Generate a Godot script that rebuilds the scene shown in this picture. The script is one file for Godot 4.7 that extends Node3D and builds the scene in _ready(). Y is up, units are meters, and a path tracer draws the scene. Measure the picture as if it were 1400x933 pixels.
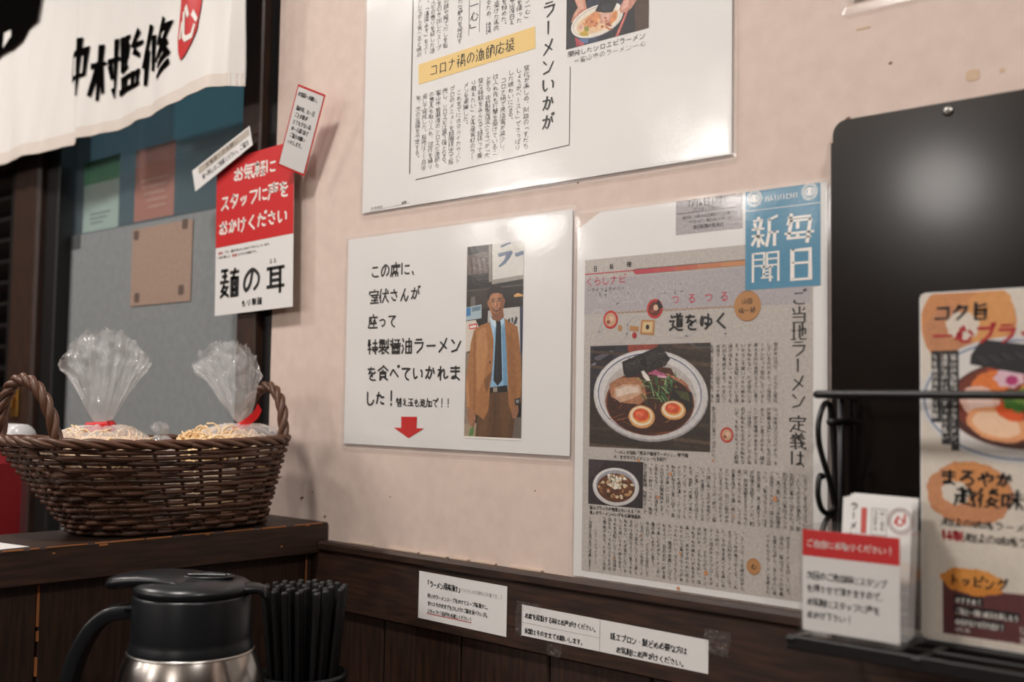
extends Node3D

const EYE := 1.2      # height of the lens above the floor; the posters' heights below are measured from it
var rng := RandomNumberGenerator.new()
var M := {}

func _ready() -> void:
	rng.seed = 11
	set_camera_and_light()
	make_materials()
	build_room()
	build_window()
	build_partition()
	build_posters()
	build_small_prints()
	build_curtain()
	build_basket()
	build_thermos()
	build_chopsticks()
	build_rack()
	for ch in missing:
		print("no strokes for ", ch)

func set_camera_and_light() -> void:
	var cam := Camera3D.new()
	cam.name = "camera"
	add_child(cam)
	var lens := CameraAttributesPhysical.new()
	lens.frustum_focal_length = 38.3
	lens.exposure_aperture = 3.5
	lens.frustum_focus_distance = 1.33
	cam.attributes = lens
	cam.transform = Transform3D(Basis(Vector3(.74332, .01531, -.66876), Vector3(.02669, .99826, .05252), Vector3(.66840, -.05689, .74162)).orthonormalized(), Vector3(0, EYE, 1.0))
	cam.fov = 34.78
	cam.near = .05
	cam.far = 60.0
	cam.current = true
	var env := Environment.new()
	var sky := Sky.new()
	var air := ProceduralSkyMaterial.new()      # dull evening sky over the street
	air.sky_top_color = Color(.29, .35, .375)
	air.sky_horizon_color = Color(.40, .46, .48)
	air.ground_horizon_color = Color(.25, .29, .32)
	air.ground_bottom_color = Color(.12, .13, .14)
	air.sky_energy_multiplier = SKY_ENERGY
	air.sun_angle_max = 1.0
	sky.sky_material = air
	env.background_mode = Environment.BG_SKY
	env.sky = sky
	env.tonemap_mode = Environment.TONE_MAPPER_LINEAR
	env.tonemap_exposure = EXPOSURE
	env.sdfgi_enabled = true
	env.ssao_enabled = true
	env.ssil_enabled = true
	var world := WorldEnvironment.new()
	world.name = "world_environment"
	world.environment = env
	add_child(world)

# one dark brown stain on all the joinery
const STAIN_DARK := Color(.112, .068, .048)
const STAIN_LIGHT := Color(.255, .160, .108)
const EXPOSURE := .88
const SKY_ENERGY := 2.2
const LAMP_ENERGY := .60
const CEILING_ENERGY := 2.05
const LAMP_COLOR := Color(1.0, .975, .955)

# ---------------------------------------------------------------- nodes
func thing(called: String, label: String, category: String, at := Vector3.ZERO, turn := 0.0, group := "") -> Node3D:
	var o := Node3D.new()
	o.name = called
	add_child(o, true)
	o.position = at
	o.rotation.y = turn
	tag(o, label, category, group)
	return o

func tag(o: Node, label: String, category: String, group := "") -> void:
	o.set_meta("label", label)
	o.set_meta("category", category)
	if group:
		o.set_meta("group", group)

func obj(called: String, st: SurfaceTool, m: Material, parent: Node = self, smooth := true) -> MeshInstance3D:
	var o := MeshInstance3D.new()
	o.name = called
	if smooth:
		st.generate_normals()
	o.mesh = st.commit()
	o.material_override = m
	parent.add_child(o, true)
	return o

func struct(called: String, st: SurfaceTool, m: Material, parent: Node = self) -> MeshInstance3D:
	var o := obj(called, st, m, parent)
	if parent == self:
		o.set_meta("kind", "structure")
	return o

# ---------------------------------------------------------------- shapes
func begin(flat := true) -> SurfaceTool:
	var st := SurfaceTool.new()
	st.begin(Mesh.PRIMITIVE_TRIANGLES)
	st.set_smooth_group(-1 if flat else 0)
	return st

func tri(st: SurfaceTool, a: Vector3, b: Vector3, c: Vector3) -> void:
	st.add_vertex(a)
	st.add_vertex(b)
	st.add_vertex(c)

func quad(st: SurfaceTool, a: Vector3, b: Vector3, c: Vector3, d: Vector3) -> void:
	tri(st, a, b, c)
	tri(st, a, c, d)

func box(st: SurfaceTool, lo: Vector3, hi: Vector3, bevel := 0.0) -> void:
	var c := (lo + hi) / 2
	var h := (hi - lo) / 2
	var e: float = minf(bevel, minf(h.x, minf(h.y, h.z)) * .49)
	var v := func(s: Vector3, axis: int) -> Vector3:
		var p := s * (h - Vector3.ONE * e)
		p[axis] = s[axis] * h[axis]
		return c + p
	for axis in 3:
		var a := (axis + 1) % 3
		var b := (axis + 2) % 3
		for s in [-1.0, 1.0]:
			var q := []
			for k in [[-1, -1], [1, -1], [1, 1], [-1, 1]]:
				var g := Vector3.ZERO
				g[axis] = s
				g[a] = k[0]
				g[b] = k[1]
				q.append(v.call(g, axis))
			if s > 0:
				quad(st, q[3], q[2], q[1], q[0])
			else:
				quad(st, q[0], q[1], q[2], q[3])
	if e <= 0:
		return
	for axis in 3:
		var a := (axis + 1) % 3
		var b := (axis + 2) % 3
		for sa in [-1.0, 1.0]:
			for sb in [-1.0, 1.0]:
				var g0 := Vector3.ZERO
				var g1 := Vector3.ZERO
				g0[axis] = -1
				g1[axis] = 1
				g0[a] = sa
				g1[a] = sa
				g0[b] = sb
				g1[b] = sb
				if sa * sb > 0:
					quad(st, v.call(g0, a), v.call(g0, b), v.call(g1, b), v.call(g1, a))
				else:
					quad(st, v.call(g1, a), v.call(g1, b), v.call(g0, b), v.call(g0, a))
	for sx in [-1.0, 1.0]:
		for sy in [-1.0, 1.0]:
			for sz in [-1.0, 1.0]:
				var g := Vector3(sx, sy, sz)
				if sx * sy * sz > 0:
					tri(st, v.call(g, 0), v.call(g, 2), v.call(g, 1))
				else:
					tri(st, v.call(g, 0), v.call(g, 1), v.call(g, 2))

# surface through rings of equal size
func loft(st: SurfaceTool, rings: Array, closed := true, caps := false) -> void:
	for i in rings.size() - 1:
		var a: PackedVector3Array = rings[i]
		var b: PackedVector3Array = rings[i + 1]
		var n := a.size()
		for k in (n if closed else n - 1):
			quad(st, a[k], b[k], b[(k + 1) % n], a[(k + 1) % n])
	if caps:
		for end in [0, rings.size() - 1]:
			var r: PackedVector3Array = rings[end]
			var c := Vector3.ZERO
			for p in r:
				c += p / r.size()
			for k in r.size():
				if end == 0:
					tri(st, c, r[k], r[(k + 1) % r.size()])
				else:
					tri(st, c, r[(k + 1) % r.size()], r[k])

func lathe(st: SurfaceTool, profile: Array, sides := 48, at := Vector3.ZERO, squash := Vector2.ONE) -> void:
	var rings := []
	for p in profile:
		var r := PackedVector3Array()
		for k in sides:
			var a := -k * TAU / sides
			r.append(at + Vector3(cos(a) * p[0] * squash.x, p[1], sin(a) * p[0] * squash.y))
		rings.append(r)
	loft(st, rings)

func tube(st: SurfaceTool, path: PackedVector3Array, radius, sides := 8, closed := false, flatten := 1.0) -> void:
	var n := path.size()
	var rings := []
	var up := Vector3.ZERO
	for i in n:
		var t: Vector3
		if closed:
			t = (path[(i + 1) % n] - path[(i - 1 + n) % n]).normalized()
		else:
			t = (path[mini(i + 1, n - 1)] - path[maxi(i - 1, 0)]).normalized()
		if up == Vector3.ZERO:
			up = t.cross(Vector3.UP if absf(t.y) < .9 else Vector3.RIGHT).normalized()
		up = (up - t * up.dot(t)).normalized()
		var side := t.cross(up)
		var r: float = radius[i] if radius is PackedFloat32Array or radius is Array else radius
		var ring := PackedVector3Array()
		for k in sides:
			var a := -k * TAU / sides
			ring.append(path[i] + (up * cos(a) + side * sin(a) * flatten) * r)
		rings.append(ring)
	if closed:
		rings.append(rings[0])
	loft(st, rings, true, not closed)

func curve(points: Array, steps := 6) -> PackedVector3Array:
	var o := PackedVector3Array()
	for i in points.size() - 1:
		var a: Vector3 = points[maxi(i - 1, 0)]
		var b: Vector3 = points[i]
		var c: Vector3 = points[i + 1]
		var d: Vector3 = points[mini(i + 2, points.size() - 1)]
		for k in steps:
			o.append(b.cubic_interpolate(c, a, d, float(k) / steps))
	o.append(points[points.size() - 1])
	return o

func rounded(lo: Vector2, hi: Vector2, r: float, n := 6) -> PackedVector2Array:
	var o := PackedVector2Array()
	var cs := [[Vector2(hi.x - r, hi.y - r), 0.0], [Vector2(lo.x + r, hi.y - r), PI / 2], [Vector2(lo.x + r, lo.y + r), PI], [Vector2(hi.x - r, lo.y + r), PI * 1.5]]
	for c in cs:
		for k in n + 1:
			o.append(c[0] + Vector2.from_angle(c[1] + k * PI / 2 / n) * r)
	return o

func disc(c: Vector2, r: Vector2, n := 28, turn := 0.0) -> PackedVector2Array:
	var o := PackedVector2Array()
	for k in n:
		o.append(c + (Vector2(cos(k * TAU / n), sin(k * TAU / n)) * r).rotated(turn))
	return o

# a flat plate with the given outline, its front at z, thick behind it
func tool(st) -> SurfaceTool:                    # a list of lines of print gets a fresh surface for each
	if st is Array:
		st.append(begin())
		return st[-1]
	return st

func plate(into, outline: PackedVector2Array, z: float, thick: float) -> void:
	var st := tool(into)
	var id := Geometry2D.triangulate_polygon(outline)
	for i in range(0, id.size(), 3):
		var a := outline[id[i]]
		var b := outline[id[i + 1]]
		var c := outline[id[i + 2]]
		if (b - a).cross(c - a) > 0:
			var s := b
			b = c
			c = s
		tri(st, Vector3(a.x, a.y, z), Vector3(b.x, b.y, z), Vector3(c.x, c.y, z))
		if thick > 0:
			tri(st, Vector3(a.x, a.y, z - thick), Vector3(c.x, c.y, z - thick), Vector3(b.x, b.y, z - thick))
	if thick > 0:
		for i in outline.size():
			var a := outline[i]
			var b := outline[(i + 1) % outline.size()]
			quad(st, Vector3(a.x, a.y, z), Vector3(b.x, b.y, z), Vector3(b.x, b.y, z - thick), Vector3(a.x, a.y, z - thick))

func outline_mm(points: Array) -> PackedVector2Array:
	var o := PackedVector2Array()
	for k in points.size() / 2:
		o.append(Vector2(points[2 * k], -points[2 * k + 1]) * .001)
	return o

func rect_mm(x0: float, y0: float, x1: float, y1: float) -> PackedVector2Array:
	return outline_mm([x0, y0, x1, y0, x1, y1, x0, y1])

# ---------------------------------------------------------------- materials
func noise_texture(seed_value: int, frequency: float, dark: Color, light: Color, octaves := 4, size := 512) -> NoiseTexture2D:
	var n := FastNoiseLite.new()
	n.seed = seed_value
	n.frequency = frequency
	n.fractal_octaves = octaves
	var t := NoiseTexture2D.new()
	t.noise = n
	t.width = size
	t.height = size
	t.seamless = true
	var g := Gradient.new()
	g.set_color(0, dark)
	g.set_color(1, light)
	t.color_ramp = g
	return t

func plain(c: Color, rough := .6, metal := 0.0) -> StandardMaterial3D:
	var m := StandardMaterial3D.new()
	m.albedo_color = c
	m.roughness = rough
	m.metallic = metal
	return m

func grained(seed_value: int, dark: Color, light: Color, rough: float, scale_value: Vector3, frequency := .02, relief := 0.0, octaves := 4) -> StandardMaterial3D:
	var m := plain(Color.WHITE, rough)
	m.albedo_texture = noise_texture(seed_value, frequency, dark, light, octaves)
	m.uv1_triplanar = true
	m.uv1_world_triplanar = true
	m.uv1_scale = scale_value
	if relief > 0:
		m.heightmap_enabled = true
		m.heightmap_texture = m.albedo_texture
		m.heightmap_scale = relief
	return m

func film(alpha: float, rough: float, c := Color.WHITE) -> StandardMaterial3D:
	var m := plain(Color(c, alpha), rough)
	m.transparency = BaseMaterial3D.TRANSPARENCY_ALPHA
	m.cull_mode = BaseMaterial3D.CULL_DISABLED
	return m

func make_materials() -> void:
	M.plaster = grained(3, Color(.775, .700, .655), Color(.815, .740, .695), .75, Vector3(2.2, 2.2, 2.2), .03, 0, 6)
	M.far_wall = grained(4, Color(.26, .19, .145), Color(.33, .245, .19), .6, Vector3(2, 1, 2), .02)
	M.ceiling = plain(Color(.80, .77, .73), .8)
	M.floor = grained(8, Color(.20, .13, .09), Color(.33, .23, .16), .5, Vector3(1, 6, 6), .02)
	M.timber_z = grained(5, STAIN_DARK, STAIN_LIGHT, .5, Vector3(14, 14, 1.3), .018)
	M.timber_y = grained(6, STAIN_DARK, STAIN_LIGHT, .5, Vector3(16, 1.2, 16), .018)
	M.timber_x = grained(7, STAIN_DARK, STAIN_LIGHT, .5, Vector3(1.3, 14, 14), .018)
	M.worn = grained(9, Color(.50, .30, .16), Color(.70, .45, .25), .6, Vector3(60, 60, 60), .05)
	M.jamb = grained(10, STAIN_DARK, STAIN_LIGHT, .45, Vector3(18, 1.4, 18), .018)
	M.black_frame = plain(Color(.030, .028, .030), .45)
	M.paper = plain(Color(.835, .827, .815), .55)
	M.newsprint = grained(13, Color(.640, .612, .584), Color(.722, .696, .668), .7, Vector3(9, 9, 9), .05, 0.0, 5)
	M.lilac = grained(14, Color(.590, .570, .575), Color(.675, .650, .655), .7, Vector3(9, 9, 9), .05, 0.0, 5)
	M.show_through = plain(Color(.675, .655, .650), .7)
	M.ink = plain(Color(.050, .047, .047), .55)
	M.dye = plain(Color(.040, .036, .035), .95)
	M.dye.specular_mode = BaseMaterial3D.SPECULAR_DISABLED
	M.grey_ink = plain(Color(.22, .20, .20), .6)
	M.pale_ink = plain(Color(.50, .48, .46), .6)
	M.red = plain(Color(.74, .030, .045), .5)
	M.dark_red = plain(Color(.62, .07, .12), .5)
	M.rose = plain(Color(.72, .23, .30), .55)
	M.white_ink = plain(Color(.88, .86, .83), .5)
	M.blue = grained(15, Color(.235, .475, .585), Color(.295, .535, .645), .6, Vector3(12, 12, 12), .06)
	M.yellow = plain(Color(.86, .74, .47), .6)
	M.tan_ink = plain(Color(.66, .47, .28), .6)
	M.laminate = film(.006, .15)
	M.seal = film(.07, .12)
	M.laminate.uv1_triplanar = true
	M.laminate.uv1_world_triplanar = true
	M.laminate.uv1_scale = Vector3(10, 10, 10)
	M.laminate.heightmap_enabled = true
	M.laminate.heightmap_texture = noise_texture(41, .03, Color.BLACK, Color.WHITE, 3)
	M.laminate.heightmap_scale = .004
	M.tape = film(.025, .06)
	M.acrylic = film(.008, .04)
	M.glass = film(.06, .03, Color(.75, .85, .88))
	M.cotton = grained(17, Color(.82, .805, .785), Color(.88, .868, .848), .85, Vector3(40, 40, 40), .04)
	M.hem = grained(18, Color(.78, .74, .70), Color(.84, .80, .76), .85, Vector3(40, 40, 40), .04)
	M.wicker = grained(19, Color(.235, .145, .100), Color(.445, .300, .215), .42, Vector3(40, 40, 40), .03)
	M.wicker_dark = grained(20, Color(.175, .108, .076), Color(.340, .220, .155), .45, Vector3(40, 40, 40), .03)
	M.bag = film(.14, .06)
	M.bag_body = film(.24, .08)
	M.noodle = grained(21, Color(.90, .76, .56), Color(.97, .87, .70), .5, Vector3(30, 30, 30), .03)
	M.steel = plain(Color(.72, .70, .68), .20, 1.0)
	M.plastic = plain(Color(.060, .074, .088), .33)
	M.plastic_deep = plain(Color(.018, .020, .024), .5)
	M.chopstick = plain(Color(.014, .018, .022), .5)
	M.iron = plain(Color(.026, .022, .021), .42)
	M.board = grained(22, Color(.066, .052, .046), Color(.080, .064, .057), .135, Vector3(14, 14, 14), .06, 0, 2)
	M.screw = plain(Color(.75, .74, .72), .3, 1.0)
	M.brass = plain(Color(.72, .55, .30), .35, 1.0)
	M.crimson = plain(Color(.46, .035, .075), .5)
	M.porcelain = plain(Color(.80, .80, .80), .3)
	M.frost = grained(23, Color(.475, .490, .492), Color(.515, .530, .532), .8, Vector3(3, 3, 3), .03)
	M.frost.backlight_enabled = true
	M.frost.backlight = Color(.30, .34, .37)
# ---------------------------------------------------------------- lettering
# Every character is a short list of pen strokes on a 10 x 10 grid (x to the right, y down; two digits a point).
# "name:x0y0x1y1" sets another character into that box. Kana are smoothed; a doubled point keeps a corner.
var kana := {
	"あ": "1373 41434558 64563828264575877859", "い": "12152847 738487", "う": "3161 2453747649", "え": "3151 236363282845566888",
	"お": "1363 414738173564867858 7183", "か": "135364574837 413518 7285", "き": "2272 1474 3176 26374868", "く": "61252579",
	"け": "111518 3383 616649", "こ": "2272 26274888", "さ": "1373 4176 26374868", "し": "2127497886", "す": "1282 5155463544555739",
	"せ": "1383 717566 31374888", "そ": "217171252584845658 5879", "た": "1353 3118 5484 576888", "ち": "1272 412626548678 7849", "つ": "135283866848",
	"て": "12828254465879", "と": "3145 8345273989", "な": "1252 3115 6284 646849384767 6789", "に": "111518 4383 475888", "ね": "3139 1343431745638587 876858 6889",
	"の": "524628162351838668", "は": "111518 4383 616758486789", "ひ": "124242252849676262 6285", "ふ": "4152 5345674938 2618 7688", "へ": "16334387",
	"ほ": "111518 4282 4484 626758486789", "ま": "1282 1484 515748283757 5789", "み": "2252523818265687 7459", "む": "1353 31362716253638698886 7183",
	"め": "2247 614628163463858759", "も": "4136497886 1363 1565", "や": "1553838566 5162 3259", "ゆ": "22152733538486674656 616749", "よ": "5383 515748283757 5789",
	"ら": "3152 332654867839", "り": "2226 617549", "る": "217171161654867849384758", "れ": "3139 133333175364677897", "ろ": "2171711616548678 7849",
	"わ": "3139 133333175485 8759", "を": "1272 4125445557 8446385989", "ん": "5119193545586986",
}
var letters := {
	"ア": "128264 444629", "イ": "714416 5359", "ウ": "5153 1316 13837649", "エ": "2282 5258 1888", "オ": "1383 6169 6318", "カ": "13837868 414519",
	"キ": "1373 1585 4159", "ク": "413315 32827539", "ケ": "3115 2383 636639", "コ": "228288 1888", "サ": "1383 3136 717549", "シ": "2243 1435 195883",
	"ス": "22725619 5689", "セ": "148365 313888", "ソ": "1234 827639", "タ": "413315 32827539 3567", "チ": "7122 1484 525639", "ツ": "1325 4254 827639",
	"テ": "2171 1484 545629", "ト": "3139 3476", "ナ": "1383 515529", "ニ": "2373 1888", "ネ": "5152 237317 4559 6677", "ノ": "715619", "ハ": "3218 6288",
	"ヒ": "212888 8325", "フ": "12827539", "ホ": "1383 5159 3518 7588", "マ": "128246 3568", "ミ": "3173 3475 2788", "ム": "512887 6489", "メ": "715519 2377",
	"モ": "2272 1585 424888", "ヤ": "148365 3159", "ユ": "237368 1888", "ヨ": "228288 2585 2888", "ラ": "2171 13837639", "リ": "2226 717549",
	"ル": "323619 616895", "レ": "212884", "ロ": "2229 228289 2888", "ワ": "1215 12827639", "ン": "1234 195883", "ヘ": "16334387", "ー": "1585",
	"、": "1729", "。": "1827382918", "「": "565080", "」": "434919", "！": "5056 5859", "・": "4555", "（": "805579", "）": "103519", "＝": "1484 1686", "：": "5253 5758",
	"0": "31222749697863513 1".replace(" ", ""), "1": "325059", "2": "223161731979", "3": "21615475775928", "4": "60167696 6369", "5": "712124557759 5928", "6": "613226385978764527", "7": "217149",
	"8": "5132337677592826635151", "9": "785131236475 727549", "-": "2575", "(": "613569", ")": "315539", "〒": "1181 0494 5459", "Ｍ": "191155 559199", "Ａ": "095099 2676", "Ｉ": "5159", "Ｎ": "19119991",
	"Ｃ": "928311172999", "Ｈ": "1119 9199 1595", "￥": "1054 9054 5459 2575 2777", "二": "1282 0898",
	"一": "0595", "三": "1181 2575 0898", "十": "0494 5059", "口": "1219 128289 1888", "日": "2029 208089 2484 2989", "目": "2029 208089 2383 2686 2989",
	"田": "1119 118189 5159 1585 1989", "月": "202609 20808979 2383 2686", "山": "5058 131888 8388", "人": "504409 436799", "大": "0393 504409 446799", "心": "2417 3237487886 4153 7395",
	"中": "1216 128286 1686 5059", "小": "5059 2307 7397", "少": "5055 2205 7294 855819", "木": "0393 5059 4308 5398", "土": "1484 5059 0999", "士": "0393 5058 1888", "王": "1181 5158 1585 0898",
	"玉": "1181 5158 1585 0898 6677", "白": "5032 1229 128289 1585 1989", "自": "5032 2229 228289 2484 2686 2989", "力": "13837958 404409", "刂": "2226 707958", "又": "12825609 245699",
	"女": "402589 735719 0393", "子": "118153 535948 0595", "宀": "5054 0409 049489", "广": "5052 1292 121609", "厂": "1191 111609", "辶": "1122 04342637 09376999", "亻": "8006 5459", "彳": "7003 8306 5559",
	"氵": "3072 1455 1976", "扌": "0383 505948 0785", "禾": "7012 0494 5159 4408 5498", "米": "5059 0595 2033 7063 4508 5598", "糸": "502364 722585 5559 2718 7788", "言": "4061 0292 2474 2676 2729 277779 2979",
	"門": "0009 004044 0242 0444 509099 5054 5292 5494", "耳": "0191 2127 7179 2373 2575 0797", "聞": "門:0099 耳:3479", "寸": "0393 606958 2446", "村": "木:0049 寸:5099",
	"臣": "1019 1080 1989 3336 3373 7376 3676 5053 5659", "皿": "1218 1282 8288 3238 6268 0898", "監": "臣:0045 7052 6292 6384 皿:0699", "夂": "4015 32825609 246799", "彡": "7013 8316 9619",
	"修": "亻:0029 3237 夂:4096 彡:5499", "気": "2004 2191 2373 1575789997 5618 2659", "車": "1181 2226 2282 8286 2484 2686 0797 5059", "軽": "車:0049 又:5095 土:5599", "声": "0191 5053 138385 1585 5355 131609",
	"麦": "1080 2272 0494 5054 夂:0599", "面": "0191 5033 1319 1383 8389 3339 6369 3565 3767 1989", "麺": "麦:0049 面:5099", "客": "宀:0093 夂:1297 口:2699", "様": "木:0039 5061 8071 4292 5484 4696 7279 5648 7698 8687",
	"頁": "0191 5142 2227 227277 2474 2676 2777 3709 6799", "原": "厂:0099 白:3186 小:3699", "願": "原:0049 頁:5099", "数": "米:0044 女:0549 夂:4099", "代": "亻:0039 3484 607799", "衣": "5052 0292 4307 343958 8365 4499",
	"袋": "代:0094 衣:0499", "協": "0343 2029 力:4094 力:3569 力:6599", "為": "2031 1181 5109 2373 2585 85898979 3738 5758 1807", "席": "广:0099 2393 3237 6267 3666 2729 277779 5659", "至": "0191 412374 6284 土:0499",
	"室": "宀:0093 至:1399", "犬": "0393 504409 446799 7182", "伏": "亻:0029 犬:3099", "座": "广:0099 人:1246 人:5286 土:1499", "牛": "2014 1383 0696 5059", "寺": "土:0095 寸:0599", "特": "牛:0039 寺:4099",
	"制": "1012 1151 0353 1518 155557 3039 刂:6099", "製": "制:0095 衣:0499", "将": "2029 0213 0626 4152 6172 8173 寸:3499", "酉": "0191 1319 1383 8389 3135 6165 1989 2777", "醤": "将:0095 酉:1499",
	"由": "1219 128289 5059 1585 1989", "油": "氵:0029 由:3099", "食": "504103 506193 4353 2429 247477 2575 2777 2947 5799 7667", "夫": "1282 0494 504409 4599", "替": "夫:0045 夫:5095 日:1599",
	"追": "辶:0099 5142 3238 327274 3474 357577 3777", "加": "力:0059 口:5299", "礻": "4051 038306 4449 5576", "咼": "2025 207075 2575 4042 0519 0595 95998 9".replace(" 9", "9"), "禍": "礻:0039 咼:4099 口:5677",
	"魚": "4013 2272 7253 1317 138387 1585 1787 5357 1809 3839 5859 8899", "漁": "氵:0029 魚:3099", "師": "3012 1219 123235 1535 173739 1939 5091 5257 529297 7059", "応": "广:0099 心:2399",
	"援": "扌:0039 8050 4152 6172 8173 3494 5439 又:4599", "丁": "0191 515948", "町": "田:0049 丁:5099", "開": "門:0099 2575 2777 4539 6569", "間": "門:0099 日:2589", "発": "113105 5094 7062 8373 2474 0696 4419 64698998",
	"富": "宀:0093 3363 口:2347 田:1599", "市": "5052 0292 1417 148487 5259", "亦": "5052 0292 3309 6369 2416 7586", "変": "亦:0095 夂:1499", "匕": "2028398987 8225", "化": "亻:0039 匕:4099",
	"楽": "白:3065 1122 0514 8071 7595 木:0499", "別": "口:0043 055558 2509 刂:6099", "未": "1282 0494 5059 4409 5599", "味": "口:0138 未:3099", "来": "1181 2233 7263 0494 5059 4409 5599",
	"占": "5054 5292 口:1499", "店": "广:0099 占:2399", "減": "氵:0029 3292 323729 70779997 8568 4353 口:4568", "仕": "亻:0029 士:3099", "入": "30405699 4509", "先": "2013 1282 5055 0595 3509 65698998",
	"打": "扌:0039 丁:4099", "殳": "202405 20707485 又:0499", "手": "7021 1383 0696 505948", "撃": "車:0044 殳:5094 手:0499", "受": "8010 2123 4143 7163 0406 049486 又:1599", "岡": "1019 108089 3133 6153 2373 山:2588",
	"剛": "岡:0059 刂:6099", "志": "士:0094 心:0499", "主": "5051 王:0299", "時": "日:0138 寺:4099", "其": "0292 2027 7077 2474 2575 0797 2809 6899", "期": "其:0049 月:5099", "元": "1282 0494 3409 64698998",
	"頑": "元:0049 頁:5099", "弓": "107073 1373 1316 16767959", "長": "2026 2080 2272 2474 0696 2649 5699", "張": "弓:0039 長:4099", "乗": "7011 0292 0494 1686 3136 6166 5159 4609 5699",
	"走": "1151 3034 0464 3437 3656 1509 2799", "越": "走:0099 4292 4247 608699 9376", "県": "目:3065 1016 1686 小:1699", "生": "2014 1282 1585 5059 0999", "産": "5051 1181 3243 7263 1494 141709 生:2599",
	"才": "0292 606958 6319", "材": "木:0049 才:5099", "考": "1171 4044 0494 9009 2575 2527 278759", "安": "宀:0094 女:0399", "案": "安:0095 木:0499", "阝": "1019 106033657636", "艮": "2029 207074 2272 2474 2949 4499 7556",
	"限": "阝:0039 艮:4099", "定": "宀:0093 1383 5358 5585 3509 2799", "貝": "目:1086 3709 6799", "反": "1191 111609 又:2399", "販": "貝:0049 反:5099", "売": "士:0094 0406 049486 3509 65698998",
	"竹": "2004 1242 3344 6044 5292 7384", "第": "竹:0093 138385 1585 1517 178799 5359 4709", "単": "1022 4042 8072 1316 1383 8386 1585 1686 0898 5359", "弾": "弓:0039 単:4099", "石": "0191 4109 口:2499",
	"岩": "山:0094 石:0499", "束": "0191 5059 1316 138386 1686 4609 5699", "瀬": "氵:0019 束:2059 頁:6099", "巳": "108084 1484 1019398987", "港": "氵:0029 3292 5054 7074 3494 5427 7598 巳:5689",
	"立": "5052 1282 2438 7367 0898", "音": "立:0094 日:1499", "意": "音:0095 心:0499", "見": "目:2066 3609 66698998", "取": "耳:0059 又:5299", "式": "0292 1555 3538 0969 607799 7182", "試": "言:0039 式:4099",
	"乍": "3004 2191 4149 4484 4787", "作": "亻:0029 乍:3099", "繰": "糸:0039 口:5082 口:3355 口:6395 木:3599", "返": "辶:0099 反:3097", "完": "宀:0093 元:1399", "成": "1292 121609 60679997 8558 144447",
	"旬": "3013 12828979 日:2467", "次": "1123 0827 5024 4292 9284 6349 6499", "金": "504103 506193 3464 1686 5459 2728 7778 0999", "隹": "3015 2329 6051 2393 2585 2787 2999 6369", "曜": "日:0139 4060 6063 4262 7090 9093 7292 隹:4399",
	"予": "118153 3344 049486 545948", "吏": "0191 1316 1383 8386 1686 505709 2699", "使": "亻:0029 吏:3099", "湾": "氵:0029 亦:3095 弓:4599", "台": "402484 6285 口:1599", "始": "女:0049 台:5099", "内": "1219 12828979 504527 4576",
	"也": "048386 5057 21283999", "地": "土:0039 也:4099", "場": "土:0039 日:5084 4595 5547 568699 6758 8779", "鬼": "4022 1216 128286 1686 1484 5156 4609 66798998", "魅": "鬼:0059 未:5095", "信": "亻:0029 言:3099",
	"豆": "0191 1316 138386 1686 2738 7768 0999", "頭": "豆:0049 頁:5099", "殻": "士:0043 0406 045456 2609 264669 殳:5099", "引": "弓:0059 8089", "出": "5059 1115 1585 8185 0609 0999 9699", "香": "禾:0095 日:1499",
	"夕": "4014 22825709 3455", "移": "禾:0039 夕:4094 夕:4599", "曲": "1119 118189 3039 6069 1585 1989", "辰": "1191 111609 3282 2474 1595 2549 5599", "濃": "氵:0029 曲:4083 辰:3499", "厚": "厂:0099 日:3085 子:2599",
	"当": "5054 1123 8172 1484 8489 1686 1989", "羊": "3042 7062 1383 1585 0797 5359", "我": "3011 0393 303948 0746 60779997 8457 7182", "義": "羊:0094 我:0499", "母": "2017 2080 8079 1787 0595 4143 4647", "毎": "2013 1181 母:0299",
	"斤": "8021 212509 2595 6569", "新": "立:0044 木:0449 斤:5099", "年": "3014 2282 2575 2527 0797 5259", "令": "504104 506194 3464 168668 4659", "和": "禾:0059 口:6299", "行": "彳:0039 5282 4494 747968", "戸": "0191 138386 1686 131709",
	"所": "戸:0049 斤:5099", "阪": "阝:0039 反:3099", "北": "3039 0434 0836 匕:5099", "区": "1191 1119 1999 7238 3277", "梅": "木:0039 毎:4099", "番": "8021 2233 7263 0393 5055 4406 5495 田:1599", "号": "口:2073 0494 34268659",
	"雨": "0191 1319 138389 5159 2535 2737 6575 6777", "電": "雨:0095 日:1588 56599998", "舌": "8021 0494 5155 口:1599", "話": "言:0039 舌:4099", "本": "0393 5059 4308 5398 3777", "社": "礻:0039 土:4099", "首": "3041 7061 0292 5243 目:2499",
	"道": "辶:0099 首:3097", "右": "0393 401609 口:3599", "祐": "礻:0039 右:4099", "良": "4041 2229 227276 2474 2676 2949 4699 7667", "郎": "良:0059 阝:6099", "名": "4014 22827509 口:3599 3354", "物": "牛:0039 5034 429279 5538 7549",
	"灬": "1109 3149 6169 8199", "者": "1161 4043 0393 9107 日:3499", "煮": "1161 4043 0393 9006 日:3477 灬:0899", "干": "1181 0494 5159", "多": "夕:1075 夕:2499", "采": "8010 1223 4143 7263 木:0399", "彩": "采:0059 彡:6099",
	"象": "4013 2272 1315 138385 1585 5346 8566 566949 6799 2648", "徴": "彳:0029 山:3062 3363 王:3469 夂:6099", "喜": "士:1083 口:2375 0696 口:2799", "筆": "竹:0093 138386 0595 1686 1787 0898 5359", "撮": "扌:0039 日:4083 取:3499",
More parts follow.
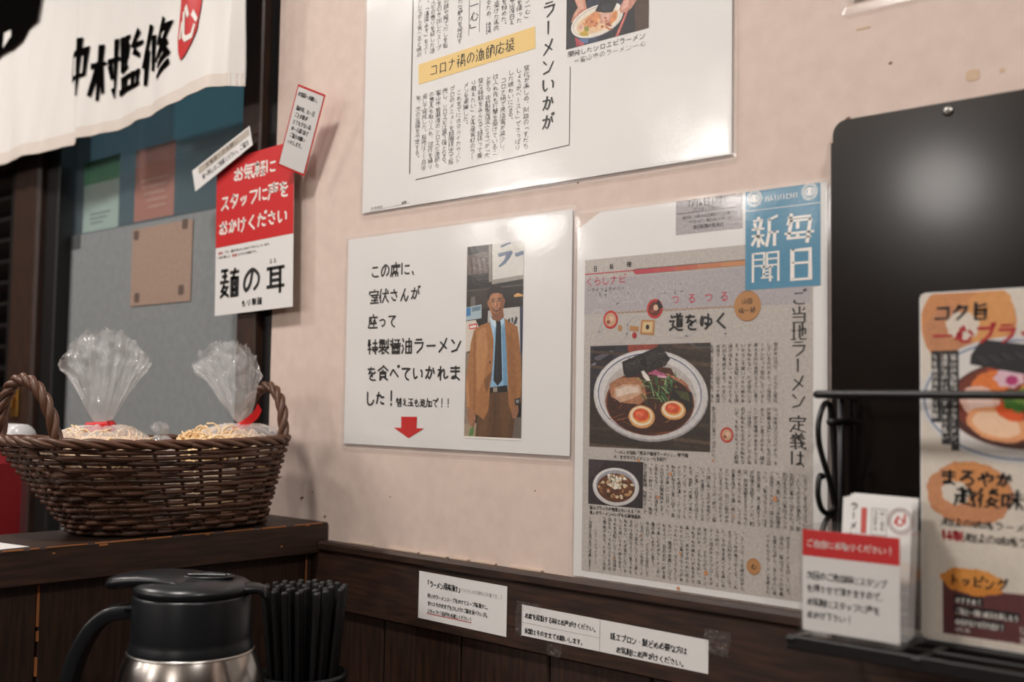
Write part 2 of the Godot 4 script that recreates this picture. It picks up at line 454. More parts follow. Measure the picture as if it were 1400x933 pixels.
	"景": "日:2073 0494 口:2566 5659 3718 6787", "影": "景:0069 彡:6099", "用": "201609 20808979 2383 2686 5059", "艹": "0595 3139 6169", "茶": "艹:0093 人:0296 木:1499", "責": "1181 5054 2272 0494 貝:1499", "漬": "氵:0029 責:3099",
	"害": "宀:0093 2373 2575 5356 0696 口:2799", "割": "害:0059 刂:6099", "量": "日:2073 0494 日:2487 5459 1888 0999", "残": "0141 3006 134309 2335 5282 5585 707799 8558", "飯": "食:0049 反:5099", "方": "5052 0292 424609 45858978",
	"円": "1119 11818979 1585 5155", "度": "广:0099 2393 3336 6366 3666 又:2699", "渡": "氵:0029 度:3099", "重": "8021 0292 日:1377 5159 1888 0999", "動": "重:0059 力:6099", "器": "口:0043 口:5093 0494 口:0649 口:5699 5437 5477",
	"氏": "8011 1119 1948 1585 415799", "紙": "糸:0039 氏:4099", "友": "0292 401609 又:1399", "髪": "長:0044 彡:5094 友:0499", "必": "2417 3237487886 4153 7395 7018", "西": "0191 1319 138389 3139 6169 1989", "要": "西:0095 女:0499",
	"回": "1019 108089 1989 口:3376", "甲": "1016 108086 1686 1383 5059", "押": "扌:0039 甲:4099", "頂": "丁:0039 頁:4099", "下": "0191 5159 5375", "旨": "匕:1094 日:1499", "幺": "402353 702585 6487", "後": "彳:0029 幺:4094 夂:3499",
	"曾": "2032 7062 田:1265 日:2599", "噌": "口:0138 曾:3099", "世": "0393 5056 8086 5686 202989", "思": "田:1085 心:0599", "各": "夂:0095 口:2599", "界": "田:1084 人:0396 3509 6569", "黒": "田:1075 5259 1777 0898 灬:0899", "麻": "广:0099 木:2359 木:5399",
	"朱": "3014 2282 0494 5059 4409 5599", "株": "木:0039 朱:4099", "会": "504104 506194 3464 1676 452878 6889", "上": "5059 5484 0999", "然": "夕:0046 犬:4096 灬:0799", "知": "2014 1242 0545 3209 3549 口:5299", "続": "糸:0039 売:4099",
	"切": "0543 202848 519199 7259", "合": "504104 506194 3464 口:1599", "里": "日:1076 5059 1787 0999", "理": "王:0039 里:4099", "感": "1191 111507 6075 2343 口:2456 8366 心:0599", "皮": "1292 121609 5054 又:2499", "彼": "彳:0039 皮:4099",
	"〇": "513215385978957251", "満": "氵:0029 3292 5053 7073 3539 359599 6459 4767", "認": "言:0039 4191 918475 6144 心:4599", "確": "石:0039 宀:4093 隹:4299", "基": "其:0096 土:2599", "準": "氵:0025 隹:3095 0696 5659",
	"前": "3041 7061 0292 月:1449 刂:6499", "身": "4032 2127 217179 2373 2575 0797 9619", "窮": "宀:0093 身:0349 弓:5399", "屈": "118184 1484 111609 出:3499", "今": "504104 506194 3464 168659", "的": "白:0049 6044 5292 929979 6576",
	"真": "0191 5053 目:2276 0797 2809 6899", "向": "5032 1219 12828979 口:3577", "通": "辶:0099 用:3188 4070 5061", "戈": "0292 50799997 8457 7081", "戦": "単:0049 戈:5099", "肉": "1219 12828979 504326 4466 5538 5567", "体": "亻:0029 本:3099",
	"労": "1123 4143 8172 0406 049486 力:2499", "働": "亻:0019 動:2099", "増": "土:0039 曾:4099", "杯": "木:0039 4191 7045 6269 7495", "緒": "糸:0039 者:4099", "九": "404509 0373788997", "四": "1119 118189 1989 3135 6165", "七": "0583 3138498986",
	"業": "3033 6063 1022 8072 0393 1585 0696 5359 4609 5699", "軒": "車:0049 干:5099", "無": "2004 1282 0494 2227 4247 6267 8287 0797 灬:0899", "添": "氵:0029 4181 3393 6136 6396 6569 4648 8798", "家": "宀:0093 1383 5316 446958 5518 5708 8566 6699",
	"点": "5054 5282 口:1477 灬:0799", "違": "辶:0099 5182 口:4364 4585 3494 5258", "好": "女:0049 子:5099", "ヌ": "12825619 2567", "掲": "扌:0039 日:5084 5444 448979 6558", "載": "1161 4043 0494 車:0549 60799997 8457 7081",
	"遠": "辶:0099 土:3093 口:4365 4537 6498", "慮": "1191 5053 111609 田:3366 心:1599", "決": "氵:0029 4282 8285 3595 6049 6599", "枚": "木:0039 夂:4099",
	"々": "3013 128265 3577",
}
var voiced := "がかぎきぐくげけごこざさじしずすぜせぞそだただたぢちづつでてどとばはびひぶふべへぼほガカギキグクゲケゴコザサジシズスゼセゾソダタヂチヅツデテドトバハビヒブフベヘボホ"
var half_voiced := "ぱはぴひぷふぺへぽほパハピヒプフペヘポホ"
var little := "っつゃやゅゆょよぁあぃいッツャヤュユョヨァアィイェエォオ"
var glyphs := {}
var missing := {}

func smoothed(p: PackedVector2Array) -> PackedVector2Array:
	if p.size() < 3:
		return p
	var o := PackedVector2Array()
	for i in p.size() - 1:
		var a := p[maxi(i - 1, 0)]
		var b := p[i]
		var c := p[i + 1]
		var d := p[mini(i + 2, p.size() - 1)]
		if b == c:
			continue
		for k in 3:
			o.append(b.cubic_interpolate(c, b if a == b else a, c if d == c else d, k / 3.0))
	o.append(p[p.size() - 1])
	return o

# the strokes of a character, as lines in a unit square, y down
func glyph(ch: String) -> Array:
	if glyphs.has(ch):
		return glyphs[ch]
	var out := []
	var at := voiced.find(ch)
	var ha := half_voiced.find(ch)
	var sm := little.find(ch)
	if at >= 0 and at % 2 == 0:
		out = glyph(voiced[at + 1]).duplicate()
		out.append(PackedVector2Array([Vector2(.82, .02), Vector2(.88, .13)]))
		out.append(PackedVector2Array([Vector2(.94, -.02), Vector2(1.0, .09)]))
	elif ha >= 0 and ha % 2 == 0:
		out = glyph(half_voiced[ha + 1]).duplicate()
		var c := PackedVector2Array()
		for k in 9:
			c.append(Vector2(.92, .07) + Vector2.from_angle(k * TAU / 8) * .07)
		out.append(c)
	elif sm >= 0 and sm % 2 == 0:
		for s in glyph(little[sm + 1]):
			var q := PackedVector2Array()
			for v in s:
				q.append(v * .7 + Vector2(.13, .27))
			out.append(q)
	elif kana.has(ch) or letters.has(ch):
		for part in String(kana.get(ch, letters.get(ch))).split(" ", false):
			if ":" in part:
				var box := part.get_slice(":", 1)
				var lo := Vector2(int(box[0]), int(box[1])) / 9.0
				var hi := Vector2(int(box[2]), int(box[3])) / 9.0
				for s in glyph(part.get_slice(":", 0)):
					var q := PackedVector2Array()
					for v in s:
						q.append(lo + v * (hi - lo))
					out.append(q)
			else:
				var p := PackedVector2Array()
				for k in part.length() / 2:
					p.append(Vector2(int(part[2 * k]), int(part[2 * k + 1])) / 9.0)
				out.append(smoothed(p) if kana.has(ch) else p)
	elif ch != " " and ch != "　":
		missing[ch] = true
	glyphs[ch] = out
	return out

# one pen stroke as a flat ribbon; w = pen width of level and of upright strokes, tail = how far the end thins out
func pen(into, p: PackedVector2Array, z: float, w: Vector2, tail: float) -> void:
	var n := p.size()
	if n < 2:
		return
	var st := tool(into)
	var L := PackedVector2Array()
	var R := PackedVector2Array()
	for i in n:
		var d := (p[mini(i + 1, n - 1)] - p[maxi(i - 1, 0)])
		if d.length() < 1e-7:
			d = Vector2.RIGHT
		var a := (p[i] - p[maxi(i - 1, 0)]).normalized()
		var b := (p[mini(i + 1, n - 1)] - p[i]).normalized()
		d = (a + b).normalized() if (a + b).length() > .2 else (b if b.length() > .1 else a)
		var across := clampf(1.0 / maxf(absf(d.dot(b if b.length() > .1 else a)), .6), 1.0, 1.5)
		var wide := lerpf(w.y, w.x, d.x * d.x) * .5 * across
		var t := float(i) / (n - 1)
		wide *= 1.0 - tail * maxf(0.0, t - .45) / .55
		var nrm := Vector2(-d.y, d.x) * wide
		var ext := Vector2.ZERO
		if i == 0:
			ext = -d * wide * .55
		elif i == n - 1:
			ext = d * wide * .55
		L.append(p[i] + nrm + ext)
		R.append(p[i] - nrm + ext)
	for i in n - 1:
		for v in [L[i], R[i], R[i + 1], L[i], R[i + 1], L[i + 1]]:
			st.add_vertex(Vector3(v.x, v.y, z))

# a line of writing; at = top left of the first character, size = a character's box, step = from one character to the next; way "v" runs downwards
func write(into, text: String, at: Vector2, size: Vector2, step: float, w: Vector2, z := .0004, way := "h", tail := 0.0, slant := 0.0) -> void:
	var pos := at
	var st := tool(into)
	for ch in text:
		var half := way == "h" and ch in "0123456789-()¥"
		var box := Vector2(size.x * (.6 if half else 1.0), size.y)
		for s in glyph(ch):
			var q := PackedVector2Array()
			for v in s:
				var u: Vector2 = v
				if way == "v":
					if ch in "ー（）()＝-":
						u = Vector2(1.0 - v.y, v.x)
					elif ch in "、。":
						u = v + Vector2(.6, -.6)
					elif ch == "「":
						u = Vector2(.95 - v.y, v.x)
					elif ch == "」":
						u = Vector2(1.05 - v.y, v.x)
					elif little.find(ch) >= 0 and little.find(ch) % 2 == 0:
						u = v + Vector2(.12, -.12)
				q.append(pos + Vector2(u.x * box.x + slant * (1.0 - u.y) * box.y, -u.y * box.y))
			pen(st, q, z, w * size.y, tail)
		if way == "v":
			pos.y -= step
		else:
			pos.x += step * (.6 if half else 1.0)
# ---------------------------------------------------------------- printed pictures
func fill(img: Image, pts: PackedVector2Array, c: Color) -> void:
	var y0 := 1e9
	var y1 := -1e9
	for p in pts:
		y0 = minf(y0, p.y)
		y1 = maxf(y1, p.y)
	for y in range(maxi(0, int(floor(y0))), mini(img.get_height() - 1, int(ceil(y1))) + 1):
		var xs := []
		var yc := y + .5
		for i in pts.size():
			var a := pts[i]
			var b := pts[(i + 1) % pts.size()]
			if (a.y <= yc) != (b.y <= yc):
				xs.append(a.x + (yc - a.y) / (b.y - a.y) * (b.x - a.x))
		xs.sort()
		for k in xs.size() / 2:
			var l: int = maxi(0, roundi(xs[2 * k]))
			var r: int = mini(img.get_width(), roundi(xs[2 * k + 1]))
			if r > l:
				img.fill_rect(Rect2i(l, y, r - l, 1), c)

func picture(shapes: Array, w: int, h: int, grain: float, seed_value: int) -> ImageTexture:
	var img := Image.create(w * 2, h * 2, false, Image.FORMAT_RGB8)
	for s in shapes:
		var pts := PackedVector2Array()
		for k in s[1].size() / 2:
			pts.append(Vector2(s[1][2 * k] * w * .002, s[1][2 * k + 1] * h * .002))
		fill(img, pts, Color(s[0]))
	return finish(img, grain, seed_value)

func finish(img: Image, grain: float, seed_value: int) -> ImageTexture:
	img.resize(img.get_width() / 2, img.get_height() / 2, Image.INTERPOLATE_BILINEAR)
	var n := FastNoiseLite.new()
	n.seed = seed_value
	n.frequency = .14
	n.fractal_octaves = 3
	for y in img.get_height():
		for x in img.get_width():
			var c := img.get_pixel(x, y)
			var soft := grain * clampf(1.15 - 1.15 * c.get_luminance(), .12, 1.0)
			var g := 1.0 + soft * (n.get_noise_2d(x, y) + .8 * n.get_noise_2d(x * .3 + 400, y * .3)) + soft * .5 * n.get_noise_2d(x * 3, y * 3)
			img.set_pixel(x, y, Color(c.r * g, c.g * g, c.b * g))
	return ImageTexture.create_from_image(img)

func picture_material(t: Texture2D) -> StandardMaterial3D:
	var m := plain(Color(.93, .93, .93), .5)
	m.albedo_texture = t
	m.texture_repeat = false
	return m

# a printed rectangle with its own picture, millimetres from the sheet's top left corner
func print_rect(parent: Node, called: String, x0: float, y0: float, x1: float, y1: float, z: float, m: Material) -> MeshInstance3D:
	var st := begin()
	var uv := [Vector2(0, 0), Vector2(1, 0), Vector2(1, 1), Vector2(0, 1)]
	var p := [Vector3(x0, -y0, 0), Vector3(x1, -y0, 0), Vector3(x1, -y1, 0), Vector3(x0, -y1, 0)]
	for k in [0, 1, 2, 0, 2, 3]:
		st.set_uv(uv[k])
		st.set_normal(Vector3.BACK)
		st.add_vertex(p[k] * .001 + Vector3(0, 0, z))
	return obj(called, st, m, parent, false)

func line(st, text: String, x: float, y: float, w: float, h: float, step: float, pw: float, ph: float, way := "h", tail := 0.0, z := .0005, slant := 0.0) -> void:
	write(st, text, Vector2(x, -y) * .001, Vector2(w, h) * .001, step * .001, Vector2(ph, pw), z, way, tail, slant)

func ink(parent: Node, st, m: Material, called := "lettering") -> void:
	for s in (st if st is Array else [st]):
		if s.commit().get_surface_count():
			obj(called, s, m, parent)

func patch(parent: Node, called: String, outline: PackedVector2Array, z: float, m: Material) -> MeshInstance3D:
	var st := begin()
	plate(st, outline, z, 0)
	return obj(called, st, m, parent)

# clear laminating pouch, a little wavy, sealed round the sheet
func pouch(parent: Node, w: float, h: float, y_top: float, seed_value: int, amp := .00045, m: Material = null) -> void:
	var n := FastNoiseLite.new()
	n.seed = seed_value
	n.frequency = 7.0
	n.fractal_octaves = 3
	n.fractal_gain = .33
	var st := begin(false)
	var nx := int(w / 5)
	var ny := int(h / 5)
	var P := func(i: int, j: int) -> Vector3:
		var u := float(i) / nx
		var v := float(j) / ny
		var x := u * w
		var y := v * h
		var edge: float = clampf(minf(minf(x, w - x), minf(y, h - y)) / 6.0, 0, 1)
		if (i == 0 or i == nx) and (j == 0 or j == ny):      # clipped corners
			x += (2.0 if i == 0 else -2.0)
			y += (2.0 if j == 0 else -2.0)
		return Vector3(x * .001, -(y + y_top) * .001, .0010 + amp * n.get_noise_2d(x * .001, y * .001) * 1.6 - (1 - edge) * .0004)
	for i in nx:
		for j in ny:
			quad(st, P.call(i, j), P.call(i + 1, j), P.call(i + 1, j + 1), P.call(i, j + 1))
	obj("laminate_film", st, m if m else M.laminate, parent)
	st = begin()                                        # welded clear rim outside the sheet
	var out := rounded(Vector2(-2.5, -(y_top + h) - 3.5) * .001, Vector2(w + 2.5, -y_top + 1.5) * .001, .006)
	var ins := rounded(Vector2(3.5, -(y_top + h) + 3.5) * .001, Vector2(w - 3.5, -y_top - 3.5) * .001, .002)
	for i in out.size():
		var j := (i + 1) % out.size()
		quad(st, Vector3(out[j].x, out[j].y, .0002), Vector3(out[i].x, out[i].y, .0002), Vector3(ins[i].x, ins[i].y, .0011), Vector3(ins[j].x, ins[j].y, .0011))
		quad(st, Vector3(out[j].x, out[j].y, -.0008), Vector3(out[i].x, out[i].y, -.0008), Vector3(out[i].x, out[i].y, .0002), Vector3(out[j].x, out[j].y, .0002))
	obj("sealed_rim", st, M.seal, parent)
# ---------------------------------------------------------------- the room
func slab(called: String, lo: Vector3, hi: Vector3, m: Material, parent: Node = self, bevel := 0.0) -> MeshInstance3D:
	var st := begin()
	box(st, lo, hi, bevel)
	return struct(called, st, m, parent)

func build_room() -> void:
	slab("floor", Vector3(-4.4, -.1, -.12), Vector3(2.6, 0, 4.7), M.floor)
	slab("ceiling", Vector3(-4.4, 2.5, -.12), Vector3(2.6, 2.6, 4.7), M.ceiling)
	slab("wall_left", Vector3(-4.4, 0, -.12), Vector3(-4.3, 2.5, 4.7), M.far_wall)
	slab("wall_right", Vector3(2.5, 0, -.12), Vector3(2.6, 2.5, 4.7), M.far_wall)
	slab("wall_front", Vector3(-4.4, 0, 4.6), Vector3(2.6, 2.5, 4.7), M.far_wall)
	var st := begin()
	box(st, Vector3(-1.402, 0, -.12), Vector3(2.5, 2.5, 0))
	box(st, Vector3(-4.3, 0, -.12), Vector3(-2.95, 2.5, 0))
	box(st, Vector3(-2.95, 2.2, -.12), Vector3(-1.402, 2.5, 0))
	box(st, Vector3(-2.95, 0, -.12), Vector3(-1.402, .72, 0))
	var wall := struct("wall_back", st, M.plaster)
	wall.name = "wall_back"
	# dark wainscot under the posters: a cap with a moulded lip, a broad rail and upright boards below it
	var cap := slab("trim_1", Vector3(-1.25, EYE - .2135, .0), Vector3(2.5, EYE - .200, .021), M.timber_x, self, .003)
	cap.set_meta("label", "dark wooden ledge capping the wainscot under the posters")
	slab("trim_2", Vector3(-1.268, EYE - .292, 0), Vector3(2.5, EYE - .2135, .017), M.timber_x, self, .0015)
	var foot := slab("baseboard_back", Vector3(-1.268, 0, 0), Vector3(2.5, .10, .017), M.timber_x, self, .002)
	var x := -1.262
	while x < 2.48:
		slab("plank", Vector3(x, .10, 0), Vector3(minf(x + .142, 2.5), EYE - .292, .008), M.timber_y, foot, .002)
		x += .145
	# thin crack of old caulk where the ledge meets the plaster
	var crack := begin()
	rng.seed = 5
	x = -1.2
	while x < -.83:
		var w := rng.randf_range(.02, .07)
		box(crack, Vector3(x, EYE - .2005, .0), Vector3(x + w, EYE - .2005 + rng.randf_range(.0012, .003), rng.randf_range(.002, .005)), .0005)
		x += w + rng.randf_range(.004, .03)
	obj("caulk", crack, plain(Color(.72, .64, .57), .7), cap)
	# small knocks and stains in the plaster
	for s in [[-.463, .283, .0032, .0018], [-.62, .31, .0015, .0012], [-1.315, -.145, .0045, .002], [-1.29, -.135, .0015, .001], [-1.37, -.118, .006, .0008], [-.80, .262, .0016, .001], [-.42, .33, .002, .0012], [-1.12, -.13, .001, .001], [-.86, -.105, .001, .0009], [-1.26, -.168, .0028, .0016]]:
		var k := begin()
		plate(k, disc(Vector2(s[0], EYE + s[1]), Vector2(s[2], s[3]), 9, .4), .0004, .0004)
		obj("scuff", k, plain(Color(.42, .31, .25), .8), wall)
	for s in [[-.3435, .3035, .012, .010], [-.318, .303, .0045, .004], [-.447, .370, .014, .002]]:
		var k := begin()
		plate(k, rounded(Vector2(s[0] - s[2] / 2, EYE + s[1] - s[3] / 2), Vector2(s[0] + s[2] / 2, EYE + s[1] + s[3] / 2), s[3] * .3), .0004, .0004)
		obj("tape_mark", k, plain(Color(.76, .65, .54), .7), wall)
	# a row of small pendant lamps along the other side of the room, behind the camera
	var n := 0
	for p in [Vector3(-3.70, 2.16, 3.2), Vector3(-2.50, 2.27, 3.2), Vector3(-1.55, 2.06, 3.2), Vector3(.45, 2.16, 3.2)]:
		pendant(p, ["nearest the window wall", "second from the window wall", "hung lower than its neighbours", "by the back of the room"][n])
		n += 1
	n = 0
	for p in [Vector3(-2.45, 2.485, .92), Vector3(-1.0, 2.485, .92), Vector3(.55, 2.485, .92)]:
		ceiling_lamp(p, ["over the next booth by the window", "over the booth under the posters", "over the booth behind the camera"][n])
		n += 1

func ceiling_lamp(p: Vector3, where: String) -> void:
	var t := thing("ceiling_lamp", "round flush ceiling lamp " + where, "lamp", p, 0, "ceiling lamps")
	var glow := plain(Color(1, .95, .88), .4)
	glow.emission_enabled = true
	glow.emission = LAMP_COLOR
	glow.emission_energy_multiplier = BULB_GLOW * .25
	var st := begin(false)
	lathe(st, [[.001, -.02], [.10, -.02], [.118, -.012], [.12, .0]], 40)
	obj("diffuser", st, glow, t)
	st = begin(false)
	lathe(st, [[.12, -.022], [.132, -.020], [.134, .015], [.12, .015]], 40)
	obj("ring", st, M.ceiling, t)
	var l := AreaLight3D.new()
	l.name = "lamp_light"
	l.light_color = LAMP_COLOR
	l.light_energy = CEILING_ENERGY
	l.area_size = Vector2(.20, .20)
	l.area_range = 12.0
	l.area_attenuation = 2.0
	l.shadow_enabled = true
	t.add_child(l)
	l.position = Vector3(0, -.025, 0)
	l.rotation.x = -PI / 2

func pendant(p: Vector3, where: String) -> void:
	var t := thing("pendant_lamp", "small glowing pendant lamp bulb on a black cord, " + where, "lamp", p, 0, "pendant lamps")
	var glow := plain(Color(1, .95, .88), .4)
	glow.emission_enabled = true
	glow.emission = LAMP_COLOR
	glow.emission_energy_multiplier = BULB_GLOW
	var st := begin(false)
	var prof := []
	for k in 13:
		var a := PI * k / 12
		prof.append([sin(a) * .13 + .0001, -cos(a) * .13])
	lathe(st, prof, 24)
	obj("bulb", st, glow, t)
	st = begin(false)
	lathe(st, [[.001, .18], [.02, .18], [.026, .14], [.024, .12], [.001, .12]], 20)
	obj("socket", st, M.iron, t)
	st = begin(false)
	tube(st, PackedVector3Array([Vector3(0, .18, 0), Vector3(0, 2.5 - p.y, 0)]), .004, 8)
	obj("cord", st, M.iron, t)
	var l := OmniLight3D.new()
	l.name = "bulb_light"
	l.light_color = LAMP_COLOR
	l.light_energy = LAMP_ENERGY
	l.light_size = .13
	l.omni_range = 12.0
	l.omni_attenuation = 2.0
	l.shadow_enabled = true
	t.add_child(l)

const BULB_GLOW := 13.0

# ---------------------------------------------------------------- window beside the plaster wall
func build_window() -> void:
	var post := slab("window_1", Vector3(-1.478, .72, -.08), Vector3(-1.428, 2.2, .014), M.jamb, self, .003)
	slab("window_channel", Vector3(-1.428, .72, -.08), Vector3(-1.402, 2.2, -.002), M.black_frame, post, .001)
	slab("window_sill", Vector3(-2.95, .70, -.10), Vector3(-1.402, .74, .03), M.timber_x, post, .003)
	slab("window_head", Vector3(-2.95, 2.16, -.08), Vector3(-1.402, 2.2, .014), M.jamb, post, .003)
	slab("window_stile", Vector3(-2.20, .74, -.07), Vector3(-2.145, 2.16, -.004), M.black_frame, post, .003)
	slab("window_stile", Vector3(-2.315, .74, -.07), Vector3(-2.20, 2.16, .012), M.jamb, post, .006)
	slab("window_stile", Vector3(-2.345, .74, -.07), Vector3(-2.32, 2.16, .004), M.black_frame, post, .003)
	slab("window_pane", Vector3(-2.145, .74, -.042), Vector3(-1.478, 2.16, -.038), M.glass, post)
	var sheet := slab("frosted_sheet", Vector3(-2.150, .74, -.0365), Vector3(-1.482, EYE + .325, -.035), M.frost, post)
	sheet.set_meta("label", "grey frosted film on the lower part of the pane")
	slab("film_patch", Vector3(-2.150, EYE + .297, -.0348), Vector3(-2.105, EYE + .327, -.0343), plain(Color(.25, .26, .27), .7), post)
	var y := .76
	while y < 2.14:                                   # louvred shutter beyond the sash
		var st := begin()
		var q := [Vector3(-2.95, y, -.03), Vector3(-2.95, y + .034, .0)]
		for k in [0.0, 1.0]:
			quad(st, q[0] + Vector3(0, k * .008, 0), q[1] + Vector3(0, k * .008, 0), q[1] + Vector3(.603, k * .008, 0), q[0] + Vector3(.603, k * .008, 0))
		quad(st, q[1], q[1] + Vector3(0, .008, 0), q[1] + Vector3(.603, .008, 0), q[1] + Vector3(.603, 0, 0))
		obj("louvre", st, M.black_frame, post)
		y += .046
	slab("shutter_back", Vector3(-2.95, .74, -.07), Vector3(-2.345, 2.16, -.055), M.black_frame, post)
	var lock := thing("sash_lock", "small brass lock plate on the dark window stile behind the basket", "lock", Vector3(-2.262, EYE - .045, .012))
	var st := begin()
	box(st, Vector3(-.017, 0, 0), Vector3(.017, .062, .006), .003)
	obj("lock_plate", st, M.brass, lock)
	st = begin()
	box(st, Vector3(-.005, .02, .006), Vector3(.005, .044, .014), .002)
	obj("thumb_turn", st, M.brass, lock)
	# papers on the outer side of the glass
	paper_on_glass("green_notice", "green and white notice taped outside the window glass", -2.116, .474, -1.973, .330, -.0432, Color(.62, .70, .66), Color(.19, .50, .30), .048)
	paper_on_glass("orange_notice", "faded orange notice taped outside the window glass", -1.913, .470, -1.772, .332, -.0432, Color(.66, .36, .26), Color(.66, .36, .26), 0.0)
	var tan_sheet := thing("tan_sheet", "plain tan sheet with four dark tape corners on the frosted window", "paper", Vector3(-1.897, EYE + .315, -.0335))
	st = begin()
	plate(st, rect_mm(0, 0, 207, 145), .0004, .0004)
	obj("sheet", st, grained(31, Color(.56, .47, .415), Color(.62, .525, .465), .7, Vector3(8, 8, 8), .03), tan_sheet)
	for c in [[14, 12], [182, 7], [24, 130], [176, 124]]:
		st = begin()
		plate(st, rounded(Vector2(c[0] - 9, -c[1] - 9) * .001, Vector2(c[0] + 9, -c[1] + 9) * .001, .004), .0008, .0004)
		obj("tape_corner", st, plain(Color(.36, .29, .25), .7), tan_sheet)
	# street side seen dimly above the frosted film
	var teal := thing("street_hoarding", "dark teal painted hoarding across the alley outside the window", "hoarding", Vector3(0, 0, -1.3))
	st = begin()
	box(st, Vector3(-6.5, 0, -.1), Vector3(-1.0, 3.4, 0))
	obj("panel", st, grained(33, Color(.040, .255, .300), Color(.070, .310, .355), .5, Vector3(1, 1, 1), .02), teal)
	st = begin()
	box(st, Vector3(-6.5, 1.86, .0), Vector3(-1.0, 1.93, .03))
	obj("rail", st, M.black_frame, teal)
	var band := thing("street_awning", "pale teal awning strip above the hoarding outside the window", "awning", Vector3(-3.40, 2.19, -1.28))
	st = begin()
	box(st, Vector3(-.42, 0, 0), Vector3(1.2, .34, .05), .01)
	obj("valance", st, plain(Color(.30, .52, .56), .6), band)
	st = begin()
	box(st, Vector3(-.44, .34, 0), Vector3(1.2, .37, .12), .01)
	obj("top_rail", st, M.black_frame, band)
	st = begin()
	box(st, Vector3(-7, -.1, -3), Vector3(2, -.0, -.12))
	struct("floor_outside", st, plain(Color(.22, .22, .22), .9))
	# red chair behind the partition with a white towel over its corner
	var chair := thing("dining_chair", "crimson padded chair behind the partition, left of the basket", "chair", Vector3(-1.74, 0, .42))
	st = begin()
	box(st, Vector3(-.035, .62, -.195), Vector3(.035, EYE - .088, .22), .025)
	obj("backrest", st, M.crimson, chair)
	st = begin()
	box(st, Vector3(-.42, .42, -.2), Vector3(.03, .48, .22), .02)
	obj("seat", st, M.crimson, chair)
	for sx in [-.39, 0.0]:
		for sz in [-.17, .19]:
			st = begin()
			box(st, Vector3(sx - .02, 0, sz - .02), Vector3(sx + .02, .42 if sx < -.1 else .64, sz + .02), .004)
			obj("leg", st, M.timber_y, chair)
	var towel := thing("folded_towel", "white rolled towel lying over the red chair back", "towel", Vector3(-1.74, EYE - .0635, .252))
	st = begin(false)
	var path := PackedVector3Array()
	for k in 9:
		path.append(Vector3(-.056 + k * .014, -.002, 0))
	tube(st, path, .0215, 20, false)
	obj("roll", st, M.porcelain, towel)

func paper_on_glass(called: String, label: String, x0: float, y0: float, x1: float, y1: float, z: float, c: Color, head: Color, head_h: float) -> void:
	var t := thing(called, label, "notice", Vector3(x0, EYE + y0, z))
	var st := begin()
	plate(st, outline_mm([0, 0, (x1 - x0) * 1000, 0, (x1 - x0) * 1000, (y0 - y1) * 1000, 0, (y0 - y1) * 1000]), 0, .0004)
	obj("sheet", st, grained(hash(called) % 90, c.darkened(.08), c.lightened(.06), .7, Vector3(20, 20, 20), .03), t)
	if head_h > 0:
		st = begin()
		plate(st, outline_mm([0, 0, (x1 - x0) * 1000, 0, (x1 - x0) * 1000, head_h * 1000, 0, head_h * 1000]), .0004, .0002)
		obj("heading_band", st, plain(head, .7), t)
		st = begin()
		for k in 3:
			plate(st, rect_mm(30, 108 + k * 9, 112 - k * 14, 111 + k * 9), .0004, 0)
		obj("lettering", st, plain(Color(.36, .42, .40), .7), t)
	else:
		st = begin()
		for k in 5:
			plate(st, rect_mm(20 + 8 * k, 60 + k * 13, 118 - 5 * (k % 3), 65 + k * 13), .0004, 0)
		obj("lettering", st, plain(Color(.70, .50, .42), .7), t)

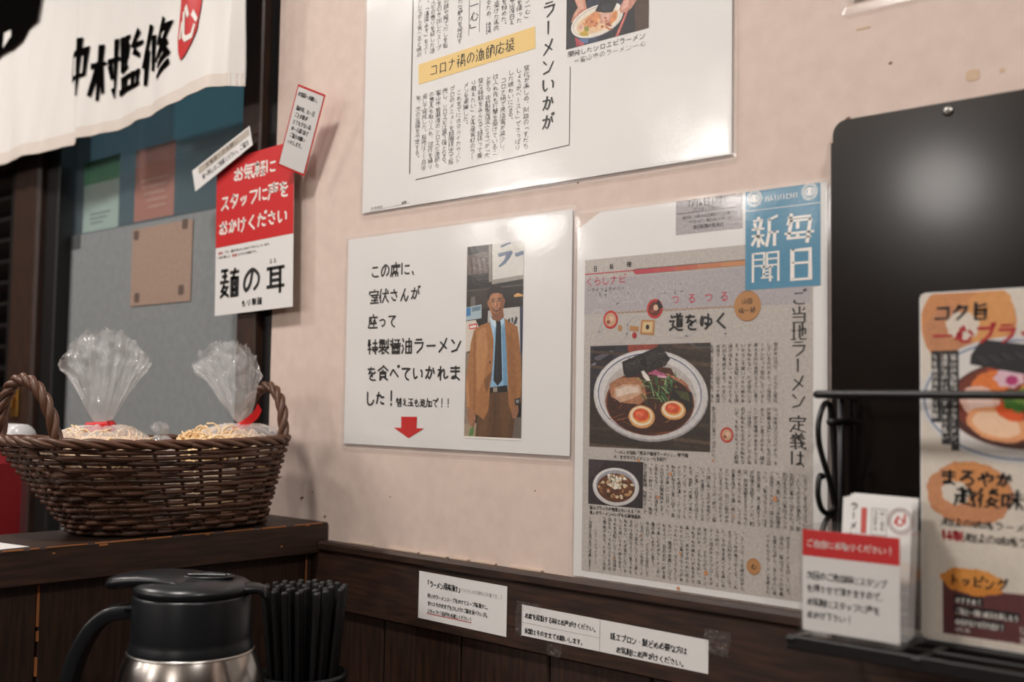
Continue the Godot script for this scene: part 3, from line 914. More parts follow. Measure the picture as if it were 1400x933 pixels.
# ---------------------------------------------------------------- partition with its shelf
func build_partition() -> void:
	var t := thing("partition_shelf", "thick dark-stained wooden shelf board topping the partition, worn front edge", "shelf", Vector3(-1.25, EYE - .218, 0))
	var st := begin()
	box(st, Vector3(-.15, 0, .0005), Vector3(0, .043, 1.15), .002)
	obj("board", st, M.timber_z, t)
	rng.seed = 21
	var wear := begin()
	var z := .012
	while z < .62:                                   # bare wood where the arris has rubbed through
		var l := rng.randf_range(.006, .05)
		var w := rng.randf_range(.0004, .0011)
		box(wear, Vector3(-w, .0422 - w, z), Vector3(.0003, .0432, z + l), .0003)
		z += l + rng.randf_range(.001, .022)
	for c in [[.344, .041, .007, .0026], [.039, .042, .004, .002], [.082, .016, .0022, .002], [.404, .036, .0022, .0016], [.20, .0415, .004, .0014]]:
		box(wear, Vector3(-.0008, c[1] - c[3], c[0] - c[2]), Vector3(.0004, c[1], c[0] + c[2] * .6), .0004)
	obj("worn_edge", wear, M.worn, t)
	var p := thing("partition_panel", "dark vertical board partition under the worn shelf, seam with bare edge", "partition", Vector3(-1.268, 0, 0))
	st = begin()
	box(st, Vector3(-.114, 0, .02), Vector3(-.012, EYE - .219, 1.14))
	obj("core", st, M.timber_y, p)
	z = .028
	while z < 1.1:
		st = begin()
		box(st, Vector3(-.012, 0, z), Vector3(0, EYE - .2185, z + .1895), .0015)
		obj("plank", st, M.timber_y, p)
		z += .1925
	st = begin()
	box(st, Vector3(-.006, .6, .0185), Vector3(.004, EYE - .2185, .0268), .001)
	obj("corner_post", st, M.timber_y, p)
	wear = begin()
	for c in [[.408, .985, .05], [.4075, .93, .012], [.408, .90, .022], [.409, .86, .03], [.4085, .82, .02]]:
		box(wear, Vector3(-.002, EYE - .219 - (.985 - c[1]) - c[2], c[0] + .0015), Vector3(.0005, EYE - .219 - (.985 - c[1]), c[0] + .0048), .0004)
	box(wear, Vector3(.002, EYE - .262, .0268), Vector3(.0042, EYE - .2205, .0285), .0004)
	obj("bare_edge", wear, M.worn, p)
	var paper := thing("white_slip", "blank white paper slip lying on the partition shelf by the basket", "paper", Vector3(-1.30, EYE - .1747, .50))
	st = begin()
	var o := PackedVector2Array([Vector2(-.055, -.06), Vector2(.034, -.075), Vector2(.05, .09), Vector2(-.04, .10)])
	for k in 4:
		var a := o[k]
		o[k] = a
	quad(st, Vector3(o[0].x, 0, o[0].y), Vector3(o[1].x, 0, o[1].y), Vector3(o[2].x, 0, o[2].y), Vector3(o[3].x, 0, o[3].y))
	quad(st, Vector3(o[3].x, -.0004, o[3].y), Vector3(o[2].x, -.0004, o[2].y), Vector3(o[1].x, -.0004, o[1].y), Vector3(o[0].x, -.0004, o[0].y))
	obj("sheet", st, M.paper, paper)
	# table between the seats, below the picture
	var tb := thing("dining_table", "dark wooden table in the booth under the posters", "table", Vector3(-.35, 0, .36))
	st = begin()
	box(st, Vector3(-.88, .712, -.33), Vector3(.95, .744, .34), .004)
	obj("tabletop", st, M.timber_x, tb)
	for sx in [-.8, .87]:
		for sz in [-.27, .28]:
			st = begin()
			box(st, Vector3(sx - .025, 0, sz - .025), Vector3(sx + .025, .712, sz + .025), .003)
			obj("leg", st, M.timber_y, tb)
# ---------------------------------------------------------------- posters on the plaster wall
const ARTICLE := "世の中は日々、どんどん変化しているのだから、ご当地ラーメンだって変化していると考えるのは自然なように思うかも知れない。だが変化しないからこそ続いてきた味もある。それを名物にしている地場の店も多い。それはとても大切な意味がある。たまにご当地ラーメンに出合って義理を感じる人を見かける。彼らは「本来は〇〇〇だから、その定義を満たさないものは認めない」と思うのかも。確かに一定の基準があるからこそ、ご当地ラーメンとしての名前が知れわたるのかも知れないが、それではちょっと窮屈になってしまうのではないか。というのが今の意見だ。数カ月前に富山へ出かけた。目的はもちろん「富山ブラック」。真っ黒いスープが特徴のご当地ラーメンだ。店へ向かった。「富山ブラック」はその名の通り、真っ黒なスープが特徴の名物ラーメンだ。戦後、肉体労働をする人たちに食べてもらうため、しょうゆの量を増やして濃い味にしたといわれる。白いご飯のおかずになるように作られたチャーシュー入りの一杯だ。ご飯と一緒に食べるのが本来だという。大量のこしょうも入る。「大喜」は始まりの店とされる。西町「大喜」で食べたラーメンは、チャーシューもメンマも味が濃く、スープは知れば知るほど思い出す。身すべてが楽しい一日だった。一九四七年の開業時からずっと変わらない、この道をゆく。もう一軒は「一心」。無添加の自家製麺、特製のタレで作るラーメンを出している。店主は、富山ブラックの定義を変えながら、多くの人に食べてもらうラーメンを考えた。スープは、うま味の後からしょうゆの香りがくる。これまでとは別のラーメンになった。そのまま食べても楽しめる一杯だ。ラーメンとは、スタート地点からアプローチが違うのだ。どちらのラーメンが好いか。どちらも好い。店それぞれの味わいがあるから楽しい。おかずのために作られたという富山ブラックがあってもいいし、そうでなくてもいい。義理や定義にしばられるより、目の前の一杯を食べて楽しむのがラーメンの一番の楽しみ方だと思う。"

func sheet_thing(called: String, label: String, category: String, x: float, y: float, z := .003) -> Node3D:
	return thing(called, label, category, Vector3(x, EYE + y, z))

func build_posters() -> void:
	seat_notice()
	press_article()
	newspaper()
	corner_sheet()

func seat_notice() -> void:
	var t := sheet_thing("seat_notice", "white laminated notice with black Japanese lines, red arrow and standing man's photo", "notice", -1.222, .235)
	patch_sheet(t, "paper", outline_mm([4, 4, 417, 4, 417, 296, 4, 296]), M.paper)
	var st = []
	line(st, "この席に、", 54.5, 44.5, 19, 19, 21, .125, .115)
	line(st, "室伏さんが", 53.5, 80, 19, 18.5, 21, .125, .115)
	line(st, "座って", 52.5, 114.5, 18.5, 18.5, 20, .125, .115)
	line(st, "特製醤油ラーメン", 52.5, 150, 20.5, 19.5, 23.4, .135, .125)
	line(st, "を食べていかれま", 51.5, 186.5, 20.5, 19.5, 23.4, .135, .125)
	line(st, "した！", 50, 221, 19, 19.5, 21.5, .15, .14)
	line(st, "替え玉も追加で！！", 113.5, 230.5, 11, 11, 11.8, .135, .125)
	ink(t, st, M.ink)
	patch(t, "red_arrow", outline_mm([124.7, 255.7, 155.5, 255.2, 155, 270.4, 169.4, 270.3, 139.9, 284, 110, 270.8, 125, 270.7]), .0005, M.red)
	print_rect(t, "photo_print", 244, 35, 341, 278, .0004, picture_material(picture(PORTRAIT, 240, 600, .14, 4)))
	patch(t, "photo_edge", rect_mm(243, 278, 341, 280.5), .0004, M.white_ink)
	pouch(t, 421, 300, 0, 3)

func patch_sheet(t: Node3D, called: String, outline: PackedVector2Array, m: Material) -> MeshInstance3D:
	var st = begin()
	plate(st, outline, 0, .0004)
	return obj(called, st, m, t)

func press_article() -> void:
	var t := sheet_thing("press_article", "large laminated newspaper article on white with yellow heading band and ramen bowl photo", "poster", -1.193, .62)
	patch_sheet(t, "paper", outline_mm([4, -64, 602, -64, 602, 354, 4, 354]), M.paper)
	patch(t, "yellow_band", outline_mm([115, 161, 325, 154.5, 326, 182.5, 116.5, 189]), .0003, M.yellow)
	var st = []
	var head := "コロナ禍の漁師応援"
	for k in head.length():
		line(st, head[k], 138 + k * 17.3, 165.8 - k * .5, 14.5, 15.5, 17, .105, .07)
	line(st, "白えびラーメンいかが", 337.5, 128 - 3 * 23.4, 20, 19.5, 23.4, .15, .095, "v", .3)
	line(st, "町「一心」", 212, 141.5 - 5 * 15.6, 15, 14.5, 15.6, .085, .06, "v")
	ink(t, st, M.ink)
	st = []
	for r in [[101, -60, 102.8, 310], [381.2, 216.4, 382.2, 311.5], [210, 40, 210.7, 141.5], [229.2, 40, 229.9, 141.2]]:
		plate(st, rect_mm(r[0], r[1], r[2], r[3]), .0004, 0)
	plate(st, outline_mm([114, 319, 382, 311, 382, 312, 114, 320.2]), .0004, 0)
	line(st, "開発したシロエビラーメン", 378.5, 198.2, 8.2, 6.6, 9.45, .09, .08)
	line(st, "＝富山市のラーメン一心", 387, 207.6, 8.2, 6.6, 9.6, .065, .055)
	ink(t, st, M.grey_ink, "caption")
	st = begin()
	var low := ["変化が楽しめ、別皿の「すだち", "しょうがペースト」でさっぱり", "した味わいになる。", "　コロナ禍で来店客が減少し、", "仕入れ先も打撃を受けているこ", "とから、中村剛志店主(54)が「大", "変な時期をみんなで頑張って乗", "り越えたい」と県産食材のラー", "メンを考案した。", "　これまでにホタルイカやノド", "グロのメニューを期間限定で販", "売し、シロエビは第３弾となる。", "富山市岩瀬港のシロエビ漁師ら", "の意見も取り入れ、試作を繰り", "返して完成した。販売は11月中", "旬、次の金曜を予定する。"]
	for k in low.size():
		line(st, low[k].replace("３", "3"), 307.8 - k * 13.08, 201 + k * .2, 9.0, 6.7, 105.5 / maxi(14, low[k].length()), .09, .075, "v")
	var up := [["ーメン一心」", 307.5, 145], ["びを使った", 294, 145], ["に富山湾白え", 281.5, 145], ["販売を始めた。", 268, 145], ["打撃で受けた県内", 255, 146.5], ["になるため、地場", 241, 146.5], ["新たな魅力を発信す", 189.3, 149], ["シロエビの頭や殻でだしを取", 162.5, 149.5], ["味を引き出したスープ", 149.5, 150], ["エビの香りを移した油", 137.3, 151], ["す。「濃厚みそ」をスー", 125, 151], ["とかしながら食べると味の", 111.5, 151.5]]
	for u in up:
		line(st, u[0], u[1], u[2] - u[0].length() * 7.6, 9.0, 6.8, 7.6, .09, .075, "v")
	ink(t, st, M.grey_ink, "article_text")
	st = []
	line(st, "2021年10月7日", 23, 347.5, 3, 3, 3.4, .12, .11)
	line(st, "新聞", 88, 346.5, 3.4, 3.4, 4.6, .12, .11)
	plate(st, outline_mm([21, 352.6, 104, 349.6, 104, 349.9, 21, 352.9]), .0004, 0)
	ink(t, st, M.ink, "print_footer")
	print_rect(t, "photo_print", 375, 98, 495, 194.5, .0004, picture_material(picture(CARRIED_BOWL, 300, 240, .30, 9)))
	pouch(t, 606, 426, -68, 8, .00035)

func newspaper() -> void:
	var t := sheet_thing("newspaper_clipping", "laminated grey newspaper clipping with blue title block and two ramen photos", "poster", -.801, .226, .0035)
	patch_sheet(t, "backing_sheet", outline_mm([4, 21, 38, 3, 318, 3, 318, 424, 4, 424]), M.paper)
	patch(t, "newsprint_strip", rect_mm(141.5, 3, 224, 40), .0002, M.lilac)
	patch(t, "newsprint", rect_mm(16, 58, 303, 417), .0002, M.newsprint)
	patch(t, "tinted_panel", outline_mm([16, 81, 227, 81, 227, 105, 300, 105, 300, 122, 16, 122]), .0003, M.lilac)
	var st = begin()
	for k in 7:                                         # reverse side showing through the thin paper
		line(st, "株会上くさ大新"[k], 36 + k * 17, 92 + (k % 2) * 3, 15, 18, 15, .10, .10, "h", 0, .0004)
	for c in [[58, 140, 26, 20], [92, 142, 20, 20], [150, 138, 24, 17], [36, 130, 13, 16], [180, 150, 30, 18]]:
		var ring := disc(Vector2(c[0], -c[1]) * .001, Vector2(c[2], c[3]) * .0008, 30)
		ring.append(ring[0])
		pen(st, ring, .0004, Vector2(.0022, .0022), 0)
	ink(t, st, M.show_through, "show_through")
	patch(t, "blue_title_block", rect_mm(227.5, 3, 311, 105.5), .0004, M.blue)
	st = []
	line(st, "ＭＡＩＮＩＣＨＩ", 250.5, 9.5, 3.6, 5.6, 4.75, .15, .10, "h", 0, .0007)
	line(st, "新", 235.5, 31.5, 30, 29.5, 30, .125, .075, "h", 0, .0007)
	line(st, "聞", 236.5, 68.5, 29, 29, 30, .088, .055, "h", 0, .0007)
	line(st, "毎", 273, 32, 31, 29, 30, .135, .08, "h", 0, .0007)
	line(st, "日", 274.5, 68.5, 29, 29.5, 30, .155, .08, "h", 0, .0007)
	plate(st, rect_mm(228, 22.9, 311, 23.5), .0006, 0)
	for c in [[238, 10.8], [299.6, 10.8]]:
		for r in [8.2, 6.6, 5.1, 3.8]:
			var ring := disc(Vector2(c[0], -c[1]) * .001, Vector2(r, r * (1.0 if r > 6 else .8)) * .001, 36)
			ring.append(ring[0])
			pen(st, ring, .0006, Vector2(.0008, .0008), 0)
		plate(st, disc(Vector2(c[0], -c[1]) * .001, Vector2(2.0, 2.6) * .001), .0006, 0)
	ink(t, st, M.white_ink, "title_lettering")
	st = []
	line(st, "7月6日(月)", 156, 3.5, 8.4, 7.6, 9.2, .11, .09)
	line(st, "毎日新聞大阪本社", 164, 31.5, 4.3, 4.2, 4.75, .10, .09)
	line(st, "日", 29, 66.5, 4.6, 5.4, 5, .14, .13)
	line(st, "新", 52.5, 65.5, 5, 5.4, 5, .13, .12)
	line(st, "聞", 77, 65, 5, 5.4, 5, .13, .12)
	line(st, "道をゆく", 134.5, 126.5, 16.5, 17.5, 18.8, .145, .135)
	line(st, "ご当地ラーメン", 279.5, 108.5, 16.5, 15.8, 16.9, .13, .075, "v", .15)
	line(st, "定義は", 278.6, 234.5, 16.5, 15.8, 16.9, .13, .075, "v", .15)
	ink(t, st, M.ink)
	st = []
	line(st, "2020年(令和2年)", 163, 12.2, 4.2, 3.8, 4.6, .08, .07)
	plate(st, rect_mm(142.5, 16.9, 223, 17.3), .0005, 0)
	line(st, "発行所：大阪市北区梅田3丁目4番5号", 150, 20.5, 3.5, 3.4, 3.9, .09, .08)
	line(st, "〒530-8251", 158, 25.8, 3.2, 3.2, 3.5, .09, .08)
	line(st, "電話(06)6345-1551", 180, 25.8, 3.2, 3.2, 3.4, .09, .08)
	line(st, "ーライフスタイルー", 20, 91.5, 5, 4.2, 6.1, .10, .09)
	plate(st, rect_mm(87, 73.4, 227, 73.9), .0005, 0)
	ink(t, st, M.grey_ink, "small_print")
	st = []
	line(st, "くらしナビ", 17.5, 78.2, 10.5, 10, 11.8, .10, .10)
	line(st, "つる", 136.5, 105.5, 10, 9.5, 21, .11, .11)
	line(st, "つる", 178, 105.5, 10, 9.5, 19.5, .11, .11)
	plate(st, rect_mm(16, 74.2, 86, 75.3), .0005, 0)
	ink(t, st, M.rose, "rose_lettering")
	var shades := [Color(.68, .22, .28), Color(.68, .28, .28), Color(.68, .36, .28), Color(.70, .43, .29), Color(.72, .49, .32)]
	for k in 5:                                          # printed colour bar, rose to ochre
		var x0 := 84.0 + k * 28.6
		patch(t, "colour_bar", outline_mm([x0, 74.2, x0 + 28.6, 74.2, x0 + 28.6, 79.4, x0 + (4.0 if k == 0 else 0.0), 79.4]), .0005, plain(shades[k], .6))
	st = []
	var wavy := PackedVector2Array()
	for k in 105:
		wavy.append(Vector2(62 + k * 1.47, -121.6 + (.8 if k % 4 < 2 else -.8)) * .001)
	pen(st, wavy, .0005, Vector2(.0007, .0007), 0)
	ink(t, st, M.tan_ink, "wavy_rule")
	bowl_mark(t, Vector2(54.2, -129.2), 10.3, false)
	bowl_mark(t, Vector2(114.8, -119.4), 10.6, true)
	patch(t, "printed_square", outline_mm([97, 131, 115, 132, 114, 149, 95, 147]), .0005, M.tan_ink)
	patch(t, "printed_square_mat", outline_mm([99.5, 133.5, 112.5, 134, 111.5, 146, 98, 145]), .0006, plain(Color(.78, .68, .50), .6))
	patch(t, "printed_leaf", disc(Vector2(.1055, -.1395), Vector2(.0025, .003), 8), .0007, M.ink)
	patch(t, "printed_box", outline_mm([81.5, 137, 93.5, 138.5, 93, 144, 81, 142.5]), .0005, M.tan_ink)
	patch(t, "printed_dot", disc(Vector2(.0877, -.1482), Vector2(.0032, .0036), 14), .0005, M.dark_red)
	patch(t, "printed_cup", disc(Vector2(.0676, -.1391), Vector2(.003, .0036), 14), .0005, M.tan_ink)
	for c in [[230, 122, 15.6], [238, 388, 8.0]]:
		var seal := PackedVector2Array()
		for k in 96:
			seal.append(Vector2(c[0], -c[1]) * .001 + Vector2.from_angle(k * TAU / 96) * (c[2] + sin(k * TAU / 4.36) * .5) * .001)
		patch(t, "round_badge", seal, .0005, M.tan_ink)
	st = []
	line(st, "山田", 223.5, 114, 6, 5.6, 6.6, .11, .10, "h", 0, .0007)
	line(st, "祐一郎", 220, 123.5, 6, 5.6, 6.8, .11, .10, "h", 0, .0007)
	line(st, "心", 235, 385, 6, 6, 6, .12, .12, "h", 0, .0007)
	ink(t, st, M.ink, "badge_lettering")
	bowl_mark(t, Vector2(206.4, -255.7), 7.8, false)
	print_rect(t, "bowl_photo", 25.5, 158.8, 186.5, 274.4, .0004, picture_material(picture(BOWL, 480, 345, .34, 5)))
	print_rect(t, "small_bowl_photo", 24.8, 289, 101, 340, .0004, picture_material(picture(SMALL_BOWL, 300, 200, .34, 6)))
	st = []
	line(st, "「一心」の名物「煮玉子醤油ラーメン」。煮干麺", 60, 277.0, 4.3, 4.0, 4.5, .12, .11)
	line(st, "や、まぜそばなどメニューは多彩だ", 60, 282.6, 4.3, 4.0, 4.5, .12, .11)
	line(st, "富山ブラックの象徴ともいえる「大", 27, 341.8, 4.2, 4.0, 4.45, .13, .12)
	line(st, "喜」のラーメン＝いずれも筆者撮影", 27, 347.4, 4.2, 4.0, 4.45, .13, .12)
	ink(t, st, M.ink, "caption")
	st = begin()
	var at := 0
	var cols := []
	for k in 11:
		cols.append([264.0 - k * 7.45, 160.5 + k * .05, 13, 4.75])
	for k in 7:
		cols.append([264.0 - k * 7.45, 226.5, 13, 4.5])
	for k in 27:
		cols.append([296.5 - k * 7.35, 291.5 - k * .08, 13, 4.35])
	for k in 32:
		var x := 278.0 - k * 7.35
		if x < 229 or x > 250:
			cols.append([x, 354.5 - k * .04, 13, 4.6])
	for c in cols:
		var part := ARTICLE.substr(at % ARTICLE.length(), c[2])
		at += c[2]
		line(st, part, c[0] - 3.9, c[1], 4.4, 4.05, c[3], .105, .09, "v")
	line(st, "数カ月前に富山へ出かけた。", 188.5, 226.5, 4.4, 4.05, 4.45, .095, .08, "v")
	line(st, "（ヌードルライター）", 34.5, 366, 4.2, 3.9, 4.3, .09, .08, "v")
	line(st, "ー次回は８月６日に掲載しますー".replace("８", "8").replace("６", "6"), 26, 355, 4.2, 3.9, 4.1, .12, .10, "v")
	ink(t, st, M.grey_ink, "article_text")
	for s in [[182, 401, 2.3, 2.6], [137, 300, 1.7, 2.2], [121, 326, 1.6, 1.8], [62, 398, 1.6, 1.2], [95, 287.5, 1.6, 2], [148, 421, 2.2, 1.8], [262, 318, 2.2, 3], [190, 283, 1.4, 1.4], [98, 370, 1.3, 1.2], [150, 384, 1.1, 2.2], [215, 339, 1.2, 1.2]]:
		patch(t, "soup_stain", disc(Vector2(s[0], -s[1]) * .001, Vector2(s[2], s[3]) * .001, 11, .5), .0008, plain(Color(.74, .50, .31), .6))
	pouch(t, 322, 429, 0, 17, .0005)

func bowl_mark(t: Node3D, c: Vector2, r: float, dark: bool) -> void:
	patch(t, "printed_bowl", disc(c * .001, Vector2(r, r * 1.02) * .001), .0005, plain(Color(.70, .16, .14), .6))
	patch(t, "printed_bowl_soup", disc(c * .001, Vector2(r, r) * .00076), .0006, plain(Color(.36, .15, .11) if dark else Color(.72, .58, .46), .6))
	patch(t, "printed_topping", disc((c + Vector2(.15, .1) * r) * .001, Vector2(r, r) * .00032, 14), .0007, plain(Color(.80, .66, .56), .6))
	patch(t, "printed_topping", disc((c + Vector2(-.28, -.26) * r) * .001, Vector2(r, r * .8) * .00026, 14), .0007, plain(Color(.52, .26, .18), .6))
	if dark:
		patch(t, "printed_seaweed", outline_mm([c.x + r * .45, -c.y - r * 1.0, c.x + r * 1.05, -c.y - r * .1, c.x + r * .5, -c.y + r * .05, c.x + r * .25, -c.y - r * .6]), .0008, M.ink)

func corner_sheet() -> void:
	var t := sheet_thing("upper_sheet", "white sheet in a clear pouch high on the wall above the black board", "poster", -.4665, .700)
	patch_sheet(t, "paper", outline_mm([9, 8, 300, 8, 300, 301, 9, 301]), M.paper)
	pouch(t, 310, 311, 0, 29, .0003)

# ---------------------------------------------------------------- small cards
func build_small_prints() -> void:
	# notes on the dark rail under the posters
	var t := thing("rice_notice", "small white card about ramen rice on the dark rail, thin red underline", "notice", Vector3(-1.041, EYE - .219, .0176))
	t.rotation.z = -.008
	patch_sheet(t, "card", outline_mm([0, 0, 154, 0, 154, 60, 0, 60]), M.paper)
	var st = []
	line(st, "「ラーメン用茶漬け」", 14, 10, 6.2, 7.6, 6.4, .13, .12)
	line(st, "残りのラーメンスープをかけてスープ茶漬けに。", 17, 26.3, 4.9, 5.4, 4.95, .12, .11)
	line(st, "またはそのままでも少しだけご飯を食べたい方。", 17, 36, 4.9, 5.4, 4.95, .12, .11)
	line(st, "スタッフに100円をお渡しください！", 17, 45.5, 4.6, 5.2, 4.75, .12, .11)
	ink(t, st, M.ink)
	st = []
	line(st, "（小ライスの1割ほどの量です。）", 75, 11.5, 4.4, 5, 4.7, .07, .06)
	ink(t, st, M.pale_ink, "fine_print")
	patch(t, "red_underline", rect_mm(16.5, 51.4, 96, 52.1), .0005, M.red)
	t = thing("seat_request_strip", "long white two-part strip of requests taped to the dark rail", "notice", Vector3(-.863, EYE - .2385, .0176))
	t.rotation.z = -.008
	patch_sheet(t, "strip", outline_mm([0, 0, 256, 0, 256, 34.5, 0, 36]), M.paper)
	st = []
	line(st, "お席を移動する時はお声がけください。", 5, 8.2, 5.7, 6.4, 6.05, .12, .11)
	line(st, "食器はそのままでお願いします。", 5, 26, 5.7, 6.2, 6.05, .12, .11)
	line(st, "紙エプロン・髪どめ必要な方は", 131, 11.8, 6.8, 7.2, 7.15, .12, .11)
	line(st, "お気軽にお声がけください。", 139, 25.2, 6.6, 7.2, 7.05, .12, .11)
	ink(t, st, M.ink)
	st = []
	plate(st, rect_mm(0, 20.2, 116, 20.5), .0003, 0)
	plate(st, rect_mm(116, 0, 116.4, 35), .0003, 0)
	ink(t, st, M.pale_ink, "cut_line")
	for c in [[-7, -4, 30, 6, 3], [-8, 4, 3, 37, 5], [42, 38, 62, 52, 7], [252, -12, 283, 3, 9], [253, 4, 281, 13, 12]]:
		var tape := begin(false)
		var n := FastNoiseLite.new()
		n.seed = c[4]
		n.frequency = 120.0
		for i in 24:
			for j in 12:
				var q := []
				for d in [[0, 0], [1, 0], [1, 1], [0, 1]]:
					var x := lerpf(c[0], c[2], (i + d[0]) / 24.0) * .001
					var y := -lerpf(c[1], c[3], (j + d[1]) / 12.0) * .001
					q.append(Vector3(x, y, .0016 + n.get_noise_2d(x, y) * .0035))
				quad(tape, q[0], q[1], q[2], q[3])
		obj("clear_tape", tape, M.tape, t)
	# red and white call card on the window post
	t = thing("call_card", "glossy red and white card on the window post, big black brush letters below", "notice", Vector3(-1.5345, EYE + .3835, .021))
	t.rotation.z = .027
	patch_sheet(t, "card", outline_mm([0, 0, 206, 0, 206, 251, 0, 251]), M.paper)
	patch(t, "red_field", rect_mm(0, 0, 206, 141), .0002, M.red)
	st = []
	line(st, "お気軽に", 48, 17, 27, 23, 29, .155, .14)
	line(st, "スタッフに声を", 13, 57, 24.5, 24, 26, .155, .14)
	line(st, "おかけください", 9, 98, 24.5, 24, 26.2, .155, .14)
	ink(t, st, M.white_ink, "white_lettering")
	st = []
	line(st, "麺", 16, 180, 50, 42, 50, .16, .13, "h", .15)
	line(st, "の", 76, 181, 48, 40, 50, .16, .16, "h", .2)
	line(st, "耳", 142, 184, 42, 42, 50, .17, .13, "h", .1)
	line(st, "ミミ", 146, 173, 9, 8, 10, .13, .12)
	line(st, "もり製麺", 75, 231, 11, 10, 14, .17, .15)
	line(st, "では、麺の切れはしをおすそわけしています。", 26, 148, 5.6, 4, 6, .13, .12)
	line(st, "小麦の香りと", 6, 155.5, 5.6, 4, 6, .13, .12)
	line(st, "もちもち食感です。", 64, 155.5, 5.6, 4, 6, .13, .12)
	ink(t, st, M.ink)
	st = []
	line(st, "当店", 8, 148, 6, 4.2, 6.6, .155, .14)
	line(st, "数量", 48, 155.5, 6, 4.2, 6.6, .155, .14)
	ink(t, st, M.red, "red_lettering")
	# slanting slip and red-edged label over it
	t = thing("slanted_slip", "narrow white slip slanting across the red card's upper left", "notice", Vector3(-1.5935, EYE + .3765, .030))
	t.rotation.z = .30
	patch_sheet(t, "slip", outline_mm([0, 0, 168, 0, 168, 33, 0, 38]), M.paper)
	patch(t, "grey_band", outline_mm([18, 3, 165, 3, 165, 14, 18, 15]), .0003, plain(Color(.66, .62, .57), .6))
	st = []
	line(st, "食べ残しはご遠慮ください。ご協力", 26, 19, 7.6, 9, 8.4, .12, .10)
	ink(t, st, M.grey_ink)
	st = []
	line(st, "お客様へのお願い", 40, 5, 9, 7, 12, .13, .11)
	ink(t, st, M.grey_ink, "band_lettering")
	t = thing("red_edged_label", "small white label with red border standing off the wall beside the window post", "notice", Vector3(-1.277, EYE + .4575, .055))
	var ax := Vector3(.0375, -.018, -.02).normalized()
	var up := Vector3(.074, .0995, 0)
	up = (up - ax * up.dot(ax)).normalized()
	t.basis = Basis(ax, up, ax.cross(up))
	patch_sheet(t, "label_card", outline_mm([0, 0, 47, 0, 47, 124, 0, 124]), M.red)
	patch(t, "white_field", rect_mm(1.8, 3, 45, 121), .0003, M.paper)
	st = []
	var rows := ["お客様へお願い。", "", "麺の耳、は一日", "ごとの数が", "とても少ない為", "お一人様1袋で", "ご協力お願い", "いたします。"]
	for k in rows.size():
		line(st, rows[k], 7 if k else 4, 9 + k * 10.2, 4.0, 6.6, 4.5, .13, .12)
	ink(t, st, M.ink)
# ---------------------------------------------------------------- shop curtain
const HEM := [[-2.60, .058], [-2.268, .062], [-2.16, .071], [-2.07, .060], [-1.985, .052], [-1.944, .064], [-1.88, .050], [-1.813, .044], [-1.70, .058], [-1.598, .073], [-1.52, .086], [-1.461, .090], [-1.43, .078], [-1.406, .060]]

func fold_depth(x: float, y: float) -> float:
	var z := .06
	for i in HEM.size() - 1:
		if x >= HEM[i][0] and x <= HEM[i + 1][0]:
			z = lerpf(HEM[i][1], HEM[i + 1][1], smoothstep(0.0, 1.0, (x - HEM[i][0]) / (HEM[i + 1][0] - HEM[i][0])))
	var up := clampf(y / .55, 0, 1)
	return lerpf(z, .06, up * .8) + .0016 * sin(x * 46 + y * 14) * (1 - up) + .0012 * sin(x * 90 - y * 25)

func cloth_point(x: float, y: float, lift: float) -> Vector3:
	return Vector3(x, EYE + .478 + y, fold_depth(x, y) + lift)

func cloth_panel(parent: Node, called: String, x0: float, x1: float, y0: float, y1: float, lift: float, m: Material) -> void:
	var st = begin(false)
	var nx := int((x1 - x0) / .005) + 1
	var ny := int((y1 - y0) / .02) + 1
	for i in nx:
		for j in ny:
			var q := []
			for d in [[0, 1], [1, 1], [1, 0], [0, 0]]:
				q.append(cloth_point(lerpf(x0, x1, float(i + d[0]) / nx), lerpf(y0, y1, float(j + d[1]) / ny), lift))
			quad(st, q[0], q[1], q[2], q[3])
			quad(st, q[3] - Vector3(0, 0, .0016), q[2] - Vector3(0, 0, .0016), q[1] - Vector3(0, 0, .0016), q[0] - Vector3(0, 0, .0016))
	obj(called, st, m, parent)

# brush marks follow the folds of the cloth
func dye(parent: Node, strokes: SurfaceTool, m: Material, called := "lettering") -> void:
	var src := strokes.commit()
	var o := begin(false)
	var v: PackedVector3Array = src.surface_get_arrays(0)[Mesh.ARRAY_VERTEX]
	for i in range(0, v.size(), 3):
		var todo := [[v[i], v[i + 1], v[i + 2]]]
		while todo:                                        # split long pieces so that they bend with the cloth
			var t: Array = todo.pop_back()
			var e := [t[0].distance_to(t[1]), t[1].distance_to(t[2]), t[2].distance_to(t[0])]
			var k: int = e.find(maxf(e[0], maxf(e[1], e[2])))
			if e[k] > .02:
				var mid: Vector3 = (t[k] + t[(k + 1) % 3]) / 2
				todo.append([t[k], mid, t[(k + 2) % 3]])
				todo.append([mid, t[(k + 1) % 3], t[(k + 2) % 3]])
			else:
				for p in t:
					o.add_vertex(cloth_point(p.x, p.y, .0022))
	obj(called, o, m, parent)

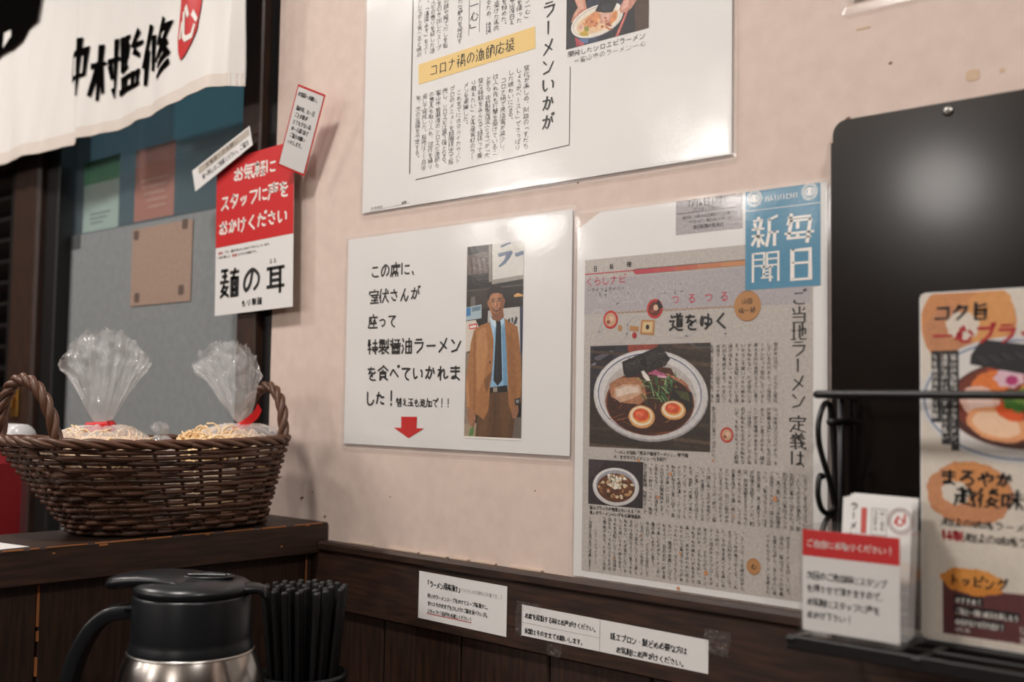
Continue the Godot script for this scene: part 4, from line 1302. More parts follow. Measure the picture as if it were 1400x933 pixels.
func build_curtain() -> void:
	var t := thing("shop_curtain", "white cotton shop curtain panel with black brush letters and red seal", "curtain", Vector3.ZERO)
	cloth_panel(t, "cloth", -1.942, -1.408, .0, .62, 0, M.cotton)
	cloth_panel(t, "hem", -1.942, -1.408, .0, .020, .0007, M.hem)
	cloth_panel(t, "side_hem", -1.426, -1.408, .0, .62, .0007, M.cotton)
	var st = begin()
	for g in [["中", -1.985, .183, .070, .100], ["村", -1.905, .160, .085, .095], ["監", -1.815, .158, .088, .096], ["修", -1.715, .152, .105, .094]]:
		write(st, g[0], Vector2(g[1], g[2]), Vector2(g[3], g[4]), 0, Vector2(.12, .19), 0, "h", .45, .10)
	dye(t, st, M.dye)
	st = begin()
	var p := outline_mm([-1584, -320, -1574, -175, -1579, -105, -1570, -80, -1560, -66, -1545, -70, -1520, -84, -1500, -100, -1492, -140, -1490, -320])
	plate(st, p, 0, 0)
	dye(t, st, M.red, "red_seal")
	st = begin()
	write(st, "心", Vector2(-1.573, .155), Vector2(.070, .066), 0, Vector2(.15, .16), .0, "h", .2)
	var lifted := begin(false)
	var v: PackedVector3Array = st.commit().surface_get_arrays(0)[Mesh.ARRAY_VERTEX]
	for q in v:
		lifted.add_vertex(cloth_point(q.x, q.y, .0030))
	obj("seal_lettering", lifted, M.white_ink, t)
	st = begin()
	plate(st, outline_mm([-1862, -285, -1850, -262, -1838, -272, -1826, -256, -1812, -268, -1808, -330, -1860, -330]), 0, 0)
	dye(t, st, M.dye, "brush_letter_tail")
	var left := thing("shop_curtain", "white cotton shop curtain panel with a huge black brush stroke", "curtain", Vector3.ZERO)
	cloth_panel(left, "cloth", -2.60, -1.950, -.004, .62, -.004, M.cotton)
	cloth_panel(left, "hem", -2.60, -1.950, -.004, .020, -.0033, M.hem)
	st = begin()
	plate(st, outline_mm([-2330, -222, -2262, -232, -2225, -226, -2180, -236, -2152, -252, -2118, -262, -2108, -300, -2096, -460, -2330, -460]), 0, 0)
	dye(left, st, M.dye, "brush_letter")
	st = begin()
	plate(st, outline_mm([-2275, -240, -2232, -256, -2238, -270, -2270, -270]), 0, 0)
	lifted = begin(false)
	for q in st.commit().surface_get_arrays(0)[Mesh.ARRAY_VERTEX]:
		lifted.add_vertex(cloth_point(q.x, q.y, .0030))
	obj("brush_gap", lifted, M.cotton, left)
	var rod := thing("curtain_rod", "dark wooden rod carrying the shop curtain above the window", "rod", Vector3(-2.0, EYE + 1.1165, .06))
	st = begin(false)
	tube(st, PackedVector3Array([Vector3(-.95, 0, 0), Vector3(.65, 0, 0)]), .012, 12)
	obj("rod", st, M.jamb, rod)
# ---------------------------------------------------------------- basket of noodle bags
func basket_point(a: float, s: float, off := 0.0) -> Vector3:
	var c := cos(a)
	var d := sin(a)
	var k := pow(pow(absf(c), 2.6) + pow(absf(d), 2.6), -1 / 2.6)
	var hx := lerpf(.064, .087, s) + off
	var hz := lerpf(.132, .196, s) + off
	return Vector3(lerpf(-1.325, -1.320, s) + c * k * hx, EYE - .175 + .004 + s * .112 + .006 * s * d * d, lerpf(.208, .243, s) + d * k * hz)

# keeps a point of a bag inside the wickerwork
func held(p: Vector3) -> Vector3:
	var s := clampf((p.y - EYE + .171) / .112, 0, 1)
	var c := Vector2(lerpf(-1.325, -1.320, s), lerpf(.208, .243, s))
	var h := Vector2(lerpf(.064, .087, s), lerpf(.132, .196, s)) - Vector2(.0085, .0085)
	var d := Vector2(p.x, p.z) - c
	var k := pow(pow(absf(d.x) / h.x, 2.6) + pow(absf(d.y) / h.y, 2.6), 1 / 2.6)
	if k > 1 and s < 1:
		d /= k
	return Vector3(c.x + d.x, p.y, c.y + d.y)

func build_basket() -> void:
	var base := Vector3(-1.325, EYE - .175, .208)
	var t := thing("wicker_basket", "dark brown woven wicker basket with twisted handles on the partition shelf", "basket", base)
	var local := func(p: PackedVector3Array) -> PackedVector3Array:
		var o := PackedVector3Array()
		for v in p:
			o.append(v - base)
		return o
	rng.seed = 3
	var stakes := 38
	for k in stakes:
		var a := (k + .5) * TAU / stakes
		var p := PackedVector3Array()
		for j in 8:
			p.append(basket_point(a, j / 7.0 * .97, .0))
		var st = begin(false)
		tube(st, local.call(p), .0026, 7)
		obj("stake", st, M.wicker_dark, t)
	var rows := 15
	for r in rows:
		var s := .015 + .90 * r / (rows - 1)
		var p := PackedVector3Array()
		var radii := []
		var wob := rng.randf() * TAU
		for k in stakes * 6:
			var a := k * TAU / (stakes * 6)
			var swing := cos(a * stakes / 2.0 + PI * r + (PI if r % 5 == 4 else 0.0)) * .0042
			var v := basket_point(a, s + .006 * sin(a * 3 + wob), swing)
			p.append(v)
			radii.append(.0032 + .0005 * sin(a * 7 + wob))
		var st = begin(false)
		tube(st, local.call(p), radii, 7, true)
		obj("weaver", st, M.wicker if r % 3 else M.wicker_dark, t)
	for k in 3:                                        # plaited rim
		var p := PackedVector3Array()
		for j in 300:
			var a := j * TAU / 300
			var w := a * 13 + k * TAU / 3
			p.append(basket_point(a, 1.0, cos(w) * .0040) + Vector3(0, sin(w) * .0034, 0))
		var st = begin(false)
		tube(st, local.call(p), .0037, 7, true)
		obj("rim_strand", st, M.wicker, t)
	for side in [1.0, -1.0]:                           # two arched handles of twisted canes
		var a0: float = PI / 2 * side - (.70 if side > 0 else .62)
		var a1: float = PI / 2 * side + (.26 if side > 0 else .62)
		var f0 := basket_point(a0, .93)
		var f1 := basket_point(a1, .93)
		var arc := []
		for j in 41:
			var u := j / 40.0
			var b := PI * u
			arc.append(f0.lerp(f1, .5 - .5 * cos(b)) + Vector3(0, sin(b) * .082, side * sin(b) * .010))
		var handle := Node3D.new()
		handle.name = "handle"
		t.add_child(handle, true)
		for k in 3:
			var p := PackedVector3Array()
			for j in 41:
				var tan_v: Vector3 = (arc[mini(j + 1, 40)] - arc[maxi(j - 1, 0)]).normalized()
				var n1 := tan_v.cross(Vector3(0, 0, 1)).normalized()
				var n2 := tan_v.cross(n1)
				var w := j * .52 + k * TAU / 3
				p.append(arc[j] + (n1 * cos(w) + n2 * sin(w)) * .0042 - base)
			var st = begin(false)
			tube(st, p, .0042, 8)
			obj("cane", st, M.wicker, handle)
	var st = begin(false)
	var bottom := PackedVector2Array()
	for k in 40:
		var v := basket_point(k * TAU / 40, 0.0, -.001) - base
		bottom.append(Vector2(v.x, v.z))
	var id := Geometry2D.triangulate_polygon(bottom)
	for i in id:
		st.add_vertex(Vector3(bottom[i].x, .003, bottom[i].y))
	obj("base", st, M.wicker_dark, t)
	noodle_bag("clear plastic bag of noodles tied with flat red tape, tall fanned top", Vector3(-1.312, EYE - .168, .318), Vector3(.062, .128, .076), 0.0, .060, .120, .5, 1)
	noodle_bag("clear plastic bag of noodles with leaning top and red tape tail, by the wall", Vector3(-1.320, EYE - .168, .138), Vector3(.058, .128, .078), .034, .055, .116, -.35, 2)
	noodle_bag("small knotted clear bag sunk between the two taped noodle bags", Vector3(-1.325, EYE - .168, .229), Vector3(.034, .113, .019), .002, .013, .016, .2, 3)

func noodle_bag(label: String, at: Vector3, size: Vector3, lean: float, fan: float, tall: float, twist: float, kind: int) -> void:
	var t := thing("noodle_bag", label, "bag", at, 0, "bags in the basket")
	rng.seed = 40 + kind
	var n := FastNoiseLite.new()
	n.seed = 60 + kind
	n.frequency = 14.0
	n.fractal_octaves = 3
	var crush := FastNoiseLite.new()                   # sharp creases of crumpled film
	crush.seed = 90 + kind
	crush.frequency = 26.0
	crush.fractal_type = FastNoiseLite.FRACTAL_RIDGED
	crush.fractal_octaves = 2
	var neck := Vector3(0, size.y + .006, -lean)
	var sides := 72
	var st = begin(false)
	var rings := []
	var swell := [[.0, .70], [.06, .88], [.15, 1.0], [.45, 1.0], [.66, 1.0], [.78, .97], [.86, .90], [.93, .78], [.985, .60], [1.02, .43], [1.03, .28], [1.025, .17], [1.02, .10]]
	for j in swell.size():                             # swollen lower part
		var s: float = swell[j][0]
		var y := size.y * s
		var r: float = swell[j][1]
		var ring := PackedVector3Array()
		for k in sides:
			var a := -k * TAU / sides
			var d := Vector3(cos(a), 0, sin(a))
			var crease := 1.0 + .05 * n.get_noise_3d(d.x * .2, y * 1.4, d.z * .2) + .13 * maxf(0, s - .55) * sin(a * 13 + 2.0 * sin(a * 3)) 
			ring.append(held(at + Vector3(d.x * size.x * r * crease, y + .004 * n.get_noise_2d(d.x * .3, d.z * .3), d.z * size.z * r * crease - lean * smoothstep(.4, 1.0, s))) - at)
		rings.append(ring)
	loft(st, rings)
	obj("bag_body", st, M.bag_body, t)
	st = begin(false)
	rings = []
	var W := Vector3(.743, 0, -.669).rotated(Vector3.UP, twist * .5)
	var D := Vector3(.669, 0, .743).rotated(Vector3.UP, twist * .5)
	for j in 40:                                       # gathered top fanning out above the tie
		var s := j / 39.0
		var ring := PackedVector3Array()
		for k in 180:
			var a := k * TAU / 180
			var open := pow(s, .72)
			var w := lerpf(.0065, fan, open) * (1 - .10 * maxf(0, s - .8) / .2)
			var d := lerpf(.0065, fan * .34, open)
			var pleat := sin(a * 11 + 3 * sin(a * 2 + kind)) * .0042 * smoothstep(.05, .5, s) * (1.1 - .4 * s)
			var top := tall * (1 - .36 * pow(absf(cos(a)), 2.5) * smoothstep(.3, 1.0, s)) + .006 * s * n.get_noise_2d(cos(a) * .4, sin(a) * .4 + 3)
			var p := neck + W * cos(a) * (w + pleat * .6) + D * (sin(a) * d + pleat) + Vector3(0, s * top, 0)
			p += W * (-lean * .75) * s + D * .004 * n.get_noise_3d(p.x * 1.5, p.y * 1.5, p.z * 1.5) * s
			p += (W * n.get_noise_3d(p.x * 2.4, p.y * 2.4, 5) + D * n.get_noise_3d(p.x * 3, 7, p.y * 3)) * .006 * s
			p += (D + W * .3) * (crush.get_noise_3d(cos(a) * .11, s * .030, sin(a) * .11) * .0090 + crush.get_noise_3d(p.x * 1.6, p.y * 1.3, p.z * 1.6) * .0030 * s) * smoothstep(.0, .3, s)
			ring.append(p)
		rings.append(ring)
	loft(st, rings)
	obj("gathered_top", st, M.bag, t)
	if kind < 3:
		st = begin()
		var tie := Node3D.new()
		tie.name = "red_tie"
		t.add_child(tie, true)
		var right := Vector3(.743, 0, -.669)
		tie.transform = Transform3D(Basis(right, Vector3.UP, right.cross(Vector3.UP)).rotated(right.cross(Vector3.UP).normalized(), .06 if kind == 1 else .55), neck + Vector3(0, -.004, 0))
		if kind == 1:
			box(st, Vector3(-.020, -.0065, -.0095), Vector3(.016, .0065, .0095), .003)
			obj("tape_band", st, M.red, tie)
			st = begin()
			box(st, Vector3(.010, -.0072, -.0100), Vector3(.0125, .0075, .0102), .001)
			obj("tape_fold", st, M.dark_red, tie)
		else:
			box(st, Vector3(-.012, -.0055, -.0095), Vector3(.010, .0055, .0095), .003)
			obj("tape_band", st, M.red, tie)
			st = begin(false)
			var tail := curve([Vector3(.008, 0, .008), Vector3(.018, .001, .009), Vector3(.028, .004, .007), Vector3(.036, .010, .006)], 4)
			for i in tail.size() - 1:
				var h := Vector3(0, .0055, .001)
				quad(st, tail[i] + h, tail[i + 1] + h, tail[i + 1] - h, tail[i] - h)
			obj("tape_tail", st, M.red, tie)
	if kind == 3:
		return
	var o := begin(false)
	rings = []
	for j in 11:                                       # packed heap of strands inside the bag
		var s := j / 10.0
		var ring := PackedVector3Array()
		for k in 28:
			var a := -k * TAU / 28
			var r := minf(1.0, 2.2 * sqrt(1.05 - s)) * .90
			ring.append(held(at + Vector3(cos(a) * size.x * r, .006 + s * size.y * .875, sin(a) * size.z * r)) - at)
		rings.append(ring)
	loft(o, rings, true, true)
	for k in 230:
		var a := rng.randf() * TAU
		var s := rng.randf_range(.5, 1.0)
		var r := minf(1.0, 2.2 * sqrt(1.05 - s)) * .90 * rng.randf_range(.88, 1.02)
		var c := Vector3(cos(a) * size.x * r, .006 + s * size.y * .875, sin(a) * size.z * r)
		var u := Vector3(rng.randf_range(-1, 1), rng.randf_range(-.6, .6), rng.randf_range(-1, 1)).normalized()
		var out := Vector3(cos(a) / size.x, (s - .45) * 6.0, sin(a) / size.z).normalized()
		var v := out.cross(u).normalized()
		u = v.cross(out)
		var big := rng.randf_range(.007, .020)
		var p := PackedVector3Array()
		var m := rng.randi_range(9, 15)
		for j in m:
			var b := j * .55
			p.append(held(at + c + u * cos(b) * big * (1 - .02 * j) + v * sin(b * 1.07) * big * .75 + out * .003 * sin(b * 2.3 + k)) - at)
		tube(o, p, .00125, 5)
	var noodles := obj("noodles", o, M.noodle, t)
	noodles.set_meta("label", "pale yellow curly noodles seen through the clear film")
	noodles.set_meta("kind", "stuff")

# ---------------------------------------------------------------- vacuum jug
func build_thermos() -> void:
	var t := thing("vacuum_jug", "brushed steel vacuum jug with charcoal plastic lid and handle", "jug", Vector3(-1.030, .744, .356), deg_to_rad(42))
	var st = begin(false)
	lathe(st, [[.001, .0], [.070, .0], [.076, .003], [.079, .010], [.0815, .03], [.083, .08], [.082, .115], [.0785, .145], [.0735, .168], [.0685, .183], [.0650, .1905]], 72)
	obj("steel_body", st, M.steel, t)
	st = begin(false)
	lathe(st, [[.0652, .1895], [.0658, .1908], [.0640, .1925]], 72)
	obj("steel_lip", st, M.screw, t)
	st = begin(false)
	lathe(st, [[.0640, .1905], [.0642, .1960], [.0622, .2010], [.0615, .2060], [.0612, .2480], [.0605, .2500], [.055, .2502]], 72)
	obj("collar", st, M.plastic, t)
	var lid := Node3D.new()
	lid.name = "lid"
	t.add_child(lid)
	st = begin(false)
	lathe(st, [[.0560, .2495], [.0590, .2510], [.0608, .2530], [.0610, .2565], [.0596, .2595], [.055, .2625], [.045, .2655], [.036, .2672]], 72)
	obj("lid_rim", st, M.plastic, lid)
	st = begin(false)
	lathe(st, [[.0365, .2672], [.02, .2680], [.001, .2682]], 48)
	obj("lid_top", st, M.plastic, lid)
	st = begin(false)                                  # oval grip recess: flat dark disc painted as its shade, raised border, turning bar
	var border := PackedVector3Array()
	for k in 40:
		border.append(Vector3(.016 + cos(k * TAU / 40) * .027, .2684, .004 + sin(k * TAU / 40) * .0155))
	tube(st, border, .0016, 8, true)
	obj("well_border", st, M.plastic, lid)
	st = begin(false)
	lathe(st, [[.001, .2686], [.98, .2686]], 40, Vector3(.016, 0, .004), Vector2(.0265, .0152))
	obj("well_shade", st, M.plastic_deep, lid)
	st = begin()
	box(st, Vector3(-.004, .2686, .0005), Vector3(.036, .2712, .0075), .0012)
	obj("turning_bar", st, M.plastic, lid)
	st = begin(false)                                  # thumb lever running off the lid over the handle
	var rings := []
	for c in [[.000, .2650, .044, .0035], [-.012, .2655, .042, .0055], [-.030, .2662, .035, .0068], [-.050, .2650, .027, .0076], [-.068, .2628, .021, .0080], [-.080, .2606, .0165, .0078], [-.088, .2590, .0115, .0060], [-.091, .2583, .006, .003]]:
		var ring := PackedVector3Array()
		for k in 24:
			var a := k * TAU / 24
			ring.append(Vector3(c[0], c[1] + signf(sin(a)) * pow(absf(sin(a)), .7) * c[3], cos(a) * c[2]))
		rings.append(ring)
	loft(st, rings, true, true)
	obj("thumb_lever", st, M.plastic, lid)
	st = begin()                                       # hinge cheeks under the lever
	for z in [-1.0, 1.0]:
		var o := PackedVector2Array([Vector2(-.020, .2600), Vector2(-.066, .2360), Vector2(-.066, .2325), Vector2(-.020, .2350)])
		var k := begin()
		plate(k, o, z * .013 + .005, .010)
		st.append_from(k.commit(), 0, Transform3D.IDENTITY)
	obj("hinge_cheek", st, M.plastic, t)
	st = begin(false)                                  # pouring lip opposite the handle
	rings = []
	for c in [[.044, .2545, .020, .0075], [.058, .2560, .016, .0065], [.070, .2555, .0115, .0055], [.0765, .2515, .0085, .0070], [.0780, .2480, .006, .006]]:
		var ring := PackedVector3Array()
		for k in 16:
			var a := k * TAU / 16
			ring.append(Vector3(c[0], c[1] + sin(a) * c[3], cos(a) * c[2]))
		rings.append(ring)
	loft(st, rings, true, true)
	obj("spout", st, M.plastic, t)
	st = begin(false)                                  # flat curved handle
	var path := curve([Vector3(-.050, .2315, 0), Vector3(-.072, .2300, 0), Vector3(-.092, .2235, 0), Vector3(-.108, .206, 0), Vector3(-.121, .178, 0), Vector3(-.129, .140, 0), Vector3(-.128, .100, 0), Vector3(-.115, .066, 0), Vector3(-.088, .050, 0), Vector3(-.076, .048, 0)], 6)
	rings = []
	for i in path.size():
		var d := (path[mini(i + 1, path.size() - 1)] - path[maxi(i - 1, 0)]).normalized()
		var nrm := Vector3(-d.y, d.x, 0)
		var ring := PackedVector3Array()
		for k in rounded(Vector2(-.0075, -.0145), Vector2(.0075, .0145), .0035, 3):
			ring.append(path[i] + nrm * k.x + Vector3(0, 0, k.y))
		rings.append(ring)
	loft(st, rings, true, true)
	obj("handle", st, M.plastic, t)

# ---------------------------------------------------------------- chopsticks
func build_chopsticks() -> void:
	var at := Vector3(-1.075, .744, .175)
	var t := thing("chopstick_holder", "dark cylindrical chopstick holder in the corner of the booth", "holder", at)
	var st = begin(false)
	lathe(st, [[.001, .0], [.046, .0], [.050, .004], [.052, .11], [.0525, .128], [.0500, .129], [.0475, .110], [.046, .006], [.001, .006]], 48)
	obj("cup", st, M.plastic_deep, t)
	st = begin(false)
	lathe(st, [[.0527, .120], [.0540, .124], [.0535, .129], [.0500, .1295]], 48)
	obj("rim", st, M.plastic, t)
	rng.seed = 77
	var first: MeshInstance3D = null
	var spots := []
	for ring in [[0.0, 1], [.013, 6], [.026, 12], [.038, 17]]:
		for k in ring[1]:
			spots.append([ring[0], k * TAU / ring[1] + ring[0] * 30])
	for s in spots:
		var stick: MeshInstance3D
		if first == null:
			st = begin(false)
			var rings := []
			for j in [[.0, .0016], [.002, .0022], [.10, .0030], [.222, .0036], [.2245, .0034], [.2255, .0022]]:
				var ring := PackedVector3Array()
				for q in rounded(Vector2(-j[1], -j[1]), Vector2(j[1], j[1]), j[1] * .45, 2):
					ring.append(Vector3(q.x, j[0], q.y))
				rings.append(ring)
			loft(st, rings, true, true)
			first = obj("chopstick", st, M.chopstick)
			tag(first, "black lacquered chopstick standing in the dark holder", "chopstick", "chopsticks in the holder")
			stick = first
		else:
			stick = first.duplicate()
			stick.name = "chopstick"
			add_child(stick, true)
		var out := Vector3(cos(s[1]), 0, sin(s[1]))
		var r: float = s[0] + rng.randf_range(-.002, .002)
		var foot := at + out * r * .72 + Vector3(0, .0075, 0)
		var head := at + out * r * 1.30 + Vector3(rng.randf_range(-.003, .003), .235 + rng.randf_range(-.006, .004), rng.randf_range(-.003, .003))
		var up := (head - foot).normalized()
		var x := up.cross(Vector3(rng.randf_range(-1, 1), 0, rng.randf_range(-1, 1))).normalized()
		stick.transform = Transform3D(Basis(x, up, x.cross(up)), foot)

# ---------------------------------------------------------------- black board, iron rack, menu and card box
func build_rack() -> void:
	var b := thing("black_board", "black plastic board with rounded corner screwed to the wall behind the rack", "board", Vector3(-.474, EYE, .0))
	var st = begin()
	plate(st, rounded(Vector2(0, -.20), Vector2(.56, .280), .014), .010, .0095)
	obj("back_plate", st, M.board, b)
	st = begin()
	var o := rounded(Vector2(.001, -.199), Vector2(.559, .2575), .001, 2)
	plate(st, o, .016, .006)
	obj("front_sheet", st, M.board, b)
	for x in [.112, .45]:
		st = begin(false)
		lathe(st, [[.0001, .003], [.0025, .0028], [.0045, .0016], [.005, .0], [.0001, .0]], 20)
		var s := obj("screw", st, M.screw, b)
		s.position = Vector3(x, .2715, .010)
		s.rotation.x = PI / 2
		var slot := begin()
		box(slot, Vector3(-.0026, .0025, -.0005), Vector3(.0026, .0031, .0005))
		box(slot, Vector3(-.0005, .0025, -.0026), Vector3(.0005, .0031, .0026))
		obj("screw_slot", slot, M.plastic_deep, s)
	# wrought iron rack
	var r := thing("iron_rack", "black wrought iron menu rack with scrolled ends under the black board", "rack", Vector3(-.458, EYE - .195, .0))
	st = begin(false)
	tube(st, curve([Vector3(.010, .2065, .020), Vector3(-.001, .2070, .045), Vector3(.000, .2070, .074), Vector3(.008, .2070, .085), Vector3(.030, .2072, .0865), Vector3(.25, .2074, .0865), Vector3(.50, .2072, .0865), Vector3(.522, .2070, .085), Vector3(.530, .2070, .074), Vector3(.530, .2070, .045), Vector3(.520, .2065, .020)], 6), .0036, 10)
	obj("top_rail", st, M.iron, r)
	for x in [0.0, .53]:
		for s in [[[.040, .105], [.041, .140], [.043, .165], [.047, .190], [.053, .199], [.061, .1985], [.069, .190], [.0735, .178], [.072, .163], [.064, .148], [.053, .131], [.045, .115], [.040, .100]], [[.064, .1315], [.067, .1335], [.0715, .132], [.074, .124], [.0735, .114], [.068, .104], [.058, .0985], [.047, .0995], [.040, .105]], [[.040, .100], [.048, .0965], [.058, .092], [.066, .082], [.070, .068], [.069, .050], [.060, .036], [.047, .030], [.040, .034]]]:
			var pts := []
			for p in s:
				pts.append(Vector3(x, p[1], p[0]))
			st = begin(false)
			tube(st, curve(pts, 4), .0027, 9)
			obj("scroll", st, M.iron, r)
		st = begin(false)
		tube(st, PackedVector3Array([Vector3(x, .206, .028), Vector3(x, .0, .028)]), .0032, 9)
		obj("upright", st, M.iron, r)
		st = begin(false)
		tube(st, PackedVector3Array([Vector3(x, .182, .0165), Vector3(x, .182, .050)]), [.0036, .0036], 10)
		obj("bolt", st, M.iron, r)
	for z in [.030, .062, .094, .124]:
		st = begin()
		box(st, Vector3(-.004, -.014 if z > .12 or z < .04 else -.006, z - .0025), Vector3(.534, -.002, z + .0025), .001)
		obj("tray_bar", st, M.iron, r)
	for x in [.0, .11, .265, .42, .53]:
		st = begin()
		box(st, Vector3(x - .004, -.007, .018), Vector3(x + .004, -.0035, .128), .001)
		obj("tray_strap", st, M.iron, r)
	menu_sheet()
	card_box()

func menu_sheet() -> void:
	var t := thing("ramen_menu", "tall cream ramen menu with orange brush blots and bowl photo in rack", "menu", Vector3(-.3715, EYE + .1015, .0555))
	var st = begin()
	plate(st, rounded(Vector2(0, -.298), Vector2(.21, 0), .006), 0, .0012)
	obj("menu_card", st, M.paper, t)
	var img := Image.create(840, 1192, false, Image.FORMAT_RGB8)
	img.fill(Color(.83, .79, .735))
	var E := func(x: float, y: float, rx: float, ry: float, c: Color, turn := 0.0, rough := 0.0) -> void:
		var p := PackedVector2Array()
		for k in 60:
			var a := k * TAU / 60
			var f := 1.0 + rough * (sin(a * 7 + x) * .5 + sin(a * 17 + y) * .3 + sin(a * 29) * .3)
			p.append((Vector2(x, y) + (Vector2(cos(a) * rx, sin(a) * ry) * f).rotated(turn)) * 4)
		fill(img, p, c)
	var Q := func(q: Array, c: Color) -> void:
		var p := PackedVector2Array()
		for k in q.size() / 2:
			p.append(Vector2(q[2 * k], q[2 * k + 1]) * 4)
		fill(img, p, c)
	E.call(40, 26, 40, 40, Color(.78, .52, .31), 0, .02)
	E.call(30, 36, 27, 26, Color(.74, .50, .34), .3, .05)
	E.call(58, 22, 20, 26, Color(.83, .58, .33), .2, .06)
	E.call(36, 29, 14, 12, Color(.84, .79, .73), .2, .10)
	E.call(80, 92, 81, 53, Color(.80, .795, .79))
	E.call(80, 92, 78, 50, Color(.36, .43, .56))
	E.call(80, 92, 76.6, 48.6, Color(.84, .825, .805))
	E.call(84, 96, 62, 37, Color(.30, .13, .08))
	E.call(84, 94, 58, 33, Color(.45, .18, .08))
	for k in 46:
		var a := k * 2.4
		E.call(84 + cos(a) * 46 * sqrt(k / 46.0), 92 + sin(a) * 27 * sqrt(k / 46.0), 7, 3.5, [Color(.80, .42, .16), Color(.66, .26, .11), Color(.90, .58, .28), Color(.52, .18, .09)][k % 4], a, .1)
	E.call(60, 78, 17, 10, Color(.86, .46, .19), -.2, .05)
	E.call(104, 74, 17, 8, Color(.82, .44, .16), .1, .05)
	E.call(74, 74, 12, 8, Color(.86, .72, .76), 0, .18)
	E.call(76, 76, 5, 4, Color(.68, .18, .40), 0, .2)
	E.call(50, 94, 17, 13, Color(.90, .73, .66), .3, .04)
	E.call(50, 95, 11, 9, Color(.93, .80, .75), .3, .05)
	E.call(64, 113, 26, 14, Color(.90, .62, .42), .25, .04)
	E.call(63, 113, 20, 10, Color(.94, .78, .64), .25, .04)
	E.call(74, 103, 12, 6, Color(.86, .34, .12), .4, .06)
	E.call(80, 93, 12, 9, Color(.24, .42, .14), .2, .2)
	E.call(86, 88, 10, 6, Color(.40, .54, .20), -.4, .2)
	E.call(94, 99, 9, 5, Color(.70, .66, .36), .5, .2)
	E.call(108, 106, 22, 13, Color(.93, .70, .42), .15, .03)
	E.call(107, 104, 13, 8, Color(.86, .26, .08), .15, .03)
	Q.call([43, 54, 52, 41, 128, 52, 120, 76, 92, 72, 42, 62], Color(.09, .085, .10))
	for k in 90:
		var u := fmod(k * .618, 1.0)
		var v := fmod(k * .377, 1.0)
		E.call(lerpf(48, 120, u), lerpf(47, 62, v) + u * 8, 1.1, .7, [Color(.20, .19, .22), Color(.05, .05, .06), Color(.27, .26, .29)][k % 3], k, 0)
	for s in [[9.2, 50, 17.2, 112], [17.8, 50, 25.2, 131], [25.8, 50, 32.4, 136]]:
		Q.call([s[0], s[1], s[2], s[1], s[2], s[3], s[0], s[3]], Color(.06, .055, .06))
	E.call(40, 172, 36, 27, Color(.76, .52, .36), .0, .05)
	E.call(46, 164, 27, 18, Color(.80, .54, .31), .3, .06)
	E.call(29, 172, 12, 10, Color(.83, .79, .735), .2, .12)
	Q.call([17.5, 252, 205, 252, 205, 292, 17.5, 292], Color(.36, .185, .19))
	Q.call([17.5, 244, 60, 252, 205, 248, 205, 260, 17.5, 262], Color(.36, .185, .19))
	E.call(42, 246, 26, 11, Color(.82, .52, .20), .06, .10)
	E.call(48, 243, 20, 7, Color(.86, .58, .27), .06, .14)
	for s in [[27, 258, 51, 265], [27, 267, 80, 274], [27, 276, 68, 283]]:
		Q.call([s[0], s[1], s[2], s[1], s[2], s[3], s[0], s[3]], Color(.06, .05, .05))
	print_rect(t, "printed_face", 1.2, 1.2, 208.8, 296.8, .0003, picture_material(finish(img, .12, 12)))
	st = []
	line(st, "コク旨", 12, 11, 14, 13.5, 15.5, .22, .16, "h", .35, .0006, .06)
	line(st, "まろやか", 17, 152, 14, 13, 15, .22, .17, "h", .4, .0006, .06)
	line(st, "越後味噌", 29, 167, 17, 15, 19, .19, .14, "h", .35, .0006, .06)
	line(st, "越後の味噌ラーメン", 18, 193.5, 8, 6.6, 8.6, .12, .10, "h", 0, .0006)
	line(st, "越後の味噌ラーメン", 37, 205, 8, 7.2, 8.6, .12, .10, "h", 0, .0006)
	line(st, "トッピング", 24, 240, 8.6, 9, 9.6, .20, .15, "h", .3, .0006, .05)
	line(st, "味の", 90, 150, 6, 5, 6.5, .12, .1, "h", 0, .0006)
	ink(t, st, M.ink)
	st = []
	line(st, "一心ブラック", 12, 29, 15.5, 16, 17.4, .21, .15, "h", .35, .0006, .08)
	line(st, "特製", 18.5, 204, 8.4, 8, 9, .17, .15, "h", 0, .0006)
	ink(t, st, M.dark_red, "red_lettering")
	st = []
	line(st, "うま味の決め手は特製", 10.5, 54, 5, 4.6, 5.6, .10, .09, "v", 0, .0006)
	line(st, "濃厚なのに後味すっきり黒い", 19, 54, 5, 4.6, 5.7, .10, .09, "v", 0, .0006)
	line(st, "富山の名物ブラックラーメン、", 26.6, 54, 5, 4.6, 5.7, .10, .09, "v", 0, .0006)
	line(st, "おすすめ！", 29, 259, 4, 5, 4.4, .12, .10, "h", 0, .0006)
	line(st, "ご飯と一緒に味玉を楽しもう", 29, 268, 3.6, 5, 3.9, .12, .10, "h", 0, .0006)
	line(st, "味噌の旨さを引き出す！", 29, 277, 3.3, 5, 3.6, .12, .10, "h", 0, .0006)
	line(st, "味玉", 29, 284, 6, 3.6, 6.4, .1, .08, "h", 0, .0006)
	line(st, "チャーシュー（3枚）", 29, 290, 5, 3.4, 5.3, .1, .08, "h", 0, .0006)
	line(st, "120", 80, 277, 5, 5, 5.4, .12, .1, "h", 0, .0006)
	line(st, "300", 80, 285, 5, 5, 5.4, .12, .1, "h", 0, .0006)
	ink(t, st, M.white_ink, "white_lettering")

